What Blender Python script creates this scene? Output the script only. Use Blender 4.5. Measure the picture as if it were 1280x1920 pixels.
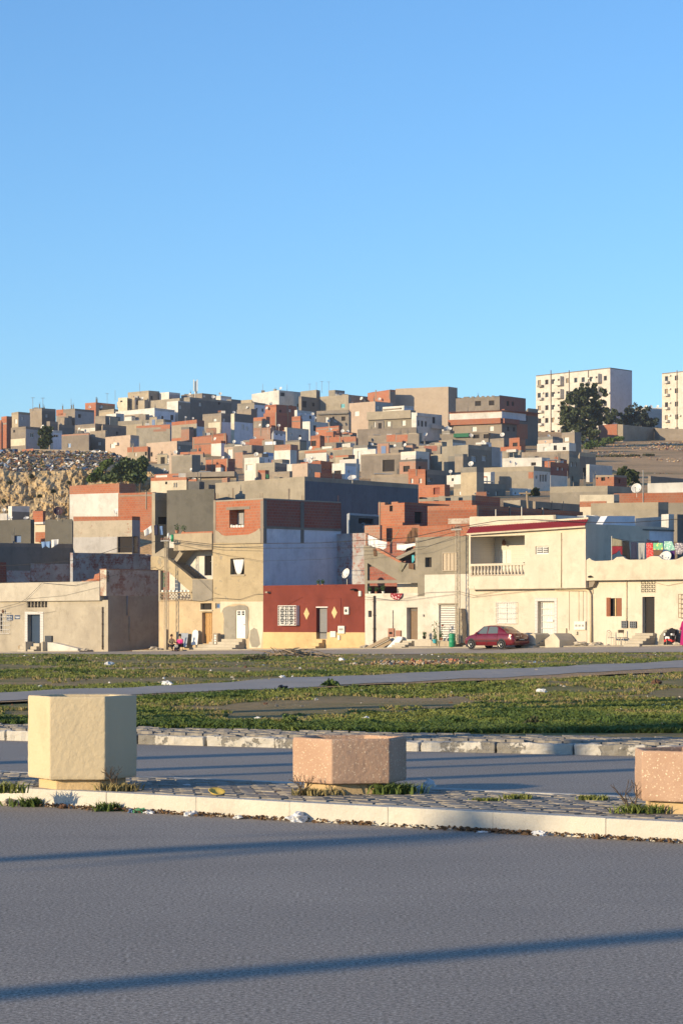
import bpy, bmesh, math, random
import numpy as np
from mathutils import Vector, noise as mnoise

for o in list(bpy.data.objects): bpy.data.objects.remove(o)
SC = bpy.context.scene
COL = SC.collection
rnd = random.Random(7)

# ------------------------------------------------------------------ camera, sky, sun, exposure
F, CX, HY, CH = 4735.0, 640.0, 1170.0, 1.6      # focal length and eye level, in units of the 1280x1920 frame
cam_d = bpy.data.cameras.new('camera'); cam = bpy.data.objects.new('camera', cam_d); COL.objects.link(cam)
cam.location = (0, 0, CH); cam.rotation_euler = (math.radians(90), 0, 0)
cam_d.sensor_fit = 'VERTICAL'; cam_d.sensor_height = 22.3; cam_d.sensor_width = 14.9
cam_d.lens = F / 1920 * 22.3; cam_d.shift_y = (HY - 960) / 1920
cam_d.clip_start = 0.2; cam_d.clip_end = 20000
SC.camera = cam

SUN_EL = math.radians(12.0)
SDIR = Vector((-0.836 * math.cos(SUN_EL), -0.549 * math.cos(SUN_EL), math.sin(SUN_EL)))   # towards the sun
W = bpy.data.worlds.new('World'); SC.world = W; W.use_nodes = True
wn = W.node_tree.nodes; wl = W.node_tree.links
bg = wn['Background']; sky = wn.new('ShaderNodeTexSky'); sky.sky_type = 'NISHITA'; sky.sun_disc = False
sky.sun_elevation = SUN_EL; sky.sun_rotation = math.atan2(SDIR.x, SDIR.y)
sky.altitude = 0; sky.air_density = 1.0; sky.dust_density = 0.1; sky.ozone_density = 5.2
wl.new(sky.outputs[0], bg.inputs[0]); bg.inputs[1].default_value = 0.134
sun_d = bpy.data.lights.new('sun', 'SUN'); sun_d.energy = 3.8; sun_d.angle = math.radians(0.53)
sun_d.color = (1.0, 0.79, 0.49)
sun = bpy.data.objects.new('sun', sun_d); COL.objects.link(sun)
sun.rotation_euler = (-SDIR).to_track_quat('-Z', 'Y').to_euler(); sun.location = (-60, -40, 60)
SC.view_settings.view_transform = 'Standard'; SC.view_settings.look = 'None'
SC.view_settings.gamma = 1; SC.view_settings.use_curve_mapping = False
SC.view_settings.exposure = 0.78

# ------------------------------------------------------------------ materials
MATS = {}
def nmat(name):
    m = bpy.data.materials.new(name); m.use_nodes = True
    nt = m.node_tree; b = nt.nodes['Principled BSDF']; b.inputs['Roughness'].default_value = .9
    b.inputs['Specular IOR Level'].default_value = .25
    MATS[name] = m
    return m, nt, b
def rgb(c): return (c[0], c[1], c[2], 1)
class N:
    """small node-graph helper"""
    def __init__(s, nt): s.nt = nt
    def new(s, t, **k):
        n = s.nt.nodes.new(t)
        for a, v in k.items(): setattr(n, a, v)
        return n
    def pos(s): return s.new('ShaderNodeNewGeometry').outputs['Position']
    def mapp(s, src, scale, rot=(0, 0, 0)):
        n = s.new('ShaderNodeMapping'); n.inputs['Scale'].default_value = scale; n.inputs['Rotation'].default_value = rot
        s.nt.links.new(src, n.inputs[0]); return n.outputs[0]
    def noise(s, src, scale, detail=4, rough=.55, out=0, dist=0):
        n = s.new('ShaderNodeTexNoise'); n.inputs['Scale'].default_value = scale
        n.inputs['Detail'].default_value = detail; n.inputs['Roughness'].default_value = rough; n.inputs['Distortion'].default_value = dist
        s.nt.links.new(src, n.inputs['Vector']); return n.outputs[out]
    def ramp(s, src, stops):
        n = s.new('ShaderNodeValToRGB'); e = n.color_ramp.elements
        while len(e) < len(stops): e.new(.5)
        for i, (p, c) in enumerate(stops):
            e[i].position = p; e[i].color = rgb(c) if not isinstance(c, (int, float)) else (c, c, c, 1)
        s.nt.links.new(src, n.inputs[0]); return n.outputs[0]
    def mix(s, fac, a, b, mode='MIX'):
        n = s.new('ShaderNodeMix', data_type='RGBA', blend_type=mode)
        for i, v in ((0, fac), (6, a), (7, b)):
            if isinstance(v, (int, float)): n.inputs[i].default_value = v
            elif isinstance(v, (tuple, list)): n.inputs[i].default_value = rgb(v)
            else: s.nt.links.new(v, n.inputs[i])
        return n.outputs[2]
    def math(s, op, a, b=0.0):
        n = s.new('ShaderNodeMath', operation=op)
        for i, v in ((0, a), (1, b)):
            if isinstance(v, (int, float)): n.inputs[i].default_value = v
            else: s.nt.links.new(v, n.inputs[i])
        return n.outputs[0]
    def bump(s, b, h, strength=.4, dist=.02):
        n = s.new('ShaderNodeBump'); n.inputs['Strength'].default_value = strength; n.inputs['Distance'].default_value = dist
        s.nt.links.new(h, n.inputs['Height']); s.nt.links.new(n.outputs[0], b.inputs['Normal'])
    def link(s, a, b): s.nt.links.new(a, b)
    def uv(s): return s.new('ShaderNodeTexCoord').outputs['UV']

def plain(name, c, rough=.8, metal=0, spec=.3):
    m, nt, b = nmat(name); b.inputs['Base Color'].default_value = rgb(c); b.inputs['Roughness'].default_value = rough
    b.inputs['Metallic'].default_value = metal; b.inputs['Specular IOR Level'].default_value = spec
    n = N(nt); x = n.noise(n.pos(), 9, 3)
    n.link(n.mix(n.ramp(x, [(.3, 0), (.75, 1)]), tuple(v * .82 for v in c), c), b.inputs['Base Color'])
    return m
def plaster(name, c, c2, streak=.35, patch=.5, bump=.35, peel=None, peel_at=.62, grime=None, tint=((.95, .95, .95), (1, .99, .97))):
    m, nt, b = nmat(name); n = N(nt); p = n.pos()
    big = n.noise(p, .45, 5, .6)
    col = n.mix(n.ramp(big, [(.5 - patch * .4, 0), (.5 + patch * .3, 1)]), c2, c)
    st = n.noise(n.mapp(p, (1.7, 1.7, .20)), 1.0, 6, .7, dist=.3)
    col = n.mix(n.math('MULTIPLY', n.ramp(st, [(.52, 0), (.80, 1)]), streak * .8), col, tuple(v * .52 for v in (grime or c2)))
    mid = n.noise(p, 1.3, 7, .75)
    col = n.mix(n.math('MULTIPLY', n.ramp(mid, [(.50, 0), (.72, 1)]), .55), col, tuple(v * .66 for v in c2))
    pale = n.noise(n.mapp(p, (1, 1, 1.6), (0, 0, .4)), .8, 6, .7)
    col = n.mix(n.math('MULTIPLY', n.ramp(pale, [(.54, 0), (.74, 1)]), .35), col, tuple(min(.85, v * 1.25) for v in c))
    rnd_ = n.new('ShaderNodeObjectInfo').outputs['Random']
    col = n.mix(1.0, col, n.ramp(rnd_, [(0, tint[0]), (.5, (1, 1, 1)), (1, tint[1])]), 'MULTIPLY')
    fine = n.noise(p, 14, 5, .7)
    if peel:
        pm = n.ramp(n.noise(p, .9, 8, .72), [(peel_at, 0), (peel_at + .02, 1)])
        col = n.mix(pm, col, peel)
        fine = n.math('SUBTRACT', fine, n.math('MULTIPLY', pm, 1.2))
    n.link(col, b.inputs['Base Color'])
    n.bump(b, fine, bump, .03)
    return m
def brickm(name, c1, c2, mort, bw=.30, rh=.20, ms=.014, paint=None, paint_at=.5):
    m, nt, b = nmat(name); n = N(nt); p = n.pos()
    t = n.new('ShaderNodeTexBrick'); t.inputs['Scale'].default_value = 1
    t.inputs['Brick Width'].default_value = bw; t.inputs['Row Height'].default_value = rh
    t.inputs['Mortar Size'].default_value = ms; t.inputs['Mortar Smooth'].default_value = .3; t.inputs['Bias'].default_value = -.1
    t.inputs['Color1'].default_value = rgb(c1); t.inputs['Color2'].default_value = rgb(c2); t.inputs['Mortar'].default_value = rgb(mort)
    n.link(n.uv(), t.inputs['Vector'])
    col = n.mix(n.ramp(n.noise(p, .6, 6, .65), [(.38, 0), (.72, 1)]), t.outputs[0], n.mix(.45, t.outputs[0], mort))
    col = n.mix(n.math('MULTIPLY', n.ramp(n.noise(p, 3, 5, .7), [(.55, 0), (.8, 1)]), .45), col, tuple(v * .45 for v in c1))
    h = t.outputs[1]
    rnd_ = n.new('ShaderNodeObjectInfo').outputs['Random']
    col = n.mix(1.0, col, n.ramp(rnd_, [(0, (.80, .76, .76)), (.5, (1, 1, 1)), (1, (1.06, 1.1, 1.12))]), 'MULTIPLY')
    if paint:
        pm = n.ramp(n.noise(p, 1.5, 9, .78), [(paint_at - .05, 0), (paint_at + .05, 1)])
        col = n.mix(pm, col, n.mix(n.ramp(n.noise(p, .7, 5), [(.4, 0), (.7, 1)]), tuple(v * .7 for v in paint), paint))
    n.link(col, b.inputs['Base Color'])
    n.bump(b, n.math('SUBTRACT', n.noise(p, 12, 4), n.math('MULTIPLY', h, .8)), .5, .025)
    return m

TERRA1, TERRA2, MORT = (.40, .128, .062), (.335, .098, .05), (.30, .215, .155)
brickm('brick', TERRA1, TERRA2, MORT)
brickm('brick_dark', (.30, .085, .055), (.24, .068, .048), (.22, .17, .14))  # dark brick, also brick with shade put into its colour for right-hand faces
brickm('brick_old', (.36, .15, .09), (.30, .17, .12), (.33, .28, .23))
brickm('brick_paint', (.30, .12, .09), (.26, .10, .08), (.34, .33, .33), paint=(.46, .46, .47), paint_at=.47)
brickm('brick_wash', (.33, .16, .11), (.40, .28, .2), (.4, .34, .28), paint=(.62, .55, .46), paint_at=.47)
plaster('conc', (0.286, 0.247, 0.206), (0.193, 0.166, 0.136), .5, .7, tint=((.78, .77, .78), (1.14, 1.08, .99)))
plaster('conc_grey', (0.216, 0.205, 0.187), (0.161, 0.154, 0.139), .5, .8, tint=((.78, .77, .78), (1.14, 1.08, .99)))  # grey concrete; on right-hand faces a darker copy with their shade painted in
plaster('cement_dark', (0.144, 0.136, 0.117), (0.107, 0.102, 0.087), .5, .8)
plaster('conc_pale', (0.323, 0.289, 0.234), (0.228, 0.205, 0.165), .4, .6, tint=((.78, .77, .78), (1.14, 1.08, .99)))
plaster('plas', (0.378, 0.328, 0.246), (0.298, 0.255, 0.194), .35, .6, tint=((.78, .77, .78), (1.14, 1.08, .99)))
plaster('plas_dark', (0.281, 0.243, 0.196), (0.216, 0.187, 0.157), .5, .7, tint=((.78, .77, .78), (1.14, 1.08, .99)))  # dull plaster; paired with plas it carries the shaded flank in its colour
plaster('olive', (0.272, 0.240, 0.189), (0.192, 0.172, 0.136), .45, .6)
plaster('salmon', (0.456, 0.357, 0.281), (0.403, 0.312, 0.243), .25, .4)
plaster('hall', (0.408, 0.333, 0.258), (0.381, 0.309, 0.238), .15, .3)
plaster('cream', (0.630, 0.554, 0.449), (0.518, 0.451, 0.360), .30, .7, .3)
plaster('cream_pale', (0.609, 0.543, 0.422), (0.463, 0.410, 0.315), .25, .5, .25)
plaster('beige', (0.446, 0.357, 0.225), (0.337, 0.273, 0.176), .45, .8, .6, peel=(.30, .265, .205), peel_at=.60)
plaster('beige_low', (0.532, 0.408, 0.257), (0.408, 0.318, 0.204), .25, .5, .35)
plaster('h1', (0.428, 0.378, 0.297), (0.322, 0.282, 0.224), .35, .55, .45)
plaster('h1_par', (0.513, 0.464, 0.382), (0.383, 0.345, 0.283), .3, .5, .35)
plaster('white', (0.631, 0.613, 0.574), (0.469, 0.452, 0.419), .35, .5, .25)
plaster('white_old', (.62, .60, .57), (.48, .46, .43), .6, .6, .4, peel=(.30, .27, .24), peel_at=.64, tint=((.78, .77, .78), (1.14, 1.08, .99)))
plaster('white_blue', (0.683, 0.714, 0.784), (0.561, 0.586, 0.647), .5, .6, .4, peel=(.26, .24, .22), peel_at=.67)  # white walls out of the sun, blue skylight tinted into the paint
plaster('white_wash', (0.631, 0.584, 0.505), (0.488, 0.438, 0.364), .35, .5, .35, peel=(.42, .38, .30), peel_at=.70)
plaster('grey_side', (0.380, 0.380, 0.389), (0.304, 0.304, 0.314), .5, .6)  # side walls turned from the sun, shade greyed into the plaster colour
plaster('blue_grey_shade', (.145, .165, .195), (.11, .125, .15), .5, .7)  # concrete flank away from the sun, its bluish shade painted in
plaster('red_paint', (0.185, 0.042, 0.029), (0.138, 0.031, 0.021), .18, .4, .2)
plaster('ochre', (0.600, 0.430, 0.220), (0.464, 0.331, 0.168), .2, .4, .2)
plaster('peel', (0.480, 0.416, 0.328), (0.384, 0.336, 0.264), .45, .6, .6, peel=(.40, .22, .15), peel_at=.60)
plaster('patch_grey', (.30, .275, .225), (.24, .22, .18), .5, .5, .8)
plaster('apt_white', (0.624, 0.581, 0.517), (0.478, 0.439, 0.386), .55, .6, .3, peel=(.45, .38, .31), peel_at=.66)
plaster('apt_side_shade', (0.525, 0.517, 0.561), (0.465, 0.458, 0.495), .3, .5, .2)  # apt_white with the blue shade of the unlit end mixed in
plaster('roof', (.34, .31, .27), (.27, .25, .21), .2, .7)
plaster('kerb_white', (.60, .565, .49), (.50, .46, .39), .2, .55, .5, peel=(.27, .25, .22), peel_at=.66)
plaster('kerb_old', (.56, .53, .47), (.42, .39, .34), .35, .7, .7, peel=(.22, .205, .18), peel_at=.555)
plaster('step', (0.476, 0.425, 0.340), (0.374, 0.332, 0.264), .25, .6, .5)
plaster('ramp', (.60, .56, .50), (.50, .47, .42), .3, .5, .4)
plaster('sidewalk', (.36, .32, .26), (.27, .24, .19), .1, .8, .8)
plaster('planter_cream', (.575, .475, .315), (.53, .435, .285), .22, .5, .22, peel=(.47, .40, .28), peel_at=.68)
plaster('planter_foot', (.58, .43, .24), (.46, .34, .2), .35, .5, .4)
plain('glass', (.018, .022, .028), .12, 0, .5)
plain('dark', (.010, .009, .009), .9)
plain('interior', (.035, .030, .028), .9)
plain('blue_door', (.030, .055, .10), .5)
plain('grey_door', (.22, .22, .225), .45)
plain('brown_door', (.20, .135, .085), .55)
plain('wood_carved', (.46, .27, .105), .5)
plain('wood_red', (.25, .085, .038), .55)
plain('wood_old', (.34, .26, .17), .85)
plain('shutter_white', (.72, .70, .66), .6)
plain('shutter_tan', (.50, .42, .32), .7)
plain('paint_white', (.78, .76, .71), .6)
plain('frame_grey', (.32, .32, .32), .6)
plain('steel', (.30, .29, .28), .5, .5)
plain('lattice', (.52, .45, .34), .7, .2)
plain('rust', (.16, .075, .045), .8)
plain('pipe_dark', (.085, .062, .05), .7)
plain('pipe_cream', (.66, .55, .38), .6)
plain('cable', (.03, .03, .03), .6)
plain('dish', (.70, .68, .64), .5)
plain('dish_rust', (.40, .15, .09), .7)
plain('dish_dark', (.085, .045, .055), .7)
plain('tank_white', (.72, .72, .72), .5)
plain('tank_blue', (.08, .16, .34), .5)
plain('tin', (.33, .35, .38), .45, .4)
plain('awning_green', (.03, .15, .08), .8)
plain('barrel_green', (.02, .27, .13), .45)
plain('cyan', (.06, .36, .42), .6)
plain('box_white', (.74, .70, .62), .5)
plain('box_brown', (.33, .16, .11), .7)
plain('box_dark', (.055, .06, .07), .5)
plain('tile_red', (.22, .022, .028), .55)
plain('skin', (.45, .26, .17), .6)
plain('hair', (.018, .013, .010), .6)
plain('cl_black', (.012, .012, .016), .85)
plain('cl_navy', (.02, .025, .06), .85)
plain('cl_pink', (.62, .045, .22), .8)
plain('cl_magenta', (.36, .012, .13), .8)
plain('cl_tan', (.42, .33, .20), .8)
plain('cl_white', (.80, .78, .76), .85)
plain('cl_grey', (.35, .35, .34), .85)
plain('cl_maroon', (.20, .015, .03), .85)
plain('cl_olive', (.24, .22, .16), .85)
plain('cl_red', (.62, .04, .04), .85)
plain('cl_purple', (.07, .02, .14), .85)
plain('cl_brown', (.15, .085, .05), .85)
plain('cl_blue', (.22, .36, .62), .85)
plain('cl_orange', (.5, .16, .06), .85)
plain('tyre', (.013, .013, .014), .85)
plain('rim', (.55, .55, .54), .35, .6)
plain('car_trim', (.03, .027, .028), .6)
plain('lamp_red', (.50, .02, .015), .2)
plain('chrome', (.7, .7, .7), .2, .9)
plain('plate_white', (.7, .7, .68), .5)
plain('plate_blue', (.04, .07, .14), .5)
plain('earth_pot', (.45, .2, .12), .8)
plain('leaf_pot', (.05, .10, .03), .8)
plain('stone', (.50, .44, .35), .9)
plain('trash_white', (.72, .72, .72), .7)
plain('trash_brown', (.14, .075, .045), .9)
plain('trash_yellow', (.70, .50, .12), .7)
plain('trash_green', (.08, .26, .14), .6)
plain('trash_blue', (.16, .30, .52), .6)
plain('leaf_dry', (.16, .095, .05), .9)
plain('bark', (.11, .08, .055), .95)
plain('black_bag', (.012, .012, .013), .35)
plain('gum_white', (.72, .70, .66), .8)

m, nt, b = nmat('car_red'); b.inputs['Base Color'].default_value = (.13, .005, .010, 1); b.inputs['Roughness'].default_value = .28
b.inputs['Coat Weight'].default_value = .6; b.inputs['Coat Roughness'].default_value = .06; b.inputs['Specular IOR Level'].default_value = .5
m, nt, b = nmat('car_glass'); b.inputs['Base Color'].default_value = (.10, .12, .12, 1); b.inputs['Roughness'].default_value = .06; b.inputs['Specular IOR Level'].default_value = .8
def asphalt():
    m, nt, b = nmat('asphalt'); n = N(nt); p = n.pos()
    sp = n.noise(p, 48, 5, .85); big = n.noise(p, .28, 5, .6); mid = n.noise(n.mapp(p, (.9, 2.2, 1), (0, 0, -.62)), 1.1, 5, .65)
    c = n.ramp(sp, [(.37, (.09, .078, .065)), (.50, (.335, .29, .24)), (.63, (.66, .58, .49))])
    c = n.mix(n.ramp(big, [(.35, 0), (.7, 1)]), c, n.mix(.25, c, (.09, .085, .08)))
    c = n.mix(n.math('MULTIPLY', n.ramp(mid, [(.5, 0), (.78, 1)]), .3), c, (.22, .20, .175))
    c = n.mix(n.ramp(n.noise(p, 1.3, 4, .6), [(.66, 0), (.78, .35)]), c, (.10, .09, .08))
    v = n.new('ShaderNodeTexVoronoi', feature='DISTANCE_TO_EDGE'); v.inputs['Scale'].default_value = .33; n.link(n.mix(.25, p, n.noise(p, 1.5, 5, .7, out=1), 'ADD'), v.inputs['Vector'])
    crack = n.math('MULTIPLY', n.ramp(v.outputs['Distance'], [(.002, 1), (.005, 0)]), n.ramp(n.noise(p, .35, 3), [(.60, 0), (.66, .35)]))
    c = n.mix(crack, c, (.05, .045, .04))
    n.link(c, b.inputs['Base Color']); b.inputs['Roughness'].default_value = .85
    n.bump(b, n.math('ADD', sp, n.math('MULTIPLY', n.noise(p, 22, 4, .7), .4)), .42, .010)
asphalt()
def lane():
    m, nt, b = nmat('asphalt_old'); n = N(nt); p = n.pos()
    c = n.mix(n.ramp(n.noise(p, .5, 6, .65), [(.35, 0), (.7, 1)]), (.33, .29, .245), (.42, .37, .315))
    n.link(n.mix(n.ramp(n.noise(p, 25, 3), [(.4, 0), (.7, .5)]), c, (.38, .34, .30)), b.inputs['Base Color'])
    n.bump(b, n.noise(p, 20, 4), .5, .02)
lane()
def soil(name, cs, sc=.12):
    m, nt, b = nmat(name); n = N(nt); p = n.pos()
    c = n.ramp(n.noise(p, sc, 8, .62, dist=.4), cs)
    c = n.mix(n.math('MULTIPLY', n.ramp(n.noise(p, 2.4, 6, .75), [(.48, 0), (.68, 1)]), .6), c, tuple(v * .55 for v in cs[0][1]))
    n.link(c, b.inputs['Base Color']); n.bump(b, n.noise(p, 3.5, 8, .75), .9, .12)
soil('field', [(.34, (.17, .165, .05)), (.46, (.24, .205, .07)), (.55, (.33, .24, .11)), (.70, (.44, .30, .16))], .16)
soil('dirt', [(.30, (.40, .255, .13)), (.5, (.47, .31, .165)), (.62, (.38, .27, .13)), (.75, (.22, .20, .07))], .2)
soil('hill', [(.34, (.18, .165, .055)), (.44, (.46, .295, .15)), (.58, (.58, .375, .19)), (.72, (.36, .225, .11))], .05)
def cliffm():
    m, nt, b = nmat('cliff_rock'); n = N(nt); p = n.pos()
    c = n.ramp(n.noise(n.mapp(p, (1.2, 1.2, .45)), .55, 8, .68), [(.30, (.26, .17, .09)), (.44, (.52, .385, .215)), (.60, (.64, .49, .29)), (.75, (.46, .33, .19))])
    c = n.mix(n.ramp(n.noise(p, .5, 4), [(.66, 0), (.72, .8)]), c, (.14, .09, .07))
    n.link(c, b.inputs['Base Color']); n.bump(b, n.noise(n.mapp(p, (1.6, 1.6, .5)), 1.3, 8, .75), 1, .5)
cliffm()
def veg(name, a, c, sc=1.5, rough=.75):
    m, nt, b = nmat(name); n = N(nt); p = n.pos(); b.inputs['Roughness'].default_value = rough
    n.link(n.mix(n.ramp(n.noise(p, sc, 4, .6), [(.35, 0), (.68, 1)]), a, c), b.inputs['Base Color'])
    b.inputs['Specular IOR Level'].default_value = .2
veg('grass', (.115, .155, .032), (.23, .24, .07), .55)
veg('grass_dry', (.32, .25, .11), (.22, .19, .08), .8)
veg('weed', (.055, .098, .022), (.115, .155, .042), .8)
veg('tree_dark', (.042, .056, .024), (.085, .102, .042), .35)
veg('tree_mid', (.035, .052, .020), (.075, .095, .035), .4)
veg('tree_blue', (.030, .045, .030), (.055, .068, .045), .4)
veg('cactus', (.055, .085, .035), (.11, .145, .062), .3)
veg('scrub', (.045, .050, .022), (.10, .095, .045), .4)
def terrazzo():
    m, nt, b = nmat('terrazzo'); n = N(nt); p = n.pos()
    v = n.new('ShaderNodeTexVoronoi'); v.inputs['Scale'].default_value = 46; n.link(p, v.inputs['Vector'])
    c = n.mix(n.ramp(n.noise(p, 3, 4), [(.3, 0), (.7, 1)]), (.40, .255, .175), (.46, .31, .22))
    spk = n.math('MULTIPLY', n.ramp(v.outputs['Distance'], [(.20, 1), (.32, 0)]), n.ramp(n.noise(p, 30, 2), [(.42, 0), (.55, 1)]))
    c = n.mix(n.math('MULTIPLY', spk, .85), c, (.74, .60, .42))
    v2 = n.new('ShaderNodeTexVoronoi'); v2.inputs['Scale'].default_value = 80; n.link(p, v2.inputs['Vector'])
    c = n.mix(n.math('MULTIPLY', n.ramp(v2.outputs['Distance'], [(.15, 1), (.25, 0)]), .6), c, (.30, .15, .10))
    n.link(c, b.inputs['Base Color']); n.bump(b, n.noise(p, 60, 4, .7), .5, .006)
terrazzo()
def tilem(name, a, c, sc):
    m, nt, b = nmat(name); n = N(nt); uvm = n.mapp(n.uv(), (sc, sc, sc))
    v = n.new('ShaderNodeTexVoronoi', distance='CHEBYCHEV'); v.inputs['Scale'].default_value = 1; v.inputs['Randomness'].default_value = 0; n.link(uvm, v.inputs['Vector'])
    w = n.new('ShaderNodeTexVoronoi', distance='MANHATTAN'); w.inputs['Scale'].default_value = 1; w.inputs['Randomness'].default_value = 0; n.link(uvm, w.inputs['Vector'])
    d = n.ramp(w.outputs['Distance'], [(.14, c), (.16, a), (.30, a), (.32, c), (.42, c), (.44, a)])
    n.link(n.mix(n.ramp(v.outputs['Distance'], [(.44, 0), (.47, 1)]), d, (.42, .42, .42)), b.inputs['Base Color']); b.inputs['Roughness'].default_value = .35
tilem('wall_tile', (.66, .60, .50), (.42, .40, .39), 4.0)
tilem('door_tile', (.62, .59, .55), (.30, .28, .30), 5.0)
def floralm(name, a, c, sc):
    m, nt, b = nmat(name); n = N(nt); p = n.pos()
    v = n.new('ShaderNodeTexVoronoi'); v.inputs['Scale'].default_value = sc; n.link(p, v.inputs['Vector'])
    n.link(n.mix(n.ramp(v.outputs['Distance'], [(.3, 0), (.42, 1)]), a, c), b.inputs['Base Color'])
floralm('cl_floral', (.70, .50, .50), (.24, .03, .04), 7)
floralm('cl_redspot', (.75, .3, .28), (.62, .04, .035), 14)
floralm('cl_green', (.62, .74, .66), (.25, .48, .40), 9)
floralm('cl_pattern', (.62, .58, .56), (.20, .18, .22), 11)
floralm('cl_picture', (.70, .62, .20), (.16, .42, .22), 5)
def paverm():
    m, nt, b = nmat('paver'); n = N(nt); p = n.pos()
    oi = n.new('ShaderNodeObjectInfo').outputs['Random']
    c = n.ramp(oi, [(0, (.24, .215, .185)), (.5, (.29, .26, .22)), (1, (.34, .305, .255))])
    c = n.mix(n.ramp(n.noise(p, 6, 5, .7), [(.4, 0), (.75, .7)]), c, (.17, .155, .13))
    n.link(c, b.inputs['Base Color']); n.bump(b, n.noise(p, 60, 4, .7), .5, .006)
paverm()

# ------------------------------------------------------------------ building helpers
ROOT = {}
def tag(o, label, cat, group=None, kind=None):
    if label: o['label'] = label
    if cat: o['category'] = cat
    if group: o['group'] = group
    if kind: o['kind'] = kind
    return o
def thing(name, label, cat, loc, group=None):
    o = bpy.data.objects.new(name, None); COL.objects.link(o); o.location = loc; o.empty_display_size = .2
    ROOT[o] = Vector(loc)
    return tag(o, label, cat, group)
class MB:
    def __init__(s): s.v = []; s.f = []
    def quad(s, *p):
        i = len(s.v); s.v += [tuple(q) for q in p]; s.f.append(tuple(range(i, i + len(p)))); return s
    def hexa(s, p):      # p: 4 bottom + 4 top points
        i = len(s.v); s.v += [tuple(q) for q in p]
        for q in ((3, 2, 1, 0), (4, 5, 6, 7), (0, 1, 5, 4), (1, 2, 6, 5), (2, 3, 7, 6), (3, 0, 4, 7)): s.f.append(tuple(i + k for k in q))
        return s
    def box(s, x0, x1, y0, y1, z0, z1):
        return s.hexa([(x0, y0, z0), (x1, y0, z0), (x1, y1, z0), (x0, y1, z0), (x0, y0, z1), (x1, y0, z1), (x1, y1, z1), (x0, y1, z1)])
    def prism(s, a, b):   # two loops of equal length
        i = len(s.v); k = len(a); s.v += [tuple(q) for q in a] + [tuple(q) for q in b]
        s.f.append(tuple(range(i + k - 1, i - 1, -1))); s.f.append(tuple(range(i + k, i + 2 * k)))
        for j in range(k): s.f.append((i + j, i + (j + 1) % k, i + k + (j + 1) % k, i + k + j))
        return s
    def tube(s, pts, r, n=6, cap=True):
        pts = [Vector(p) for p in pts]; i0 = len(s.v); m_ = len(pts)
        for j, p in enumerate(pts):
            t = (pts[min(j + 1, m_ - 1)] - pts[max(j - 1, 0)]).normalized()
            a = t.cross(Vector((0, 0, 1)) if abs(t.z) < .9 else Vector((1, 0, 0))).normalized(); c = t.cross(a)
            rr = r[j] if isinstance(r, (list, tuple)) else r
            for k in range(n):
                an = 2 * math.pi * k / n; s.v.append(tuple(p + a * math.cos(an) * rr + c * math.sin(an) * rr))
        for j in range(m_ - 1):
            for k in range(n):
                s.f.append((i0 + j * n + k, i0 + j * n + (k + 1) % n, i0 + (j + 1) * n + (k + 1) % n, i0 + (j + 1) * n + k))
        if cap: s.f.append(tuple(range(i0 + n - 1, i0 - 1, -1))); s.f.append(tuple(range(i0 + (m_ - 1) * n, i0 + m_ * n)))
        return s
    def bar(s, a, b, w):
        return s.tube([a, b], w, 4)
    def lathe(s, c, ax, prof, n=16):    # prof: (radius, height along ax)
        c = Vector(c); ax = Vector(ax).normalized()
        a = ax.cross(Vector((0, 0, 1)) if abs(ax.z) < .9 else Vector((1, 0, 0))).normalized(); bb = ax.cross(a); i0 = len(s.v)
        for r, h in prof:
            for k in range(n):
                an = 2 * math.pi * k / n; s.v.append(tuple(c + ax * h + (a * math.cos(an) + bb * math.sin(an)) * r))
        for j in range(len(prof) - 1):
            for k in range(n):
                s.f.append((i0 + j * n + k, i0 + j * n + (k + 1) % n, i0 + (j + 1) * n + (k + 1) % n, i0 + (j + 1) * n + k))
        s.f.append(tuple(range(i0 + n - 1, i0 - 1, -1))); s.f.append(tuple(range(i0 + (len(prof) - 1) * n, i0 + len(prof) * n)))
        return s
    def build(s, name, mat, parent=None, smooth=False, bevel=0, label=None, root=None, solid=0, sub=0):
        me = bpy.data.meshes.new(name)
        r = root or (ROOT.get(parent) if parent else None)
        off = r if r is not None else Vector((0, 0, 0))
        me.from_pydata([(x - off.x, y - off.y, z - off.z) for x, y, z in s.v], [], s.f)
        uvl = me.uv_layers.new(name='UVMap').data
        V = s.v
        for pl in me.polygons:
            nx, ny, nz = pl.normal
            if abs(nz) < .75:
                h = math.hypot(nx, ny) or 1; tx, ty = -ny / h, nx / h
                for li, vi in zip(pl.loop_indices, pl.vertices): x, y, z = V[vi]; uvl[li].uv = (x * tx + y * ty, z)
            else:
                for li, vi in zip(pl.loop_indices, pl.vertices): x, y, z = V[vi]; uvl[li].uv = (x, y)
        me.materials.append(MATS[mat])
        if smooth: me.polygons.foreach_set('use_smooth', [True] * len(me.polygons))
        o = bpy.data.objects.new(name, me); COL.objects.link(o)
        if parent:
            o.parent = parent; ROOT[o] = off
        else: ROOT[o] = Vector((0, 0, 0))
        if solid: q = o.modifiers.new('s', 'SOLIDIFY'); q.thickness = solid; q.offset = 0
        if bevel: q = o.modifiers.new('b', 'BEVEL'); q.width = bevel; q.segments = 2; q.limit_method = 'ANGLE'; q.angle_limit = .6
        if sub: q = o.modifiers.new('u', 'SUBSURF'); q.levels = sub; q.render_levels = sub
        if label: o['label'] = label
        return o
def single(mb, name, mat, label, cat, group=None, kind=None, **k):
    """a thing made of one mesh, with its origin at its base"""
    xs = np.array(mb.v); c = xs.mean(0); c[2] = xs[:, 2].min()
    o = mb.build(name, mat, None, root=Vector(c), **k); o.location = c; ROOT[o] = Vector(c)
    return tag(o, label, cat, group, kind)

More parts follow.
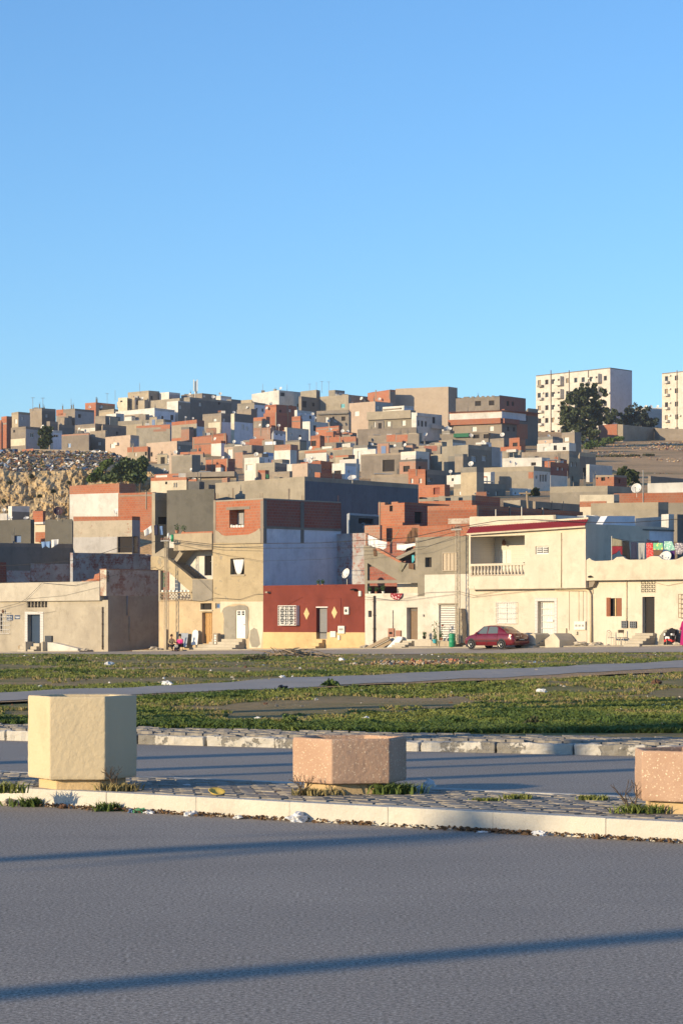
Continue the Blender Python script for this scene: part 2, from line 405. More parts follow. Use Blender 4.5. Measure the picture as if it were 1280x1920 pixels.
class Fr:
    """a vertical wall plane: u runs to the right along e, w outward along n, z up"""
    def __init__(s, O, e, n): s.O = O; s.e = e; s.n = n
    def p(s, u, w, z): return (s.O[0] + u * s.e[0] + w * s.n[0], s.O[1] + u * s.e[1] + w * s.n[1], z)
    def uz(s, px, py, w=0):
        k = (px - CX) / F; ox = s.O[0] + w * s.n[0]; oy = s.O[1] + w * s.n[1]
        u = (k * oy - ox) / (s.e[0] - k * s.e[1]); y = oy + u * s.e[1]
        return u, CH + (HY - py) * y / F
    def u(s, px, w=0): return s.uz(px, 0, w)[0]
    def z(s, px, py, w=0): return s.uz(px, py, w)[1]
    def at(s, px, py, w=0): u, z = s.uz(px, py, w); return s.p(u, w, z)
    def rect(s, x0, y0, x1, y1, w=0):
        xm = (x0 + x1) / 2
        return s.u(x0, w), s.u(x1, w), s.z(xm, y1, w), s.z(xm, y0, w)
    def box(s, mb, u0, u1, w0, w1, z0, z1):
        P = s.p
        return mb.hexa([P(u0, w1, z0), P(u1, w1, z0), P(u1, w0, z0), P(u0, w0, z0), P(u0, w1, z1), P(u1, w1, z1), P(u1, w0, z1), P(u0, w0, z1)])
    def R(s, mb, x0, y0, x1, y1, w0, w1):
        u0, u1, z0, z1 = s.rect(x0, y0, x1, y1, w1); return s.box(mb, u0, u1, w0, w1, z0, z1)
    def poly(s, mb, pts, w0, w1):
        q = [s.uz(x, y, w1) for x, y in pts]
        return mb.prism([s.p(u, w1, z) for u, z in q], [s.p(u, w0, z) for u, z in q])
    def wall(s, mb, u0, u1, z0, z1, holes=(), w=0, rev=.22):
        us = sorted({u0, u1, *[h[0] for h in holes], *[h[1] for h in holes]}); us = [a for a in us if u0 <= a <= u1]
        zs = sorted({z0, z1, *[h[2] for h in holes], *[h[3] for h in holes]}); zs = [a for a in zs if z0 <= a <= z1]
        for a, b_ in zip(us, us[1:]):
            for c, d in zip(zs, zs[1:]):
                mu, mz = (a + b_) / 2, (c + d) / 2
                if any(h[0] < mu < h[1] and h[2] < mz < h[3] for h in holes): continue
                mb.quad(s.p(a, w, c), s.p(b_, w, c), s.p(b_, w, d), s.p(a, w, d))
        for h in holes:
            a, b_, c, d = h[:4]; r = h[4] if len(h) > 4 else rev
            for q in (((a, c), (b_, c)), ((b_, c), (b_, d)), ((b_, d), (a, d)), ((a, d), (a, c))):
                (p0, q0), (p1, q1) = q
                mb.quad(s.p(p0, w, q0), s.p(p1, w, q1), s.p(p1, w - r, q1), s.p(p0, w - r, q0))
        return mb
def tube_between(fr, mb, x0, y0, x1, y1, w, r): return mb.tube([fr.at(x0, y0, w), fr.at(x1, y1, w)], r, 6)

# ------------------------------------------------------------------ terrain
A45 = math.radians(44.9)
FR = Fr((0.0, 169.1), (math.cos(A45), -math.sin(A45)), (-math.sin(A45), -math.cos(A45)))     # the street front
HT = [(120, 0.3), (172, .8), (180, 2), (190, 4), (200, 6), (215, 8.5), (240, 11.5), (280, 15.5), (320, 19), (400, 25.5), (450, 30.5), (500, 36), (550, 41.5), (600, 47), (650, 51.5), (700, 54), (800, 50), (1000, 30), (1500, 0), (20000, 0)]
LT = [(120, .3), (200, 6), (240, 9.5), (285, 12.5), (300, 13.5), (308, 19.9), (365, 26.4), (420, 28.5), (460, 31.5), (520, 37.5), (600, 44.5), (650, 47), (700, 47), (1000, 30), (1500, 0), (20000, 0)]
def interp(t, x): return float(np.interp(x, [a for a, _ in t], [b for _, b in t]))
def sst(a, b, x): t = min(1, max(0, (x - a) / (b - a))); return t * t * (3 - 2 * t)
def hillz(x, y):
    wl_ = sst(-23, -31, x * 330 / max(y, 330)) if y > 0 else 0
    return interp(HT, y) * (1 - wl_) + interp(LT, y) * wl_
def qu(x, y):
    dx, dy = x - FR.O[0], y - FR.O[1]
    return dx * FR.n[0] + dy * FR.n[1], dx * FR.e[0] + dy * FR.e[1]
def basez(u): return -.1 + .014 * max(-60, min(60, u))
def far_kerb(x): return 32.2 - .49 * x + (.012 * x * x if abs(x) < 12 else .012 * 144)
def gz(x, y):
    q, u = qu(x, y); b = basez(u)
    if q < 0: return b + (hillz(x, y) - b) * sst(0, 26, -q)
    t = sst(8, 62, q)
    z = (b - .36 * sst(0, 8, q)) * (1 - t) + .14 * t
    k = y - far_kerb(x)
    if k < 2.2: z = -.08 + (z + .08) * sst(.3, 1.6, k)
    z += .05 * sst(36, 44, y) * (mnoise.noise((x * .25, y * .12, 0)) + .5 * mnoise.noise((x * .8, y * .4, 3))) * sst(9, 14, q)
    return z
def grow(a, b, st, r):
    o = [a]
    while o[-1] < b: o.append(o[-1] + st); st *= r
    return o
xs = grow(0, 34, 1.2, 1.0); xs = xs + grow(xs[-1] + 2, 120, 3, 1.04)[0:] + [160, 260, 500, 1000, 2500, 6000, 12000]
xs = sorted([-x for x in xs[1:]] + xs)
ys = [-12000, -4000, -1000, -300, -100, -40, 0] + grow(10, 30, 5, 1) + grow(31, 200, 1.0, 1.0) + grow(203, 330, 3, 1) + grow(336, 720, 6, 1.01) + [800, 1000, 1500, 3000, 8000, 16000]
ys = sorted(set(ys))
mb = MB()
for y in ys:
    for x in xs: mb.v.append((x, y, gz(x, y)))
nx = len(xs)
kinds = {'field': [], 'hill': []}
for j in range(len(ys) - 1):
    for i in range(nx - 1):
        f = (j * nx + i, j * nx + i + 1, (j + 1) * nx + i + 1, (j + 1) * nx + i)
        q, u = qu((xs[i] + xs[i + 1]) / 2, (ys[j] + ys[j + 1]) / 2)
        kinds['hill' if q < 6 else 'field'].append(f)
mb.f = kinds['field'] + kinds['hill']
o = mb.build('ground', 'field', smooth=True); o.data.materials.append(MATS['hill'])
o.data.polygons.foreach_set('material_index', [0] * len(kinds['field']) + [1] * len(kinds['hill']))
o['kind'] = 'structure'
def struct(mb, name, mat, **k):
    o = mb.build(name, mat, **k); o['kind'] = 'structure'; return o
def sheet(pts_a, pts_b, lift, nsub=1):
    """a strip between two polylines laid on the terrain"""
    mb = MB()
    rows = []
    for a, b in zip(pts_a, pts_b):
        r = []
        for t in range(nsub + 1):
            x = a[0] + (b[0] - a[0]) * t / nsub; y = a[1] + (b[1] - a[1]) * t / nsub
            r.append((x, y, gz(x, y) + lift))
        rows.append(r)
    for r0, r1 in zip(rows, rows[1:]):
        for k in range(nsub): mb.quad(r0[k], r0[k + 1], r1[k + 1], r1[k])
    return mb
# main carriageways (one asphalt sheet under the island)
mb = MB()
xl = [x * 1.0 for x in range(-60, 61, 2)]
for a, b in zip(xl, xl[1:]):
    mb.quad((a, -60, 0), (b, -60, 0), (b, far_kerb(b) + .05, 0), (a, far_kerb(a) + .05, 0))
struct(mb, 'road', 'asphalt')
# traffic island
def isl_f(x): return 20.25 - .72 * x
def isl_b(x): return 22.82 - .64 * x
mb = MB()
mb.prism([(-20, isl_f(-20) + .14, -.05), (16, isl_f(16) + .14, -.05), (16, isl_b(16), -.05), (-20, isl_b(-20), -.05)],
         [(-20, isl_f(-20) + .14, .138), (16, isl_f(16) + .14, .138), (16, isl_b(16), .138), (-20, isl_b(-20), .138)])
island = struct(mb, 'traffic_island', 'sidewalk'); ROOT[island] = Vector((0, 0, 0))
def along(mb, x0, x1, fn, off0, off1, z0, z1, jit=0.0, seg=4):
    """one kerb stone between x0 and x1 on the line y = fn(x)"""
    top = []
    for x in (x0, x1):
        e = .05; dy = (fn(x + e) - fn(x - e)) / (2 * e); h = math.hypot(1, dy); nn = (-dy / h, 1 / h)
        top.append([(x + nn[0] * w, fn(x) + nn[1] * w) for w in (off0, off1)])
    (a, d), (b, c) = top
    j = [rnd.uniform(-jit, jit) for _ in range(4)]
    mb.hexa([(*a, z0), (*b, z0), (*c, z0), (*d, z0), (a[0], a[1] , z1 + j[0]), (b[0], b[1], z1 + j[1]), (c[0], c[1], z1 + j[2]), (d[0], d[1], z1 + j[3])])
    return mb
kerb = thing('kerb', None, None, (0, 20.25, 0)); kerb['kind'] = 'structure'
x = -14.0
while x < 12:
    L = .80 + rnd.uniform(-.02, .02); o = along(MB(), x, x + L - .001, isl_f, rnd.uniform(-.003, .003), .17, -.03, .152, .002).build('kerb_stone', 'kerb_white', kerb, bevel=.006)
    x += L
bkerb = thing('kerb', None, None, (0, 22.82, 0)); bkerb['kind'] = 'structure'
x = -14.0
while x < 12:
    L = .82; along(MB(), x, x + L - .012, isl_b, -.02, .13, -.03, .145, .006).build('kerb_stone', 'kerb_white', bkerb, bevel=.018); x += L
fkerb = thing('kerb', None, None, (0, 32.2, 0)); fkerb['kind'] = 'structure'
x = -14.0
while x < 14:
    L = rnd.choice([.92, .95, .9, .35, .93, .94]); o = along(MB(), x, x + L - rnd.uniform(.004, .03), far_kerb, rnd.uniform(-.02, .02), .2, -.04, .128, .012).build('kerb_stone', 'kerb_old', fkerb, bevel=.02); x += L
    q = o.modifiers.new('cut', 'SUBSURF'); q.subdivision_type = 'SIMPLE'; q.levels = q.render_levels = 4
    tx = bpy.data.textures.get('worn') or bpy.data.textures.new('worn', 'CLOUDS'); tx.noise_scale = .12; q = o.modifiers.new('worn', 'DISPLACE'); q.texture = tx; q.texture_coords = 'GLOBAL'; q.strength = .05; q.mid_level = .55
mb = MB()
for a, b in zip(xl, xl[1:]):
    if -30 <= a < 30: mb.hexa([(a, far_kerb(a) + .2, -.1), (b, far_kerb(b) + .2, -.1), (b, far_kerb(b) + 1.9, -.1), (a, far_kerb(a) + 1.9, -.1), (a, far_kerb(a) + .2, .12), (b, far_kerb(b) + .2, .12), (b, far_kerb(b) + 1.9, .12), (a, far_kerb(a) + 1.9, .12)])
pave = struct(mb, 'pavement', 'sidewalk'); ROOT[pave] = Vector((0, 0, 0))
# pavers of the island: wavy interlocking blocks, and of the far pavement
def paver_mesh(name, L, Wd, H):
    pts = [(0, 0), (L * .25, Wd * .10), (L * .5, 0), (L * .75, -Wd * .10), (L, 0), (L, Wd), (L * .75, Wd * .90), (L * .5, Wd), (L * .25, Wd * 1.10), (0, Wd)]
    mb = MB(); mb.prism([(x, y, 0) for x, y in pts], [(x + (.008 if x < L / 2 else -.008), y + (.008 if y < Wd / 2 else -.008), H) for x, y in pts])
    me = bpy.data.meshes.new(name); me.from_pydata(mb.v, [], mb.f); me.materials.append(MATS['paver']); return me, mb
PL, PW = .215, .125
pme, pmb = paver_mesh('paver', PL, PW, .05)
ang = math.atan(-.68); ca, sa = math.cos(ang), math.sin(ang)
cand = []
for r in range(-2, 24):
    for c in range(-40, 40):
        lx = c * (PL + .012) + (r % 2) * .11; ly = r * (PW + .012) + .17
        wx, wy = lx * ca - ly * sa, 20.25 + lx * sa + ly * ca
        mx, my = wx + PL * .5 * ca, wy + PL * .5 * sa
        if isl_f(mx) + .22 < my < isl_b(mx) - .12 and abs(mx) < .155 * my + .6: cand.append((wx, wy, abs(mx) < .135 * my))
cand.sort(key=lambda t: (not t[2], t[1] + .68 * t[0]))
rest = MB()
for k, (wx, wy, vis) in enumerate(cand):
    dz = .098 + rnd.uniform(-.003, .005); tx, ty = rnd.uniform(-.014, .014), rnd.uniform(-.02, .02); an = ang + rnd.uniform(-.02, .02)
    if k < 300:
        o = bpy.data.objects.new('paver', pme); COL.objects.link(o); o.parent = island; o.location = (wx, wy, dz); o.rotation_euler = (tx, ty, an)
    else:
        i = len(rest.v); c_, s_ = math.cos(an), math.sin(an)
        rest.v += [(wx + x * c_ - y * s_, wy + x * s_ + y * c_, dz + z + x * -ty + y * tx) for x, y, z in pmb.v]
        rest.f += [tuple(i + q for q in f) for f in pmb.f]
o = rest.build('pavers', 'paver', island); o['kind'] = 'stuff'
rest = MB()
for r in range(0, 8):
    for c in range(-40, 40):
        lx = c * .228 + (r % 2) * .11
        ly = far_kerb(lx) + .24 + r * .2
        if rnd.random() < .06: continue
        i = len(rest.v); dz = .115 + rnd.uniform(-.01, .012)
        rest.v += [(lx + x, ly - .49 * x + y * 1.5, dz + z * .8) for x, y, z in pmb.v]; rest.f += [tuple(i + q for q in f) for f in pmb.f]
o = rest.build('pavers', 'paver', pave); o['kind'] = 'stuff'

# the diagonal lane across the field
def onground(px, py):
    lo, hi = 36.0, 165.0
    k = (px - CX) / F
    for _ in range(50):
        m_ = (lo + hi) / 2; row = HY + F * (CH - gz(k * m_, m_)) / m_
        if row > py: lo = m_
        else: hi = m_
    return (k * lo, lo)
up = [(-260, 1317), (0, 1303), (250, 1293), (450, 1281), (640, 1270.5), (800, 1263), (960, 1256), (1120, 1248), (1280, 1240), (1400, 1236)]
lo_ = [(-260, 1334), (0, 1319), (250, 1307), (450, 1297), (640, 1287.5), (800, 1280), (960, 1272.5), (1120, 1263), (1280, 1254.5), (1400, 1250)]
def dens(pts, n):
    q = [onground(*p) for p in pts]; out = []
    for a, b in zip(q, q[1:]):
        for t in range(n): out.append((a[0] + (b[0] - a[0]) * t / n, a[1] + (b[1] - a[1]) * t / n))
    return out + [q[-1]]
struct(sheet(dens(up, 8), dens(lo_, 8), .05, 6), 'lane', 'asphalt_old')
lo2 = [(x, y + 2.0 + 5.0 * max(0, (x - 600) / 680)) for x, y in lo_]
struct(sheet(dens(lo_, 8), dens(lo2, 8), .04, 3), 'dirt_shoulder', 'dirt')
# street along the house fronts, and its pavement
def strip(w0, w1, u0, u1, lift, st=2):
    n_ = int((u1 - u0) / st); A = []; B_ = []
    for k in range(n_ + 1):
        u = u0 + (u1 - u0) * k / n_; A.append(FR.p(u, w0, 0)[:2]); B_.append(FR.p(u, w1, 0)[:2])
    return sheet(A, B_, lift, max(1, int(abs(w1 - w0))))
struct(strip(1.3, 8.0, -90, 70, .035), 'street', 'asphalt_old')
mb = MB()
for k in range(-70, 60):
    if -26.4 < k < -20.8: continue
    a, b = FR.p(k, 1.3, 0), FR.p(k + 1, 1.3, 0); c, d = FR.p(k + 1, -.3, 0), FR.p(k, -.3, 0)
    z0, z1 = basez(k), basez(k + 1); j0 = .03 * mnoise.noise((k * .7, 0, 0)); j1 = .03 * mnoise.noise(((k + 1) * .7, 0, 0))
    mb.hexa([(a[0], a[1], z0 - .5), (b[0], b[1], z1 - .5), (c[0], c[1], z1 - .5), (d[0], d[1], z0 - .5), (a[0], a[1], z0 + .08 + j0), (b[0], b[1], z1 + .08 + j1), (c[0], c[1], z1 + .1), (d[0], d[1], z0 + .1)])
struct(mb, 'pavement', 'sidewalk')
# bare earth strip in front of the street
mb = strip(9.5, 40, -75, -1, .05); struct(mb, 'bare_earth', 'dirt')

# ------------------------------------------------------------------ planters on the island
def planter(name, label, px, py, side, h, mat, footmat, footh, soil_z=.1):
    """hexagonal tub on a smaller hexagonal foot; px,py = middle of its foot's front edge in the frame"""
    zg = .15; d = F * (CH - zg) / (py - HY); cx = (px - CX) * d / F; ap = side * .866
    cy = d + ap * .85
    t = thing(name, label, 'planter', (cx, cy, zg), 'hexagonal planters on the traffic island')
    def hexl(r, z, rot=0): return [(cx + r * math.cos(math.radians(a + rot)), cy + r * math.sin(math.radians(a + rot)), z) for a in range(0, 360, 60)]
    f = MB(); f.prism(hexl(side * .80, zg - .04), hexl(side * .80, zg + footh)); f.build('foot', footmat, t, bevel=.01)
    m_ = MB(); i = 0
    loops = [hexl(side * .985, zg + footh), hexl(side, zg + footh + .03), hexl(side, zg + h - .02), hexl(side * .985, zg + h), hexl(side * .86, zg + h - .005), hexl(side * .83, zg + h - .14), ]
    for l in loops: m_.v += l
    m_.f.append(tuple(range(5, -1, -1)))
    for j in range(len(loops) - 1):
        for k in range(6): m_.f.append((j * 6 + k, j * 6 + (k + 1) % 6, (j + 1) * 6 + (k + 1) % 6, (j + 1) * 6 + k))
    m_.f.append(tuple(range(30, 36)))
    tub = m_.build('tub', mat, t, bevel=.010)
    q = tub.modifiers.new('cut', 'SUBSURF'); q.subdivision_type = 'SIMPLE'; q.levels = q.render_levels = 5
    tx = bpy.data.textures.get('chip') or bpy.data.textures.new('chip', 'CLOUDS'); tx.noise_scale = .035; tx.noise_depth = 4
    q = tub.modifiers.new('chips', 'DISPLACE'); q.texture = tx; q.texture_coords = 'GLOBAL'; q.strength = .005; q.mid_level = .6
    tx = bpy.data.textures.get('lump') or bpy.data.textures.new('lump', 'CLOUDS'); tx.noise_scale = .22
    q = tub.modifiers.new('lumps', 'DISPLACE'); q.texture = tx; q.texture_coords = 'GLOBAL'; q.strength = .008; q.mid_level = .5
    s_ = MB(); s_.prism(hexl(side * .815, zg + h - .13), hexl(side * .815, zg + h - .10)); s_.build('soil', 'dirt', t)
    return t, (cx, cy, zg), side
pl1, pc1, _ = planter('hexagonal_planter', 'tall cream painted concrete hexagonal planter on the island', 147, 1481, .485, .82, 'planter_cream', 'planter_foot', .09)
pl2, pc2, _ = planter('hexagonal_planter', 'low pink terrazzo hexagonal planter in the middle of the island', 656, 1489, .505, .475, 'terrazzo', 'planter_foot', .09)
pl3, pc3, _ = planter('hexagonal_planter', 'low pink terrazzo hexagonal planter cut off by the right edge', 1303, 1526, .46, .48, 'terrazzo', 'planter_foot', .09)
pl2.rotation_euler.z = math.radians(12); pl3.rotation_euler.z = math.radians(30)

# ------------------------------------------------------------------ vegetation and litter near the road
def blades(pts, hs, name, mat, spread=.4, wd=.006, nb=5, kind='stuff', parent=None, seed=1, bend=.5):
    """tufts of thin bent blades, all in one mesh"""
    rs = np.random.RandomState(seed); pts = np.asarray(pts, float); n_ = len(pts) * nb
    base = np.repeat(pts, nb, 0); h = np.repeat(np.asarray(hs, float), nb) * rs.uniform(.55, 1.1, n_)
    az = rs.uniform(0, 2 * np.pi, n_); lean = rs.uniform(.1, 1, n_) * spread; az2 = rs.uniform(0, np.pi, n_)
    base[:, :2] += rs.normal(0, .02, (n_, 2)) + np.c_[np.cos(az), np.sin(az)] * (h * .15)[:, None]
    tipd = np.c_[np.cos(az) * lean, np.sin(az) * lean, np.ones(n_)] * h[:, None]
    side = np.c_[np.cos(az2), np.sin(az2), np.zeros(n_)] * (wd * (1 + h * 4))[:, None]
    mid = base + tipd * .55 + np.c_[np.zeros((n_, 2)), h * .06]; tip = base + tipd * np.c_[np.ones((n_, 2)) * (1 + bend), np.ones(n_) * .92]
    v = np.stack([base - side, base + side, mid + side * .8, mid - side * .8, tip], 1).reshape(-1, 3)
    k = np.arange(n_) * 5
    quads = np.stack([k, k + 1, k + 2, k + 3], 1); tris = np.stack([k + 3, k + 2, k + 4], 1)
    me = bpy.data.meshes.new(name); me.vertices.add(len(v)); me.vertices.foreach_set('co', v.ravel())
    me.loops.add(n_ * 7); me.polygons.add(n_ * 2)
    li = np.concatenate([quads, tris], 1).ravel(); me.loops.foreach_set('vertex_index', li)
    st = np.stack([np.arange(n_) * 7, np.arange(n_) * 7 + 4], 1).ravel(); me.polygons.foreach_set('loop_start', st)
    me.update(calc_edges=True); me.validate()
    me.materials.append(MATS[mat]); o = bpy.data.objects.new(name, me); COL.objects.link(o)
    if parent: o.parent = parent
    if kind: o['kind'] = kind
    return o
def leaves(cs, name, mat, size, seed, parent=None, flat=.0, root=None):
    """leaf-sized quads at the given points (numpy Nx3)"""
    rs = np.random.RandomState(seed); n_ = len(cs); cs = np.asarray(cs, float)
    if root is not None: cs = cs - np.array(root)
    a = rs.normal(size=(n_, 3)); a[:, 2] *= (1 - flat); a /= np.linalg.norm(a, axis=1)[:, None]
    b_ = rs.normal(size=(n_, 3)); b_ -= a * (a * b_).sum(1)[:, None]; b_ /= np.linalg.norm(b_, axis=1)[:, None]
    s_ = (np.asarray(size) * rs.uniform(.6, 1.3, n_))[:, None]; a *= s_; b_ *= s_ * .62
    v = np.stack([cs - a, cs + b_ * .9 - a * .1, cs + a, cs - b_ * .9 + a * .1], 1).reshape(-1, 3)
    me = bpy.data.meshes.new(name); me.vertices.add(len(v)); me.vertices.foreach_set('co', v.ravel())
    me.loops.add(n_ * 4); me.polygons.add(n_); me.loops.foreach_set('vertex_index', np.arange(n_ * 4)); me.polygons.foreach_set('loop_start', np.arange(n_) * 4)
    me.update(calc_edges=True); me.validate(); me.materials.append(MATS[mat])
    o = bpy.data.objects.new(name, me); COL.objects.link(o)
    if parent: o.parent = parent
    return o
def lane_mask(x, y):     # true on the lane, street, road
    k = x / y; px = CX + k * F
    row = HY + F * (CH - gz(x, y)) / y
    r0 = np.interp(px, [p[0] for p in up], [p[1] for p in up]); r1 = np.interp(px, [p[0] for p in lo2], [p[1] for p in lo2])
    return r0 - .4 < row < r1 + .4
rs = np.random.RandomState(3)
gp, gh, dp, dh, wp, wh = [], [], [], [], [], []
for _ in range(78000):
    y = 33.8 * (165 / 33.8) ** (rs.rand() ** 1.35); x = rs.uniform(-.16, .16) * y
    if y < far_kerb(x) + 1.95: continue
    q, u = qu(x, y)
    if q < 8.6 or lane_mask(x, y): continue
    nz = mnoise.noise((x * .16, y * .10, 5)) + .5 * mnoise.noise((x * .5, y * .25, 9)) + .3 * mnoise.noise((x * 1.6, y * .8, 2))
    if q < 44 and u < 2: nz -= .62 + .5 * mnoise.noise((x * .3, y * .05, 1))
    edge = y - far_kerb(x) - 1.9
    if edge < 2.6: nz += .35
    if nz < -.10: continue
    if q < 46 and u < 8 and rs.rand() > .10 + .5 * (nz > .35): continue
    sc = (1 + (y - 34) / 60)
    if nz > .50 or (edge < 1.4 and rs.rand() < .3): wp.append((x, y, gz(x, y))); wh.append(rs.uniform(.035, .095) * min(sc, 1.2))
    elif nz < .06 and rs.rand() < .6: dp.append((x, y, gz(x, y))); dh.append(rs.uniform(.03, .07) * min(sc, 1.6))
    else: gp.append((x, y, gz(x, y))); gh.append(rs.uniform(.025, .065) * min(sc, 1.4))
blades(gp, gh, 'grass', 'grass', 1.3, .012, 6, seed=1)['label'] = 'short green grass over the vacant lot'
blades(dp, dh, 'dry_grass', 'grass_dry', .9, .009, 5, seed=2)['label'] = 'dry yellowish grass in the bare patches'
blades(wp, wh, 'weeds', 'weed', 1.3, .013, 9, seed=4)['label'] = 'dark broad-leaved weeds in clumps across the lot'
# small bushes / weed clumps in the lot
def bushlet(px, py, wpx, hpx, mat, label, seed, d=None, n=260, name='weed_clump', leaf=.03, base=None):
    if base is None:
        x, y = onground(px, py); z = gz(x, y)
    else: x, y, z = base
    s_ = y / F; r = np.random.RandomState(seed)
    c = r.normal(size=(n, 3)); c /= np.linalg.norm(c, axis=1)[:, None]; c *= (r.rand(n) ** .45)[:, None]
    c[:, 2] = np.abs(c[:, 2]); lump = 1 + .35 * np.sin(c[:, 0] * 5 + seed) * np.cos(c[:, 1] * 4)
    P_ = np.c_[c[:, 0] * wpx * .5 * s_, c[:, 1] * wpx * .5 * s_, c[:, 2] * hpx * s_ * lump]
    t = thing(name, label, 'plant', (x, y, z), 'weed clumps on the open ground')
    lv = leaves(P_, 'foliage', mat, leaf, seed, t)
    m_ = MB()
    for k in range(5):
        an = k * 1.3 + seed; m_.tube([(x, y, z - .02), (x + .3 * wpx * s_ * math.cos(an) * .6, y + .1 * math.sin(an), z + hpx * s_ * .6)], .006)
    m_.build('stem', 'bark', t)
    return t
for k, (px, py, w_, h_, m_, lab) in enumerate([
    (620, 1289, 40, 12, 'weed', 'small green bush at the near edge of the lane'),
    (340, 1361, 60, 14, 'weed', 'weed clump by the kerb right of the cream planter'),
    (545, 1366, 46, 22, 'weed', 'tall twiggy weed above the kerb near the middle'),
    (860, 1381, 40, 20, 'weed', 'weed tuft behind the broken far kerb'),
    (930, 1391, 90, 10, 'weed', 'dark weeds spilling over the broken far kerb'),
    (1000, 1379, 50, 16, 'scrub', 'brownish weed right of the broken kerb'),
    (1150, 1360, 150, 14, 'weed', 'long band of dark weeds along the far pavement at right'),
    (120, 1242, 90, 10, 'weed', 'low green weeds in front of the left cream house'),
    (690, 1365, 50, 14, 'weed', 'small weed clump above the pink planter'),
    (480, 1238, 60, 9, 'scrub', 'dry scrub beside the brushwood heap'),
]): bushlet(px, py, w_, h_, m_, lab, 40 + k, leaf=.03 if py > 1300 else .07)
# weeds that grow at planter feet and the kerb gutter
def tuft(x, y, z, n_, h, name, label, mat='grass', seed=1, r=.12):
    rs_ = np.random.RandomState(seed); pts = np.c_[x + rs_.normal(0, r, n_), y + rs_.normal(0, r * .4, n_), np.full(n_, z)]
    o = blades(pts - np.array([x, y, z]), np.full(n_, h), name, mat, .9, .006, 5, kind=None, seed=seed); o.location = (x, y, z)
    return tag(o, label, 'plant', 'tufts growing out of the kerbs and paving')
tuft(pc2[0] - .30, pc2[1] - .52, .15, 40, .07, 'grass_tuft', 'dry brown tuft at the left foot of the pink middle planter', 'grass_dry', 5, .10)
tuft(pc2[0] + .38, pc2[1] - .34, .15, 60, .11, 'grass_tuft', 'green tuft under the right side of the pink middle planter', 'weed', 6, .09)
tuft(pc1[0] + .36, pc1[1] - .45, .15, 40, .08, 'grass_tuft', 'dark dry tuft under the right side of the cream planter', 'grass_dry', 7, .08)
tuft(pc3[0] - .42, pc3[1] - .25, .15, 40, .08, 'grass_tuft', 'green tuft beside the pink planter at the right edge', 'grass', 8, .09)
def rdp(px, py, z=0):
    d = F * (CH - z) / (py - HY); k = (px - CX) / F
    if z == 0: d = min(d, 20.25 / (1 + .72 * k) - .09)       # things in the gutter lie in front of the kerb
    return (k * d, d, z)
for k, (px, py, z, h, lab) in enumerate([(60, 1508, 0, .10, 'green tuft in the gutter at the far left'), (205, 1511, 0, .09, 'small green tuft in the gutter below the cream planter'),
                                    (970, 1498, .15, .05, 'little green tuft between pavers left of the right planter'), (915, 1501, .15, .03, 'tiny flat tuft between the island pavers'),
                                    (1110, 1500, .15, .05, 'low weed at the back edge of the island, right part'), (8, 1487, .15, .12, 'tall tuft on the island at the left edge of the picture')]):
    x, y, z = rdp(px, py, z); tuft(x, y, z, 26, h, 'grass_tuft', lab, 'weed' if k < 2 else 'grass', 20 + k, .06)
# dead twiggy shrub beside the cream planter and the right planter
def twig(x, y, z, h, label, seed):
    r = random.Random(seed); m_ = MB()
    def br(p, dr, L, rad, k):
        q = p + dr * L; m_.tube([p, (p + q) / 2 + Vector((r.uniform(-1, 1), r.uniform(-1, 1), r.uniform(-1, 1))) * L * .1, q], [rad, rad * .8, rad * .6], 4)
        if k:
            for _ in range(3): br(q if _ else (p + q) / 2, (dr + Vector((r.uniform(-.9, .9), r.uniform(-.6, .6), r.uniform(-.4, .6)))).normalized(), L * .6, rad * .6, k - 1)
    for _ in range(4): br(Vector((x, y, z)), Vector((r.uniform(-.6, .6), r.uniform(-.3, .3), 1)).normalized(), h * .45, .006, 2)
    single(m_, 'dry_weed', 'bark', label, 'plant', 'dead weeds by the planters')
twig(pc1[0] + .33, pc1[1] - .46, .15, .26, 'dead brown weed leaning on the shaded side of the cream planter', 1)
twig(pc2[0] - .40, pc2[1] - .50, .15, .22, 'thin dry weed at the left face of the middle planter', 2)
twig(pc3[0] - .48, pc3[1] - .2, .15, .30, 'dry twig weed left of the planter at the right edge', 3)
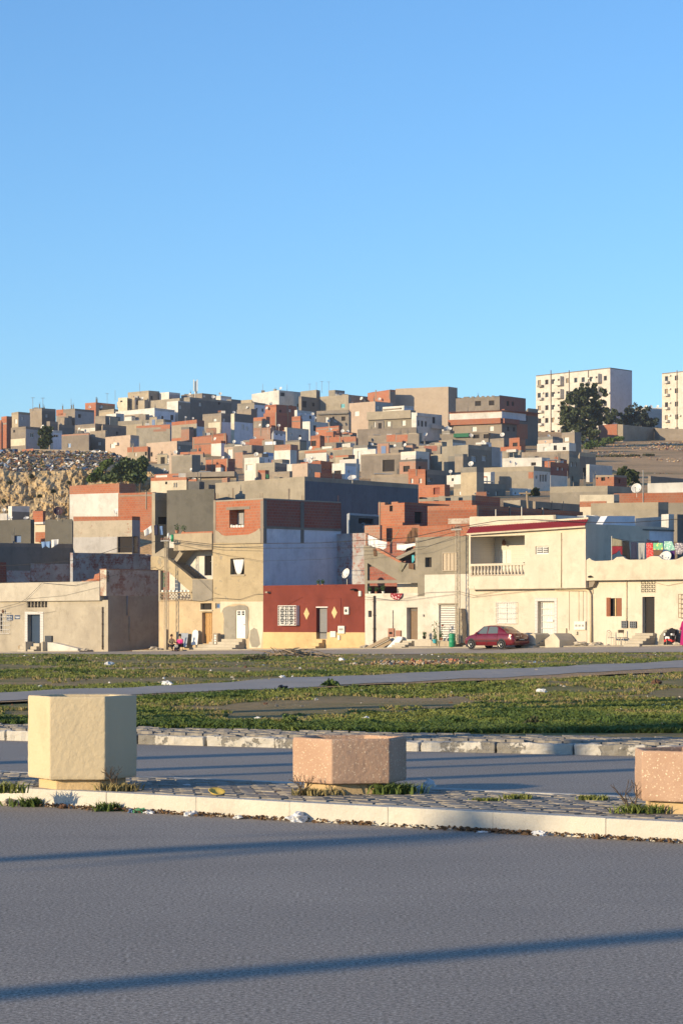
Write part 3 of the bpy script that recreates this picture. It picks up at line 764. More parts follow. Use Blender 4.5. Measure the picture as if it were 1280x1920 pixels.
# litter
def crumple(x, y, z, sx, sy, sz, mat, name, label, seed, cat='litter', group='litter scattered by the road'):
    r = random.Random(seed); bm = bmesh.new(); bmesh.ops.create_icosphere(bm, subdivisions=3, radius=1)
    for v in bm.verts:
        k = 1 + .65 * mnoise.noise(v.co * 1.7 + Vector((seed * 3.1, 0, 0))) + .35 * mnoise.noise(v.co * 4.5 + Vector((0, seed * 2.7, 0)))
        v.co = Vector((v.co.x * k * sx, v.co.y * k * sy, max(-.3, v.co.z * k) * sz + sz * .3))
    me = bpy.data.meshes.new(name); bm.to_mesh(me); bm.free(); me.materials.append(MATS[mat])
    o = bpy.data.objects.new(name, me); COL.objects.link(o); o.location = (x, y, z); o.rotation_euler.z = r.uniform(0, 6)
    return tag(o, label, cat, group)
for k, (px, py, z, sx, sz, mat, nm, lab) in enumerate([
    (558, 1537, 0, .105, .055, 'trash_white', 'plastic_bag', 'crumpled clear white plastic bag in the gutter'),
    (262, 1513, 0, .06, .03, 'trash_green', 'wrapper', 'green and white wrapper in the gutter right of the cream planter'),
    (280, 1519, 0, .07, .02, 'trash_white', 'paper_scrap', 'flat white paper next to the green wrapper'),
    (246, 1515, 0, .04, .025, 'trash_blue', 'wrapper', 'small blue wrapper in the gutter'),
    (360, 1522, 0, .07, .03, 'trash_white', 'paper_scrap', 'white paper scrap in the gutter left of the plastic bag'),
    (447, 1529, 0, .08, .02, 'gum_white', 'paper_scrap', 'greyish flattened paper between two gutter leaf heaps'),
    (118, 1508, 0, .05, .03, 'trash_brown', 'cardboard_scrap', 'dark brown scrap in the gutter below the cream planter'),
    (18, 1502, 0, .07, .05, 'stone', 'stone', 'grey rubble stone at the left end of the kerb'),
    (1010, 1560, 0, .045, .03, 'trash_white', 'paper_scrap', 'white crumpled paper in the right part of the gutter'),
    (905, 1556, 0, .05, .01, 'trash_white', 'paper_scrap', 'thin white paper strip in the gutter'),
    (1118, 1570, 0, .03, .025, 'leaf_dry', 'stone', 'small brown lump in the gutter at right'),
    (803, 1476, .15, .06, .05, 'trash_white', 'plastic_bag', 'white plastic scrap at the back edge of the island'),
    (350, 1472, .15, .05, .008, 'trash_white', 'paper_scrap', 'flat white paper on the island pavers'),
]): crumple(*rdp(px, py, z), sx, sx * .6, sz, mat, nm, lab, k + 1)
x, y, z = rdp(406, 1489, .15)
m_ = MB(); m_.lathe((x, y, z), (.15, -.35, 1), [(.02, .0), (.055, .012), (.075, .03), (.07, .032), (.05, .016), (.0, .012)], 14)
single(m_, 'food_tray', 'trash_yellow', 'small round yellow food tray lying on the island', 'litter', 'litter scattered by the road', smooth=True)
for k, (px, py, w_, mat, nm, lab) in enumerate([
    (530, 1295, 26, 'black_bag', 'rubbish_bag', 'black rubbish bag at the near edge of the lane'), (1015, 1300, 18, 'trash_white', 'plastic_bag', 'white plastic scraps on the grass at right'),
    (483, 1352, 14, 'trash_white', 'plastic_bag', 'white plastic bag on the grass near the kerb'), (1163, 1333, 8, 'stone', 'stone', 'pale stone in the grass at right'),
    (687, 1350, 12, 'trash_white', 'plastic_bag', 'white scrap on the grass above the middle planter'), (313, 1287, 22, 'trash_white', 'paper_scrap', 'white paper scraps on the far edge of the lane'),
    (75, 1290, 10, 'trash_white', 'plastic_bag', 'white bag on the grass at left beyond the lane'), (530, 1272, 12, 'trash_white', 'plastic_bag', 'white bag lying just beyond the lane'),
    (1230, 1284, 24, 'trash_brown', 'board', 'dark board lying on the grass at the right'), (1005, 1259, 10, 'stone', 'stone', 'stone on the lane shoulder at right'),
    (845, 1240, 12, 'earth_pot', 'brick_lump', 'orange brick lump behind the rubble heap'), (460, 1253, 9, 'trash_brown', 'brick_lump', 'dark brick lump on the bare earth'),
    (205, 1248, 16, 'trash_white', 'board', 'pale flat board on the bare earth at left'), (1002, 1244, 8, 'trash_blue', 'wrapper', 'blue wrapper on the far grass'),
    (640, 1240, 14, 'trash_white', 'plastic_bag', 'white litter under the brushwood heap'), (525, 1231, 15, 'trash_white', 'cardboard_scrap', 'white sheet beside the brushwood heap'),
]):
    x, y = onground(px, py); s_ = w_ * y / F / 2
    crumple(x, y, gz(x, y) + .02, s_, s_ * .7, s_ * .55, mat, nm, lab, 60 + k)
# dry leaves and grit in the gutter, one mass
cs = []
for _ in range(5200):
    x = rs.uniform(-3.6, 3.4); y = isl_f(x) - abs(rs.normal(.03, .055)) - .005
    den = .35 + .65 * mnoise.noise((x * 1.3, 0, 4)) + .3 * mnoise.noise((x * 5, 1, 4))
    if rs.rand() < den: cs.append((x, y, rs.uniform(.004, .03)))
o = leaves(np.array(cs), 'leaf_litter', 'leaf_dry', .018, 9, flat=.7); o['kind'] = 'stuff'; o['label'] = 'dry leaves and grit along the foot of the white kerb'
def pebbles(pts, sizes, name, mats, seed, label, parent=None):
    r = np.random.RandomState(seed); m_ = MB()
    tet = np.array([(1, 0, -.5), (-.5, .87, -.5), (-.5, -.87, -.5), (.1, .1, .8), (.75, -.6, .35), (-.6, .5, .45)])
    fc = [(0, 2, 1), (0, 1, 5), (1, 2, 5), (2, 0, 4), (0, 5, 3), (4, 0, 3), (2, 4, 3), (5, 2, 3)]
    mi = []
    for p_, s_ in zip(pts, sizes):
        a = r.uniform(0, 6.3); c_, q_ = math.cos(a), math.sin(a); k = tet * r.uniform(.5, 1.2, (6, 3)) * s_
        k = np.c_[k[:, 0] * c_ - k[:, 1] * q_, k[:, 0] * q_ + k[:, 1] * c_, k[:, 2] * r.uniform(.5, 1)]; i = len(m_.v)
        m_.v += [tuple(v) for v in k + np.array(p_)]; m_.f += [tuple(i + w for w in f) for f in fc]; j = r.randint(len(mats)); mi += [j] * 8
    o = m_.build(name, mats[0]); 
    for q in mats[1:]: o.data.materials.append(MATS[q])
    o.data.polygons.foreach_set('material_index', mi); o['kind'] = 'stuff'; o['label'] = label
    return o
pts = []; sz = []
for _ in range(700):
    y = rs.uniform(35, 160); x = rs.uniform(-.15, .15) * y
    if qu(x, y)[0] < 8.5 or lane_mask(x, y) and rs.rand() < .8 or y < far_kerb(x) + 2: continue
    pts.append((x, y, gz(x, y) + .02)); sz.append(rs.uniform(.012, .035) * (1 + y / 90))
pebbles(pts, sz, 'scattered_stones', ['stone', 'trash_brown', 'stone', 'conc_grey', 'trash_brown', 'gum_white'], 5, 'small stones and scraps scattered over the lot')
pts = []; sz = []
for _ in range(420):
    px = 770 + rs.normal(0, 52); py = 1247 - abs(rs.normal(0, 2.6)) + (px - 770) * -.02
    x, y = onground(px, min(py + 1, 1250)); pts.append((x, y, gz(x, y) + abs(rs.normal(0, .05)))); sz.append(rs.uniform(.04, .11))
pebbles(pts, sz, 'rubble_heap', ['brick', 'stone', 'dirt', 'conc', 'trash_brown', 'dirt'], 6, 'heap of broken brick and rubble beyond the lane')
# brushwood heap
x, y = onground(545, 1232); m_ = MB()
for k in range(110):
    a = rnd.uniform(0, 6.3); L = rnd.uniform(.3, 1.2); cx, cy = x + rnd.gauss(0, .9), y + rnd.gauss(0, .6); h = max(.04, .32 - .25 * abs(cx - x)) * rnd.random()
    p0 = Vector((cx, cy, gz(cx, cy) + h)); dr = Vector((math.cos(a), math.sin(a), rnd.uniform(-.15, .35)))
    m_.tube([p0, p0 + dr * L * .5 + Vector((0, 0, .05)), p0 + dr * L], [.03, .025, .012], 4)
o = single(m_, 'brushwood_heap', 'wood_old', 'heap of cut branches by the street in front of the red house', None, kind='stuff')

# ------------------------------------------------------------------ parts shared by the houses
def grille(fr, rect, w, nu, nz, r, parent, mat='paint_white', name='grille'):
    u0, u1, z0, z1 = rect; mb = MB()
    for k in range(nu + 1): u = u0 + (u1 - u0) * k / nu; mb.tube([fr.p(u, w, z0), fr.p(u, w, z1)], r, 4)
    for k in range(nz + 1): z = z0 + (z1 - z0) * k / nz; mb.tube([fr.p(u0, w + r * .5, z), fr.p(u1, w + r * .5, z)], r, 4)
    return mb.build(name, mat, parent)
def win(fr, px, parent, kind='glass', w=0, rev=.2, name=None, fmat='paint_white', pmat=None):
    """an opening with its window or door; returns the hole for the wall"""
    R_ = fr.rect(*px, w) if len(px) == 4 else px
    u0, u1, z0, z1 = R_; wr = w - rev; t = min(.06, (u1 - u0) * .12)
    if kind == 'dark':
        fr.box(MB(), u0 - .02, u1 + .02, wr - .04, wr, z0 - .02, z1 + .02).build(name or 'opening', pmat or 'interior', parent)
    elif kind in ('glass', 'shutter'):
        mb = MB(); f0 = wr - .02; f1 = wr + .05
        fr.box(mb, u0, u0 + t, f0, f1, z0, z1); fr.box(mb, u1 - t, u1, f0, f1, z0, z1)
        fr.box(mb, u0 + t, u1 - t, f0, f1, z0, z0 + t); fr.box(mb, u0 + t, u1 - t, f0, f1, z1 - t, z1)
        um = (u0 + u1) / 2; fr.box(mb, um - t * .4, um + t * .4, f0, f1 - .005, z0 + t, z1 - t)
        fo = mb.build(name or 'window', fmat, parent)
        p = MB()
        if kind == 'glass': fr.box(p, u0 + t, u1 - t, wr - .01, wr + .01, z0 + t, z1 - t); p.build('pane', pmat or 'glass', fo)
        else:
            n_ = max(3, int((z1 - z0) / .16)); fr.box(p, u0 + t, u1 - t, wr - .015, wr, z0 + t, z1 - t)
            for k in range(n_):
                za = z0 + t + (z1 - z0 - 2 * t) * (k + .15) / n_; zb = z0 + t + (z1 - z0 - 2 * t) * (k + .85) / n_
                fr.box(p, u0 + t * 1.3, um - t * .5, wr, wr + .025, za, zb); fr.box(p, um + t * .5, u1 - t * 1.3, wr, wr + .025, za, zb)
            p.build('shutter', pmat or 'shutter_white', fo)
    elif kind == 'door':
        mb = MB(); fr.box(mb, u0, u1, wr - .05, wr, z0, z1); d_ = mb.build(name or 'door', pmat or 'brown_door', parent)
        h = MB(); h.lathe(fr.p(u1 - .12, wr, z0 + 1.0), (fr.n[0], fr.n[1], 0), [(.03, 0), (.03, .03), (.045, .05), (.03, .09)], 8); h.build('handle', 'steel', d_)
    return (u0, u1, z0, z1, rev)
def steps(fr, x0, x1, ytop, zbase, n, parent, mat='step', tread=.28, w=0.0, xtop=None):
    """n masonry steps climbing to the wall"""
    zt = fr.z((x0 + x1) / 2, ytop, w); h = (zt - zbase) / n
    for k in range(n):
        ww = w + tread * (n - k); u0, u1 = fr.u(x0, w), fr.u(x1, w)
        fr.box(MB(), u0 - .02 * k, u1 + .02 * k, w, ww, zbase - .3 if k == 0 else zbase + h * k, zbase + h * (k + 1)).build('step', mat, parent, bevel=.015)
def pipe(fr, pts, w, r, parent, mat='pipe_dark', name='drainpipe', clips=True):
    mb = MB(); mb.tube([fr.at(x, y, w) for x, y in pts], r, 8)
    if clips and len(pts) == 2:
        for t in (.12, .4, .68, .92):
            p = fr.at(pts[0][0] + (pts[1][0] - pts[0][0]) * t, pts[0][1] + (pts[1][1] - pts[0][1]) * t, w); mb.tube([(p[0], p[1], p[2] - .03), (p[0], p[1], p[2] + .03)], r * 1.5, 8)
    return mb.build(name, mat, parent, smooth=True)
def wallbox(fr, parent, u0, u1, z0, z1, depth, mat, holes=(), w=0, name='wall', matside=None, top=True):
    mb = MB(); fr.wall(mb, u0, u1, z0, z1, holes, w)
    P = fr.p
    if not matside:
        mb.quad(P(u1, w, z0), P(u1, w - depth, z0), P(u1, w - depth, z1), P(u1, w, z1))
    mb.quad(P(u0, w - depth, z0), P(u0, w, z0), P(u0, w, z1), P(u0, w - depth, z1))
    mb.quad(P(u1, w - depth, z0), P(u0, w - depth, z0), P(u0, w - depth, z1), P(u1, w - depth, z1))
    if top: mb.quad(P(u0, w, z1), P(u1, w, z1), P(u1, w - depth, z1), P(u0, w - depth, z1))
    return mb.build(name, mat, parent)
def label_box(fr, x0, y0, x1, y1, w0, w1, name, mat, parent, **k): return fr.R(MB(), x0, y0, x1, y1, w0, w1).build(name, mat, parent, **k)
def sideframe(fr, u): # the wall that runs back from the facade at u, facing right
    o = fr.p(u, 0, 0); return Fr((o[0], o[1]), (-fr.n[0], -fr.n[1]), (fr.e[0], fr.e[1]))
def base(px, w=0): return basez(FR.u(px, w))
def hthing(name, label, px, cat='house'): p = FR.p(FR.u(px), 0, base(px)); return thing(name, label, cat, p)

# ================================================================== H1: low cream house at the left
h1 = hthing('corner_house', 'low cream house with blue door and tiled doorway, on the left corner of the alley', 100)
uA, uB = FR.u(-90), FR.u(203); zb = base(100) - .6
zpar = FR.z(100, 1127)
H = []
H.append(win(FR, (52, 1152, 75.5, 1206), h1, 'door', rev=.35, pmat='blue_door'))
H.append(win(FR, (51, 1126.5, 89, 1139), h1, 'dark', rev=.3, name='vent'))
H.append(win(FR, (-4, 1151, 6, 1183), h1, 'dark', rev=.12, pmat='interior'))
wallbox(FR, h1, uA, uB, zb, FR.z(100, 1126), 9, 'h1', H)
mb = MB()
for k in range(7):
    u = FR.u(51 + k * 6.3); zc = FR.z(70, 1133); mb.lathe(FR.p(u, -.1, FR.z(70, 1139)), (0, 0, 1), [(.05, 0), (.05, .05), (.085, .14), (.05, .26), (.06, .42), (.06, .5)], 8)
mb.build('baluster', 'h1', h1)
# overhanging parapet, brick stub of the unfinished storey
ztop = FR.z(100, 1092); u186 = FR.u(187, .25)
mb = MB(); FR.box(mb, uA, u186, -.2, .25, FR.z(100, 1127), ztop); FR.box(mb, uA, u186, -.05, .25, ztop, ztop + .02); mb.build('parapet', 'h1_par', h1, bevel=.02)
mb = MB(); FR.poly(mb, [(147, 1092), (155, 1089), (160, 1089.5), (167, 1086), (176, 1085), (178, 1077), (186, 1075), (187, 1071), (187, 1092.5)], -.05, .235); mb.build('broken_brick_edge', 'brick', h1)
SF1 = sideframe(FR, uB)
u297 = SF1.u(297)
sh = [win(SF1, (250.5, 1134, 261.5, 1150.5), h1, 'dark', rev=.25), win(SF1, (252, 1161, 257.5, 1173.5), h1, 'dark', rev=.25), win(SF1, (225, 1133, 230.5, 1148), h1, 'shutter', rev=.12)]
mb = MB(); SF1.wall(mb, 0.0, u297 + 6, zb, FR.z(203, 1117), sh, w=.004); mb.build('side_wall', 'h1', h1)
zs0, zs1 = FR.z(203, 1117), FR.z(203, 1068)
mb = MB(); P = FR.p; us = FR.u(188, .18)
FR.box(mb, us, uB + .02, -(u297 + 6), .18, zs0, zs1); mb.build('upper_wall', 'brick_wash', h1)
FR.box(MB(), us - .03, uB + .05, -(u297 + 6), .21, zs1, zs1 + .06).build('coping', 'brick_old', h1)
# tiled door surround, steps, ramp wall
for nm, r_ in (('tile_strip', (47, 1147, 52, 1211)), ('tile_strip', (75.5, 1147, 81.5, 1205)), ('tile_strip', (52, 1147, 75.5, 1152))):
    label_box(FR, *r_, 0, .03, nm, 'door_tile', h1)
steps(FR, 48, 78, 1206, base(64) - .25, 4, h1, 'step', .25)
for x in (47, 79): FR.R(MB(), x - 1.6, 1203, x + 1.6, 1230, 0, .9).build('step_cheek', 'step', h1, bevel=.02)
mb = MB(); FR.poly(mb, [(84, 1204), (100, 1205), (146, 1216), (148, 1232), (84, 1234)], .01, .5); mb.build('ramp_wall', 'ramp', h1, bevel=.02)
label_box(FR, 84.5, 1192, 97, 1203, 0, .14, 'meter_box', 'box_dark', h1)
for r_ in ((12.5, 1153, 25, 1163.5), (28, 1153.5, 38, 1161)):
    pl = label_box(FR, *r_, 0, .02, 'street_sign', 'plate_blue', h1)
    mb = MB(); x0, y0, x1, y1 = r_
    for k in range(4): FR.R(mb, x0 + 1.6 + k * 2.2, y0 + 2.5, x0 + 2.9 + k * 2.2 if x0 + 2.9 + k * 2.2 < x1 - 1 else x1 - 1, y0 + 4.5 + (k % 2), .02, .026)
    FR.R(mb, x0 + 2.5, y1 - 3, x1 - 2.5, y1 - 2, .02, .026); mb.build('lettering', 'plate_white', pl)
grille(FR, FR.rect(-8, 1149, 21, 1188), .16, 7, 5, .016, h1)
lm = MB(); lm.lathe(FR.at(6, 1146, .2), (0, 0, -1), [(.02, -.15), (.09, 0), (.11, .08), (.02, .16)], 8); lm.build('wall_lamp', 'rust', h1)
mb = MB(); mb.lathe(FR.at(37, 1213.5, .0), (FR.n[0], FR.n[1], 0), [(.14, 0), (.14, .03), (.08, .035)], 14); mb.build('vent_cover', 'wood_old', h1)
pipe(FR, [(192.3, 1138), (192.3, 1218)], .09, .045, h1)
pipe(SF1, [(239, 1117), (239, 1154)], .06, .04, h1, 'tin'); pipe(SF1, [(243, 1155), (243.5, 1201)], .06, .03, h1, 'h1')
pipe(SF1, [(202.5, 1071), (202.5, 1091)], .22, .05, h1, 'cable')

# ================================================================== H2: beige stair house
h2 = hthing('stair_house', 'tall beige unfinished house with outside staircase and brick top room', 430)
u0, u1 = FR.u(298), FR.u(399); u2 = FR.u(493.5); zb = base(400) - .6
zf1 = FR.z(350, 1127)
H = [win(FR, (379, 1148, 398, 1206.5), h2, 'door', rev=.3, pmat='wood_carved'), win(FR, (376, 1131, 397, 1143), h2, 'dark', rev=.3)]
wallbox(FR, h2, u0, u1, zb, zf1, 8, 'beige_low', H)
# carved panels of the wooden door
mb = MB()
for a, b_ in ((380.5, 386.5), (388, 397)):
    for c, d in ((1150, 1157), (1158.5, 1173), (1174.5, 1189), (1190.5, 1204)):
        FR.R(mb, a, c, b_, d, -.30, -.27); FR.R(mb, (a + b_) / 2 - .8, c + 1.2, (a + b_) / 2 + .8, d - 1.2, -.27, -.25)
mb.build('carved_panel', 'wood_carved', h2, bevel=.006)
label_box(FR, 374, 1143.5, 397.5, 1146, 0, .08, 'lintel', 'cream_pale', h2)
# tower part
zt1 = FR.z(446, 1017); zt2 = FR.z(446, 938.5)
H = [win(FR, (404, 1131, 417, 1141), h2, 'glass', rev=.15, fmat='frame_grey', pmat='tank_blue'), win(FR, (432, 1047, 458, 1078), h2, 'dark', rev=.3)]
hd = win(FR, (444, 1146, 459.5, 1197), h2, 'dark', rev=.22)
H.append(hd)
zmid = FR.z(446, 1128)
H1_ = [h for h in H if h[2] > zmid]; H2_ = [h for h in H if h[2] <= zmid and h is not hd]
D2 = 7.6
wallbox(FR, h2, u1, u2, zmid, zt1, D2, 'beige', [h for h in H if h[2] >= zmid], matside=True)
# lower part of the tower: cream plaster with a raw grey patch round the white door
wallbox(FR, h2, u1, u2, zb, zmid, D2, 'beige_low', [h for h in H if h[3] <= zmid + .3 and h[2] < zmid], matside=True, top=False)
mb = MB(); FR.poly(mb, [(417, 1146), (420, 1140), (428, 1136.5), (438, 1137), (448, 1134.5), (458, 1135), (464, 1137), (466, 1144), (465, 1170), (466.5, 1185), (464, 1197), (461, 1198), (461, 1144.5), (442.5, 1144.5), (442.5, 1199), (421, 1200), (419, 1180), (420, 1160)], 0, .03); mb.build('cement_patch', 'patch_grey', h2)
mb = MB(); FR.poly(mb, [(469, 1182), (476, 1177), (482, 1180), (486, 1195), (488, 1208), (482, 1214), (472, 1213), (468, 1200)], 0, .02); mb.build('cement_patch', 'patch_grey', h2)
mb = MB(); FR.poly(mb, [(413, 1128), (493, 1128), (493, 1180), (489, 1215), (467, 1216), (467, 1140), (460, 1133), (440, 1132), (428, 1135), (419, 1140), (415, 1150), (413, 1146)], 0, .012); mb.build('whitewash', 'cream_pale', h2)
mb = MB(); FR.R(mb, 443.6, 1144.5, 460.2, 1197, -.02, .035); dr = mb.build('door', 'paint_white', h2, bevel=.01)
mb = MB()
for i in range(5):
    for j in range(2):
        if i == 2: continue
        FR.R(mb, 445.6 + i * 2.6, 1146 + j * 4.1, 447.8 + i * 2.6, 1149.3 + j * 4.1, .035, .04)
mb.build('door_light', 'glass', dr)
FR.R(MB(), 457, 1170, 458.4, 1172, .03, .07).build('handle', 'steel', dr)
# brick top room with concrete frame
u1b = FR.u(402)
H = [win(FR, (430, 955.5, 458, 989), h2, 'dark', rev=.9, pmat='conc_pale')]
wallbox(FR, h2, u1b, u2, zt1, zt2, D2, 'brick', H, w=-.01, matside=True)
for a, b_ in ((400, 404.5), (488.5, 493.8)): FR.R(MB(), a, 938, b_, 1018, -.25, .012).build('concrete_column', 'conc', h2)
mb = MB(); FR.poly(mb, [(404, 994), (410, 997), (416, 1003), (424, 1005), (450, 1003), (466, 1002), (478, 997), (487, 990), (489, 1004), (488, 1018), (404, 1018)], -.03, .03); mb.build('render_coat', 'plas', h2)
FR.R(MB(), 424, 950.5, 468, 955.5, -.05, .02).build('lintel', 'conc', h2)
FR.R(MB(), 441, 962, 457, 983, -.82, -.78).build('blanket', 'grey_side', h2)
mb = MB()
for k in range(5): FR.R(mb, 431 + k * 5.5, 984 + (k % 2), 435 + k * 5.5, 989, -.25, -.1)
mb.build('sill_clutter', 'paint_white', h2)
# right side wall in shade: plaster below, brick above
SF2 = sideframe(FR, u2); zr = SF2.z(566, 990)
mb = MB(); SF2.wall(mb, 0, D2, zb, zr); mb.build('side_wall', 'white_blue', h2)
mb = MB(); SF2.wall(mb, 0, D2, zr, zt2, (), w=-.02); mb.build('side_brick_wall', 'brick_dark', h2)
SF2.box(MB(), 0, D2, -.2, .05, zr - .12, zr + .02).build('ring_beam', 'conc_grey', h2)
for a, b_, c, d in ((495, 500, 938, 1018), (564, 570, 942, 1018)): SF2.R(MB(), a, c, b_, d, -.1, .03).build('concrete_column', 'conc_grey', h2)
FR.box(MB(), u1b, u2, -D2, 0, zt2, zt2 + .08).build('roof', 'roof', h2)
mb = MB()
for px in (403, 409, 488, 492): p = FR.at(px, 938, -.15); mb.tube([p, (p[0], p[1], p[2] + .5)], .012, 4)
for px in (566, 569, 634): p = SF2.at(px, 941, -.1); mb.tube([p, (p[0], p[1], p[2] + .45)], .012, 4)
mb.build('rebar', 'rust', h2)
# curtain, sill
gx = MB(); n_ = 14
cu0, cu1, cz0, cz1 = FR.rect(437, 1049, 457, 1077, -.1)
for i in range(n_ + 1):
    for j in range(9):
        t = i / n_; v = j / 8; pin = .25 + .75 * (1 - v) ** .6; u = cu0 + (cu1 - cu0) * (.55 + (t - .55) * pin)
        gx.v.append(FR.p(u, -.12 + .05 * math.sin(i * 1.7) * (1 - .4 * v), cz1 + (cz0 - cz1) * v))
for i in range(n_):
    for j in range(8): a = i * 9 + j; gx.f.append((a, a + 1, a + 10, a + 9))
gx.build('curtain', 'cl_white', h2, smooth=True, solid=.01)
label_box(FR, 431, 1077, 459, 1080, 0, .07, 'sill', 'plas', h2)
# terrace storey at left: recess with white back wall, stair parapet, soffit band
zt = FR.z(360, 1000); us0 = FR.u(328)
rec = -1.6
zr0, zr1 = FR.z(366, 1086), FR.z(366, 1032)
H = [win(FR, (383.5, 1042, 397, 1079), h2, 'door', w=rec, rev=.1, pmat='dark')]
mb = MB(); FR.wall(mb, FR.u(318, rec), FR.u(403, rec), zf1, zt, H, w=rec, rev=.1); mb.build('terrace_wall', 'white', h2)
mb = MB(); FR.box(mb, us0, u1 + .02, rec, .10, FR.z(366, 1031.5), zt); mb.build('terrace_parapet', 'plas', h2)
FR.R(MB(), 340, 997, 399, 1002, -.3, .06).build('brick_course', 'brick', h2)
mb = MB(); FR.poly(mb, [(283, 1043), (298, 1043), (314, 1047), (338, 1066), (361, 1085), (398.5, 1086), (398.5, 1127), (360, 1127), (354, 1107), (335, 1090), (316, 1071), (301, 1069), (283, 1068)], -.25, .04); mb.build('stair_parapet', 'beige', h2)
mb = MB(); FR.poly(mb, [(361, 1086), (398, 1087), (398, 1126.5), (361, 1126.5)], .04, .06); mb.build('cement_patch', 'conc_pale', h2)
mb = MB(); FR.poly(mb, [(284, 1043), (306, 1028), (312, 1027), (312, 1046), (298, 1043)], -1.4, -.3); mb.build('upper_landing', 'plas', h2)
mb = MB(); FR.poly(mb, [(325, 1053), (337, 1033), (347, 1033), (330, 1056)], -1.4, -.5); mb.build('stair_slab', 'plas', h2)
mb = MB()
for k in range(11):
    x = 318 + k * 4.2; y = 1052 + k * 3.3; FR.R(mb, x, y, x + 5, y + 10, -1.4, -.3)
mb.build('stair_tread', 'conc', h2)
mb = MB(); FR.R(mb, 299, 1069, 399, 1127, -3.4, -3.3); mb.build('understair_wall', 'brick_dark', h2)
FR.R(MB(), 297.5, 1069, 301, 1128, -.25, .02).build('post', 'plas', h2)
mb = MB()
for k in range(2):
    for j in range(4): FR.R(mb, 302 + k * 4, 1074 + j * 7, 305.5 + k * 4, 1080 + j * 7, -.5, -.45)
mb.build('glass_block', 'awning_green', h2)
mb = MB(); FR.R(mb, 301, 1110, 359, 1112, -.1, .1); FR.R(mb, 301, 1124, 359, 1127, -.1, .08)
for k in range(10):
    for j in range(2):
        x = 302 + k * 5.8; y = 1112 + j * 6; c = [(x, y), (x + 5.2, y + 5.6)]; tube_between(FR, mb, x, y + 5.8, x + 2.6, y, .0, .03); tube_between(FR, mb, x + 2.6, y, x + 5.4, y + 5.8, .0, .03)
mb.build('pierced_screen', 'wood_old', h2)
mb = MB()
for k in range(8): FR.R(mb, 303 + k * 7, 1106.5, 306 + k * 7, 1110, -.05, .06)
mb.build('flower_pot', 'paint_white', h2)
# steps in front of doors
steps(FR, 404, 459, 1198, base(430), 4, h2, 'step', .3)
steps(FR, 374, 398, 1208, base(385), 2, h2, 'step', .35)

# ================================================================== H3: red house
h3 = hthing('red_house', 'single-storey dark red house with ochre base band and yellow diamonds', 588)
u3 = FR.u(684); zb = base(590) - .6; zy = FR.z(588, 1185.5); zt = FR.z(588, 1100)
H = [win(FR, (593, 1139, 613, 1198), h3, 'door', rev=.28, pmat='grey_door'), win(FR, (521, 1137, 552, 1172), h3, 'glass', rev=.15)]
Hr = [h if h[2] > zy else (h[0], h[1], zy, h[3], h[4]) for h in H]
wallbox(FR, h3, u2 + .01, u3, zy, zt, 6.5, 'red_paint', Hr)
Ho = [(H[0][0], H[0][1], H[0][2], zy, .28)]
wallbox(FR, h3, u2 + .01, u3, zb, zy, 6.4, 'ochre', Ho, w=.012, top=False)
FR.box(MB(), u2 + .01, u3, -.18, .02, zt, zt + .12).build('parapet', 'red_paint', h3)
for cx, cy in ((574.5, 1150.5), (626.5, 1148.5)):
    mb = MB(); FR.poly(mb, [(cx, cy - 11.5), (cx + 5.3, cy), (cx, cy + 11.5), (cx - 5.3, cy)], 0, .025); mb.build('yellow_diamond', 'ochre', h3)
# white iron window cage
r_ = FR.rect(521, 1136, 555, 1172, .3); cage = grille(FR, r_, .3, 8, 8, .014, h3, name='window_cage')
mb = MB()
for i in range(4):
    for j in range(4):
        uu = r_[0] + (r_[1] - r_[0]) * (i + .5) / 4; zz = r_[2] + (r_[3] - r_[2]) * (j + .5) / 4; mb.lathe(FR.p(uu, .285, zz), (FR.n[0], FR.n[1], 0), [(.105, 0), (.105, .03), (.07, .03), (.07, 0)], 10); mb.build('ring', 'paint_white', cage); mb = MB()
mb = MB(); FR.box(mb, r_[0], r_[1], 0, .3, r_[2] - .03, r_[2]); FR.box(mb, r_[0], r_[1], 0, .3, r_[3], r_[3] + .03); FR.box(mb, r_[1] - .02, r_[1], 0, .3, r_[2], r_[3]); mb.build('cage_side', 'paint_white', cage)
mb = MB(); FR.R(mb, 592, 1137.5, 614, 1139.3, 0, .05); mb.build('lintel', 'paint_white', h3)
for r_, m_ in (((644.5, 1138, 653, 1152), 'box_white'), ((633, 1173.5, 645, 1188), 'box_white'), ((618.5, 1183.5, 628.5, 1195), 'box_white'), ((632.5, 1191, 636.3, 1200), 'box_white'), ((671.5, 1108, 676, 1118), 'box_white')):
    bx = label_box(FR, *r_, 0, .12, 'wall_box', m_, h3, bevel=.01)
    if r_[0] == 644.5:
        mb = MB(); mb.lathe(FR.at(648.5, 1145, .12), (FR.n[0], FR.n[1], 0), [(.11, 0), (.11, .02), (.05, .03)], 12); mb.build('vent_cover', 'box_dark', bx)
    if r_[0] == 633: FR.R(MB(), 635, 1178, 643, 1182, .12, .125).build('meter_window', 'steel', bx)
mb = MB(); FR.poly(mb, [(656, 1105), (660, 1103.5), (664, 1105.5), (664, 1107), (656, 1107)], 0, .35); mb.build('bracket', 'dark', h3)
FR.R(MB(), 497, 1109, 501, 1112, 0, .3).build('bracket', 'plas', h3)
steps(FR, 596, 609, 1199, base(600), 3, h3, 'ochre', .3)
for a in (tube_between(FR, MB(), 639, 1122, 639, 1168, .02, .012), tube_between(FR, MB(), 609, 1122, 639, 1122, .02, .012), tube_between(FR, MB(), 536, 1136, 568, 1119, .02, .012)): a.build('cable', 'red_paint', h3)
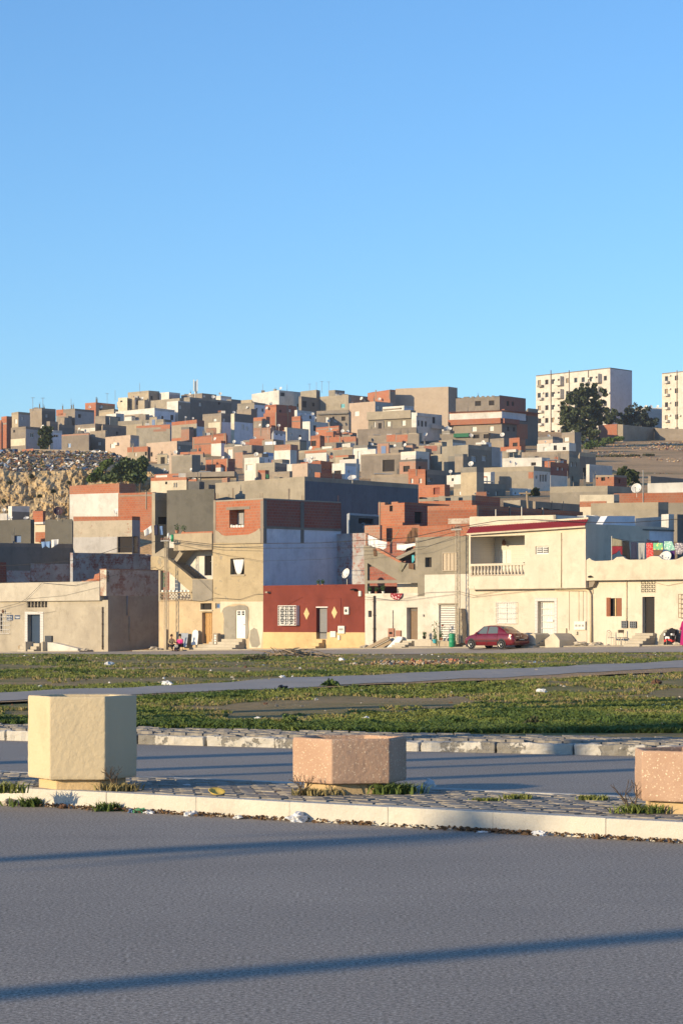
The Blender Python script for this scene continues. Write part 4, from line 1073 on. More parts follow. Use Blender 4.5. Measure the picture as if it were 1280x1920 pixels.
# dark recess wall between the tower and the next house
recess = Fr(FR.p(0, -7.2, 0)[:2], FR.e, FR.n)
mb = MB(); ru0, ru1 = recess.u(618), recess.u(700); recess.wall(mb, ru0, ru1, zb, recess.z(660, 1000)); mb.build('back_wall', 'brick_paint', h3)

# ================================================================== H4: whitewashed house with open stair
h4 = hthing('whitewashed_house', 'half-plastered house with open stair balcony and roller shutter', 780)
u4 = FR.u(684); u783 = FR.u(783); u5 = FR.u(877); zb = base(780) - .6; zf = FR.z(780, 1114); zw = FR.z(830, 1077); zt = FR.z(830, 1006)
H = [win(FR, (762, 1139, 782.5, 1199), h4, 'door', rev=.35, pmat='brown_door'), win(FR, (822, 1133, 855, 1196), h4, 'dark', rev=.25), win(FR, (690, 1145, 696.5, 1157), h4, 'dark', rev=.25)]
wallbox(FR, h4, u4, u5, zb, zf, 8, 'white_wash', H)
mb = MB()
for k in range(6): FR.R(mb, 769 + k * 2.2, 1141, 769.6 + k * 2.2, 1146, -.34, -.32)
mb.build('door_grille', 'steel', h4)
mb = MB(); r_ = FR.rect(824, 1134, 855, 1196, -.2)
ns = 19
for k in range(ns):
    z0 = r_[2] + (r_[3] - r_[2]) * k / ns; z1 = r_[2] + (r_[3] - r_[2]) * (k + .62) / ns
    FR.box(mb, r_[0], r_[1], -.22, -.16, z0, z1)
mb.build('roller_slat', 'paint_white', h4); FR.R(MB(), 820.5, 1131, 858, 1134, -.1, .06).build('lintel', 'plas', h4)
# upper block: raw cement above, whitewash below
H = [win(FR, (796.5, 1045, 808.5, 1063.5), h4, 'dark', rev=.3), win(FR, (830, 1036.5, 857, 1070), h4, 'dark', rev=.08)]
wallbox(FR, h4, u783, u5, zw, zt, 7, 'olive', H)
wallbox(FR, h4, FR.u(795), u5, zf, zw, 7, 'white_wash', (), w=-.003, top=False)
wallbox(FR, h4, u783, FR.u(795), FR.z(788, 1118), zw, 7, 'olive', (), w=.02, top=False)
sr = FR.rect(830, 1036.5, 857, 1070, .02); mb = MB(); uw = (sr[1] - sr[0])
FR.box(mb, sr[0], sr[1], -.05, -.01, sr[2], sr[3])
for i in range(4):
    a = sr[0] + uw * (i + .08) / 4; b_ = sr[0] + uw * (i + .92) / 4
    for j in range(12): FR.box(mb, a, b_, -.01, .02, sr[2] + (sr[3] - sr[2]) * (j + .1) / 12, sr[2] + (sr[3] - sr[2]) * (j + .7) / 12)
mb.build('wooden_shutter', 'shutter_tan', h4)
grille(FR, sr, .05, 4, 1, .025, h4, 'shutter_tan', 'shutter_frame')
# brick walls of the roof terrace
mb = MB(); FR.wall(mb, FR.u(786, -.6), FR.u(879, -.6), zt, FR.z(832, 985, -.6), (), w=-.6); FR.box(mb, FR.u(786, -.6), FR.u(879, -.6), -.8, -.62, zt, FR.z(832, 985, -.6)); mb.build('terrace_wall', 'brick', h4)
# stair: sloped parapet, openings below, shelf, back walls
mb = MB(); FR.poly(mb, [(681.5, 1024), (690, 1023), (704, 1029), (752, 1055), (783, 1058), (783, 1093), (748, 1093), (745, 1088), (688.5, 1055.5), (688.5, 1116), (684, 1116)], -.22, .0); mb.build('stair_parapet', 'olive', h4)
mb = MB(); FR.poly(mb, [(704, 1027), (708, 1028), (752, 1053), (752, 1057), (704, 1031.5)], -.2, .03); mb.build('brick_coping', 'brick', h4)
FR.R(MB(), 688, 1088, 748, 1093.5, -.22, -.01).build('beam', 'conc_pale', h4)
FR.R(MB(), 684, 1112.5, 783, 1117, -1.4, .03).build('balcony_slab', 'white_wash', h4)
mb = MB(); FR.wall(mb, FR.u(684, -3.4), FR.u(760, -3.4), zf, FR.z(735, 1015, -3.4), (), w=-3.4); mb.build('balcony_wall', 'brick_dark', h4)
mb = MB(); FR.wall(mb, FR.u(744, -1.2), FR.u(795, -1.2), zf, FR.z(770, 1070, -1.2), (), w=-1.2); mb.build('balcony_wall', 'white_wash', h4)
FR.R(MB(), 686, 1058, 752, 1062, -3.4, -.3).build('stair_soffit', 'conc_grey', h4)
mb = MB(); FR.poly(mb, [(738, 1070), (783, 1053), (783, 1062), (742, 1078)], -1.2, -.3); mb.build('stair_slab', 'conc_pale', h4)
mb = MB(); FR.poly(mb, [(735, 1048), (778, 1027), (784, 1025), (784, 1031), (741, 1052)], -.9, -.05); mb.build('upper_rail', 'conc_pale', h4)
mb = MB()
for k in range(9): x = 695 + k * 6; y = 1034 + k * 3.3; FR.R(mb, x, y, x + 7, y + 8, -1.4, -.25)
mb.build('stair_tread', 'conc', h4)
FR.R(MB(), 684, 1000, 688, 1025, -1.5, -1.4).build('roof_wall', 'brick_old', h4); FR.R(MB(), 683, 985, 712, 1014, -3.2, -3.0).build('roof_wall', 'brick_old', h4)
mb = MB(); FR.R(mb, 724, 985, 786, 1048, -4.2, -4.0); mb.build('roof_wall', 'brick', h4)
FR.R(MB(), 778, 1008, 783.5, 1062, -.22, .012).build('post', 'conc_pale', h4)
pipe(FR, [(701, 1117), (701, 1208)], .1, .06, h4)
pipe(FR, [(736, 1144), (736, 1180)], .04, .02, h4, 'steel', 'conduit')
for r_, m_ in (((727, 1178, 738, 1194), 'box_brown'), ((741, 1182, 750.5, 1193), 'box_brown'), ((791.5, 1152, 793.5, 1156), 'steel')):
    bx = label_box(FR, *r_, 0, .1, 'meter_box', m_, h4, bevel=.01)
    if r_[0] == 727: FR.R(MB(), 729, 1185, 735, 1189, .1, .105).build('meter_window', 'dark', bx)
steps(FR, 752, 776, 1201, base(762) , 4, h4, 'step', .3)
for (x0, y0, x1, y1, w1, m_) in ((776, 1199, 808, 1215, .5, 'stone'), (808, 1202, 850, 1216, .7, 'plas'), (765, 1212, 853, 1218, 1.2, 'conc')):
    label_box(FR, x0, y0, x1, y1 + 4, 0, w1, 'terrace_block', m_, h4, bevel=.03)
mb = MB(); FR.poly(mb, [(854.5, 1141), (863, 1141), (865, 1150), (864.5, 1160), (866.5, 1172), (866, 1185), (868, 1205), (854.5, 1208)], .1, .5); mb.build('broken_pier', 'plas', h4)
mb = MB()
mb.tube([FR.at(684.5, 1000, -.3), FR.at(684.5, 1024, -.3)], .03, 6); mb.build('post', 'steel', h4)

# ================================================================== H5: cream house with red tile canopy
h5 = hthing('cream_house', 'two-storey cream house with dark red tile canopy and balustraded loggia', 985)
u6 = FR.u(1099); zb = base(985) - .6; ov = .55
zo = FR.z(985, 1103, ov)
H = [win(FR, (929.5, 1129, 966, 1168.5), h5, 'shutter', rev=.12), win(FR, (1007, 1127, 1038, 1192), h5, 'door', rev=.35, pmat='paint_white')]
wallbox(FR, h5, u5 + .02, u6, zb, zo, 8, 'cream', H)
grille(FR, FR.rect(927, 1129, 967, 1169, .14), .14, 11, 4, .013, h5, name='window_grille')
grille(FR, FR.rect(1014, 1129, 1037, 1190, -.25), -.25, 8, 5, .016, h5, name='door_grille')
mb = MB(); FR.R(mb, 1024, 1162, 1036, 1166, -.24, -.2); mb.build('lock_plate', 'paint_white', h5)
for r_ in ((1002, 1121, 1007, 1193), (1038, 1121, 1043, 1188), (1007, 1121, 1038, 1127)): label_box(FR, *r_, 0, .03, 'tile_strip', 'door_tile', h5)
# upper storey, overhanging
uo0, uo1 = FR.u(878, ov), FR.u(1097, ov); zt = FR.z(985, 986, ov)
lg = FR.rect(881.5, 1004, 983, 1078, ov); lg = (lg[0], lg[1], FR.z(932, 1078, ov), FR.z(932, 1005, ov))
H = [(lg[0], lg[1], lg[2], lg[3], .25), win(FR, (1003, 1024, 1027.5, 1039), h5, 'glass', w=ov, rev=.14)]
wallbox(FR, h5, uo0, uo1, zo, zt, 8.5, 'cream', H, w=ov)
FR.box(MB(), uo0, uo1, -.2, ov - .02, zo - .04, zo + .0).build('overhang_soffit', 'cream_pale', h5)
mb = MB(); r_ = FR.rect(1004, 1025, 1027, 1038.5, ov - .1)
for s_ in (0, 1):
    a = r_[0] + (r_[1] - r_[0]) * (.1 + .46 * s_); b_ = a + (r_[1] - r_[0]) * .40
    for k in range(4): FR.box(mb, a, b_, ov - .12, ov - .08, r_[2] + (r_[3] - r_[2]) * (k + .2) / 4.2, r_[2] + (r_[3] - r_[2]) * (k + .65) / 4.2)
mb.build('louvre', 'paint_white', h5)
# loggia interior
dpt = ov - 2.4; zf5 = lg[2] - .15
mb = MB(); lh = [win(FR, (935, 1030, 957.5, 1074), h5, 'shutter', w=dpt, rev=.1)]
FR.wall(mb, lg[0] - .6, lg[1] + .6, zf5, lg[3] + .1, lh, w=dpt, rev=.1); mb.build('loggia_wall', 'wall_tile', h5)
mb = MB(); P = FR.p
mb.quad(P(lg[0] - .05, ov - .25, zf5), P(lg[0] - .05, dpt, zf5), P(lg[0] - .05, dpt, lg[3] + .1), P(lg[0] - .05, ov - .25, lg[3] + .1))
mb.build('loggia_side_wall', 'wall_tile', h5); mb = MB()
mb.quad(P(lg[1] + .05, ov - .25, zf5), P(lg[1] + .05, dpt, zf5), P(lg[1] + .05, dpt, lg[3] + .1), P(lg[1] + .05, ov - .25, lg[3] + .1)); mb.build('loggia_side_wall', 'wall_tile', h5)
mb = MB(); mb.quad(P(lg[0], ov - .2, zf5), P(lg[1], ov - .2, zf5), P(lg[1], dpt, zf5), P(lg[0], dpt, zf5)); mb.quad(P(lg[0], ov - .2, lg[3] + .05), P(lg[1], ov - .2, lg[3] + .05), P(lg[1], dpt, lg[3] + .05), P(lg[0], dpt, lg[3] + .05)); mb.build('loggia_floor', 'cream_pale', h5)
zr0, zr1 = FR.z(932, 1079, ov), FR.z(932, 1060.5, ov)
FR.box(MB(), lg[0], lg[1], ov - .2, ov + .03, zr1, zr1 + .14).build('handrail', 'cream', h5)
FR.box(MB(), lg[0], lg[1], ov - .2, ov + .0, zr0 - .02, zr0 + .06).build('bottom_rail', 'cream', h5)
bal = MB(); bh = zr1 - zr0 - .06
bal.lathe((0, 0, 0), (0, 0, 1), [(.07, 0), (.07, .05), (.05, .07), (.105, .24 * bh), (.10, .35 * bh), (.045, .72 * bh), (.05, .88 * bh), (.075, .93 * bh), (.075, bh)], 10)
bme = bpy.data.meshes.new('baluster'); bme.from_pydata(bal.v, [], bal.f); bme.materials.append(MATS['cream']); bme.polygons.foreach_set('use_smooth', [True] * len(bme.polygons))
nb = 17
for k in range(nb):
    o = bpy.data.objects.new('baluster', bme); COL.objects.link(o); o.parent = h5
    u = lg[0] + (lg[1] - lg[0]) * (k + .1) / (nb - .8); o.location = Vector(FR.p(u, ov - .09, zr0 + .06)) - ROOT[h5]
mb = MB(); mb.lathe(FR.at(944, 1017, dpt + .3), (0, 0, -1), [(.03, -.2), (.12, -.05), (.13, .1), (.03, .2)], 8); mb.build('wall_lantern', 'rust', h5)
FR.R(MB(), 980, 1054, 983, 1058, ov - .3, ov - .15).build('switch_box', 'dark', h5)
# sloping tile canopy: separate tiles
cu0, cu1 = FR.u(874, ov + .35), FR.u(1096, ov + .35)
zc0, zc1 = FR.z(877, 1000, ov + .35), FR.z(1095, 985.5, ov + .35)
nt_ = 74
tile = MB(); tw = (cu1 - cu0) / nt_
prof = [(-.5, 0), (-.3, .30), (0, .42), (.3, .30), (.5, 0)]
cdir = [(a * tw, h * tw) for a, h in prof]
canopy = MB(); FR.poly(canopy, [], 0, 0) if False else None
for k in range(nt_):
    t = (k + .5) / nt_; uc = cu0 + (cu1 - cu0) * t; zl = zc0 + (zc1 - zc0) * t
    mb = MB(); lo = [FR.p(uc + a, ov + .38, zl + h) for a, h in cdir]; hi = [FR.p(uc + a, ov + .02, zl + .42 + h) for a, h in cdir]
    mb.prism(lo, hi); mb.build('roof_tile', 'tile_red', h5)
mb = MB()
a0 = [FR.p(cu0, ov, zc0 - .08), FR.p(cu0, ov + .34, zc0 - .1), FR.p(cu0, ov + .36, zc0 - .01), FR.p(cu0, ov, zc0 + .40)]
a1 = [FR.p(cu1, ov, zc1 - .08), FR.p(cu1, ov + .34, zc1 - .1), FR.p(cu1, ov + .36, zc1 - .01), FR.p(cu1, ov, zc1 + .40)]
mb.prism(a0, a1); mb.build('canopy_slab', 'cream_pale', h5)
mb = MB(); mb.prism([FR.p(cu0, ov - .15, zt), FR.p(cu0, ov + .06, zt), FR.p(cu0, ov + .06, zc0 + .52), FR.p(cu0, ov - .15, zc0 + .52)], [FR.p(cu1, ov - .15, zt), FR.p(cu1, ov + .06, zt), FR.p(cu1, ov + .06, zc1 + .52), FR.p(cu1, ov - .15, zc1 + .52)]); mb.build('canopy_ridge', 'cream_pale', h5)
# roof parapet set back
zp = FR.z(960, 966.5, -.3)
mb = MB(); FR.poly(mb, [(879.5, 969), (1041, 965.5), (1041, 1000), (879.5, 1005)], -.55, -.3); mb.build('roof_parapet', 'cream', h5)
SF5 = sideframe(FR, FR.u(1041, -.3)); mb = MB(); SF5.box(mb, .3, 6, -.2, 0.0, zt - .2, FR.z(1041, 966, -.3)); mb.build('roof_parapet', 'white', h5)
FR.R(MB(), 881.5, 968.5, 896, 972, -4, -.56).build('roof_parapet', 'cream', h5)
mb = MB(); FR.poly(mb, [(1081, 967), (1110, 966), (1118, 968), (1118, 1010), (1078, 1010)], -6.3, -6.0); mb.build('roof_parapet', 'white', h5)
pipe(FR, [(1051, 999), (1051, 1102)], ov + .04, .035, h5, 'pipe_cream')
mb = MB(); mb.tube([FR.at(1040, 1105.5, .12), FR.at(1098, 1106, .12), FR.at(1103, 1108, .12), FR.at(1106, 1115, .12), FR.at(1107, 1205, .12)], .07, 8); mb.build('drainpipe', 'pipe_cream', h5, smooth=True)
for x, y0, y1 in ((1066, 1108, 1182), (1084, 1108, 1165), (1092, 1108, 1165)): pipe(FR, [(x, y0), (x, y1)], .03, .012, h5, 'pipe_cream', 'conduit', clips=False)
for r_, m_ in (((1075, 1165, 1096, 1181), 'box_white'), ((1049, 1178, 1060, 1188), 'cream_pale'), ((1076, 1184, 1080.5, 1190), 'cream_pale')):
    bx = label_box(FR, *r_, 0, .12, 'meter_box', m_, h5, bevel=.01)
    if r_[0] == 1075:
        for k in range(3): FR.R(MB(), 1077 + k * 6.2, 1171, 1081.5 + k * 6.2, 1175, .12, .125).build('meter_window', 'steel', bx)
# front stair with flared side walls
steps(FR, 1008, 1034, 1193, base(1015), 6, h5, 'step', .3)
mb = MB(); FR.poly(mb, [(1020, 1199), (1037, 1187), (1043, 1193), (1048, 1200), (1048, 1215), (1021, 1215)], .1, 1.6); mb.build('stair_cheek', 'cream_pale', h5, bevel=.03)
mb = MB(); FR.poly(mb, [(985, 1192), (999, 1187), (1003, 1190), (1003, 1212), (985, 1212)], .1, 1.5); mb.build('stair_cheek', 'cream_pale', h5, bevel=.03)
mb = MB(); FR.poly(mb, [(877, 1099), (882, 1096), (888, 1099), (888, 1104), (878, 1104)], ov - .3, ov + .02); mb.build('bracket', 'cream', h5)

# ================================================================== H6: cream house with wavy parapet at the right
h6 = hthing('parapet_house', 'single-storey cream house with wavy parapet and stacked laundry terrace at the right', 1200)
u7 = FR.u(1420); zb = base(1200) - .6; zpb = FR.z(1190, 1087.5); ov6 = .5
H = [win(FR, (1136, 1121.5, 1164.5, 1155.5), h6, 'dark', rev=.18), win(FR, (1203, 1119, 1226, 1187), h6, 'dark', rev=.3), win(FR, (1201, 1088.5, 1228, 1111), h6, 'dark', rev=.2, name='vent')]
H.append(win(FR, (1279, 1117, 1296, 1156), h6, 'dark', rev=.12))
wallbox(FR, h6, u6 + .02, u7, zb, zpb, 8, 'cream', H, w=-.01)
# louvred wooden shutters
for a, b_, ww in ((1135.5, 1143, .05), (1155, 1165, -.06)):
    r_ = FR.rect(a, 1120.5, b_, 1155.5, ww); mb = MB(); FR.box(mb, r_[0], r_[1], ww - .05, ww - .015, r_[2], r_[3])
    for k in range(14): FR.box(mb, r_[0] + .04, r_[1] - .04, ww - .015, ww + .01, r_[2] + (r_[3] - r_[2]) * (k + .15) / 14, r_[2] + (r_[3] - r_[2]) * (k + .7) / 14)
    mb.build('wooden_shutter', 'wood_red', h6)
FR.R(MB(), 1152, 1122, 1154, 1155, -.16, -.1).build('window_post', 'ochre', h6)
# pierced block vent
mb = MB(); r_ = FR.rect(1201, 1088.5, 1228, 1111, 0)
for i in range(5): u = r_[0] + (r_[1] - r_[0]) * i / 4; FR.box(mb, u - .022, u + .022, -.12, .01, r_[2], r_[3])
for j in range(4): z = r_[2] + (r_[3] - r_[2]) * j / 3; FR.box(mb, r_[0], r_[1], -.12, .012, z - .022, z + .022)
for i in range(4):
    for j in range(3):
        uc = r_[0] + (r_[1] - r_[0]) * (i + .5) / 4; zc = r_[2] + (r_[3] - r_[2]) * (j + .5) / 3; s_ = .085
        mb.prism([FR.p(uc - s_, 0, zc), FR.p(uc, 0, zc - s_), FR.p(uc + s_, 0, zc), FR.p(uc, 0, zc + s_)], [FR.p(uc - s_, -.1, zc), FR.p(uc, -.1, zc - s_), FR.p(uc + s_, -.1, zc), FR.p(uc, -.1, zc + s_)])
mb.build('pierced_block', 'cream_pale', h6)
# overhanging wavy parapet
top = [(1098, 1050), (1104, 1046), (1108, 1050), (1114, 1052), (1140, 1051), (1148, 1050), (1155, 1044.5), (1167, 1043.5), (1172, 1048), (1178, 1049.5), (1208, 1049), (1216, 1044), (1222, 1042.5), (1234, 1043), (1240, 1048), (1247, 1050), (1266, 1049), (1275, 1045), (1282, 1042), (1292, 1042), (1300, 1048), (1340, 1049), (1352, 1043), (1362, 1042), (1400, 1047), (1420, 1047)]
mb = MB(); FR.poly(mb, top + [(1420, 1084.5), (1112, 1088.5), (1098, 1089)], ov6 - .18, ov6); mb.build('wavy_parapet', 'cream_pale', h6, bevel=.015)
mb = MB(); FR.box(mb, u6 + .1, u7, -6, ov6 - .19, zpb - .02, zpb + .14); mb.build('terrace_floor', 'roof', h6)
mb = MB(); FR.poly(mb, [(1100, 1087), (1114, 1087), (1114, 1092), (1110, 1100), (1100, 1102)], .0, ov6 - .2); mb.build('bracket', 'conc', h6)
pipe(FR, [(1173.5, 1089), (1173.5, 1164)], .04, .03, h6, 'pipe_cream'); pipe(FR, [(1110, 1105), (1110, 1114)], .04, .02, h6, 'pipe_cream', clips=False)
for r_ in ((1163.5, 1164, 1174.5, 1177.5), (1179, 1165, 1191, 1177.5)):
    bx = label_box(FR, *r_, 0, .1, 'meter_box', 'box_dark', h6, bevel=.01); grille(FR, FR.rect(r_[0] + .7, r_[1] + .7, r_[2] - .7, r_[3] - .7, .11), .11, 3, 3, .012, bx, 'tin', 'box_lattice')
mb = MB(); FR.poly(mb, [(1101, 1080.5), (1105, 1079), (1110, 1082), (1101, 1083)], ov6, ov6 + .12); mb.build('bracket', 'dark', h6)
steps(FR, 1197, 1227, 1187, base(1210) + .02, 5, h6, 'step', .3)
mb = MB(); FR.poly(mb, [(1236, 1192), (1243, 1182), (1255, 1178), (1268, 1182), (1276, 1190), (1279, 1206), (1232, 1208)], 0, .02); mb.build('cement_patch', 'patch_grey', h6)
r_ = FR.rect(1271, 1114, 1300, 1158, .2); grille(FR, r_, .2, 6, 5, .02, h6, 'wood_old', 'window_cage')
# shaded back walls of the terrace: white blocks of the upper floor
BK = Fr(FR.p(0, -5.5, 0)[:2], FR.e, FR.n)
SB = sideframe(FR, FR.u(1098, ov) ); SB = Fr(SB.O, SB.e, SB.n)
zt6 = SB.z(1130, 988)
T2 = Fr(FR.p(FR.u(1100, -.2), -.2, 0)[:2], (math.cos(math.radians(40)), math.sin(math.radians(40))), (math.sin(math.radians(40)), -math.cos(math.radians(40))))
za, zb_ = T2.z(1160, 1066), T2.z(1160, 993)
mb = MB(); T2.wall(mb, -.3, T2.u(1262), za - 1, zb_, ()); T2.box(mb, -.3, T2.u(1262), -.25, -.01, za, zb_); mb.build('terrace_back_wall', 'white_blue', h6)
T2.box(MB(), -.3, T2.u(1262), -.3, .06, zb_, zb_ + .10).build('coping', 'conc_grey', h6)
mb = MB(); T2.poly(mb, [(1124, 991), (1138, 967.5), (1189, 967.5), (1190.5, 993), (1124, 993)], -.6, -.02); mb.build('stair_head', 'white_blue', h6)
mb = MB(); T2.poly(mb, [(1098, 966), (1128, 969), (1124, 984), (1099, 992)], -2.2, -2.0); mb.build('roof_parapet', 'white', h6); mb = MB(); T2.poly(mb, [(1190, 972), (1252, 968), (1252, 991), (1190, 993)], -2.2, -2.0); mb.build('roof_parapet', 'white', h6)
T2.box(MB(), T2.u(1252), T2.u(1262), -.6, .02, zb_, T2.z(1255, 964)).build('corner_post', 'white', h6)
mb = MB(); T2.wall(mb, T2.u(1262), T2.u(1420), za - 1, T2.z(1275, 965), (), w=.3); mb.build('terrace_back_wall', 'conc_grey', h6)

# ------------------------------------------------------------------ the hill: cliff, rubbish slope
mb = MB(); nxc, nzc = 170, 70
for j in range(nzc + 1):
    for i in range(nxc + 1):
        px = -150 + 440 * i / nxc; t = j / nzc
        d = 298 + 9 * t; x = (px - CX) * d / F
        top = 20.2 + .8 * mnoise.noise((x * .2, 0, 0)); z = 12.0 + (top - 12.0) * t
        nn = mnoise.fractal((x * .5, z * .4, 2), .55, 2.2, 7) * .62 + mnoise.noise((x * 2.6, z * 1.6, 7)) * .28 + .35 * mnoise.noise((x * .3, z * 1.4, 5))
        fade = min(1, (i) / 6, (nxc - i) / 8)
        mb.v.append((x + .3 * mnoise.noise((x, z, 4)), d - nn * 1.2 - .8, z))
for j in range(nzc):
    for i in range(nxc): a = j * (nxc + 1) + i; mb.f.append((a, a + 1, a + nxc + 2, a + nxc + 1))
struct(mb, 'cliff', 'cliff_rock')
pts = []; sz = []
for _ in range(4300):
    px = rs.uniform(-60, 235); d = rs.uniform(308, 368)
    if px > 190 and d < 308 + (px - 190) * 1.2: continue
    x = (px - CX) * d / F; pts.append((x, d, gz(x, d) + .1)); sz.append(.07 + .45 * rs.rand() ** 4)
pebbles(pts, sz, 'rubbish_slope', ['conc_grey', 'trash_brown', 'box_dark', 'hill', 'box_dark', 'rust', 'gum_white', 'box_dark', 'scrub', 'scrub', 'trash_brown', 'tin', 'hill'], 8, 'tipped rubbish and rubble covering the slope above the cliff')
pts = []; sz = []
for _ in range(2600):
    px = rs.uniform(1090, 1330); d = rs.uniform(395, 570); x = (px - CX) * d / F
    k = mnoise.noise((x * .1, d * .03, 0)) + (1.0 if 1215 < px and 500 < d < 540 else 0)
    if k > .05: pts.append((x, d, gz(x, d) + .08)); sz.append(rs.uniform(.08, .40 if k > .8 else .24))
pebbles(pts, sz, 'hillside_stones', ['stone', 'box_brown', 'hill', 'conc', 'rust', 'hill'], 12, 'loose stones and rubble on the bare slope at the right')

# ------------------------------------------------------------------ houses on the hill
ROWS = [(HY - (z - CH) * F / d, d) for d, z in HT if 172 <= d <= 650]
def Dinv(row): return float(np.interp(row, [r for r, _ in reversed(ROWS)], [d for _, d in reversed(ROWS)]))
DISH_N = {}
def dish(pos, dia, face, label, mat='dish', group='satellite dishes on the roofs', mast=1.0):
    """a satellite dish: mast, reflector, feed arm, feed"""
    pos = Vector(pos); f = Vector(face).normalized()
    t = thing('satellite_dish', label, 'satellite dish', (pos.x, pos.y, pos.z - mast), group)
    r = dia / 2; mb = MB()
    mb.lathe(pos, f, [(.02 * dia, -.16 * dia), (.28 * r, -.15 * dia), (.6 * r, -.11 * dia), (.85 * r, -.05 * dia), (r, .0), (r * .985, .012), (.84 * r, -.035 * dia), (.6 * r, -.09 * dia), (.28 * r, -.13 * dia), (.02, -.14 * dia)], 18)
    mb.build('reflector', mat, t, smooth=True)
    mb = MB(); low = pos - f * .02 + Vector((0, 0, -1)).cross(f).cross(f).normalized() * 0
    dn = (Vector((0, 0, -1)) - f * Vector((0, 0, -1)).dot(f)).normalized()
    fp = pos + f * r * .9 + dn * r * .35
    mb.tube([pos + dn * r * .96, fp], max(.02, dia * .018), 5); am = mb.build('feed_arm', 'steel', t)
    mb = MB(); mb.lathe(fp, (pos - fp), [(.03 * dia, -.06 * dia), (.06 * dia, 0), (.06 * dia, .08 * dia)], 8); mb.build('feed', 'frame_grey', am)
    mb = MB(); b_ = pos - f * dia * .18; mb.tube([(b_.x, b_.y, pos.z - mast - .05), (b_.x, b_.y, b_.z), pos - f * .12 * dia], max(.03, dia * .03), 6); mb.build('mast', 'steel', t)
    return t
FACES = [(-.35, -.85, .45), (-.15, -.9, .42), (-.6, -.7, .4), (.1, -.9, .45), (.25, -.85, .5)]
BD = {}; SPEC = []
GRP = 'houses stacked up the hillside'
KINDS = {'brick': 'brick_house', 'brick_dark': 'brick_house', 'brick_old': 'brick_house', 'conc': 'concrete_house', 'conc_grey': 'concrete_house', 'conc_pale': 'concrete_house', 'white': 'white_house', 'white_old': 'white_house', 'white_blue': 'white_house'}
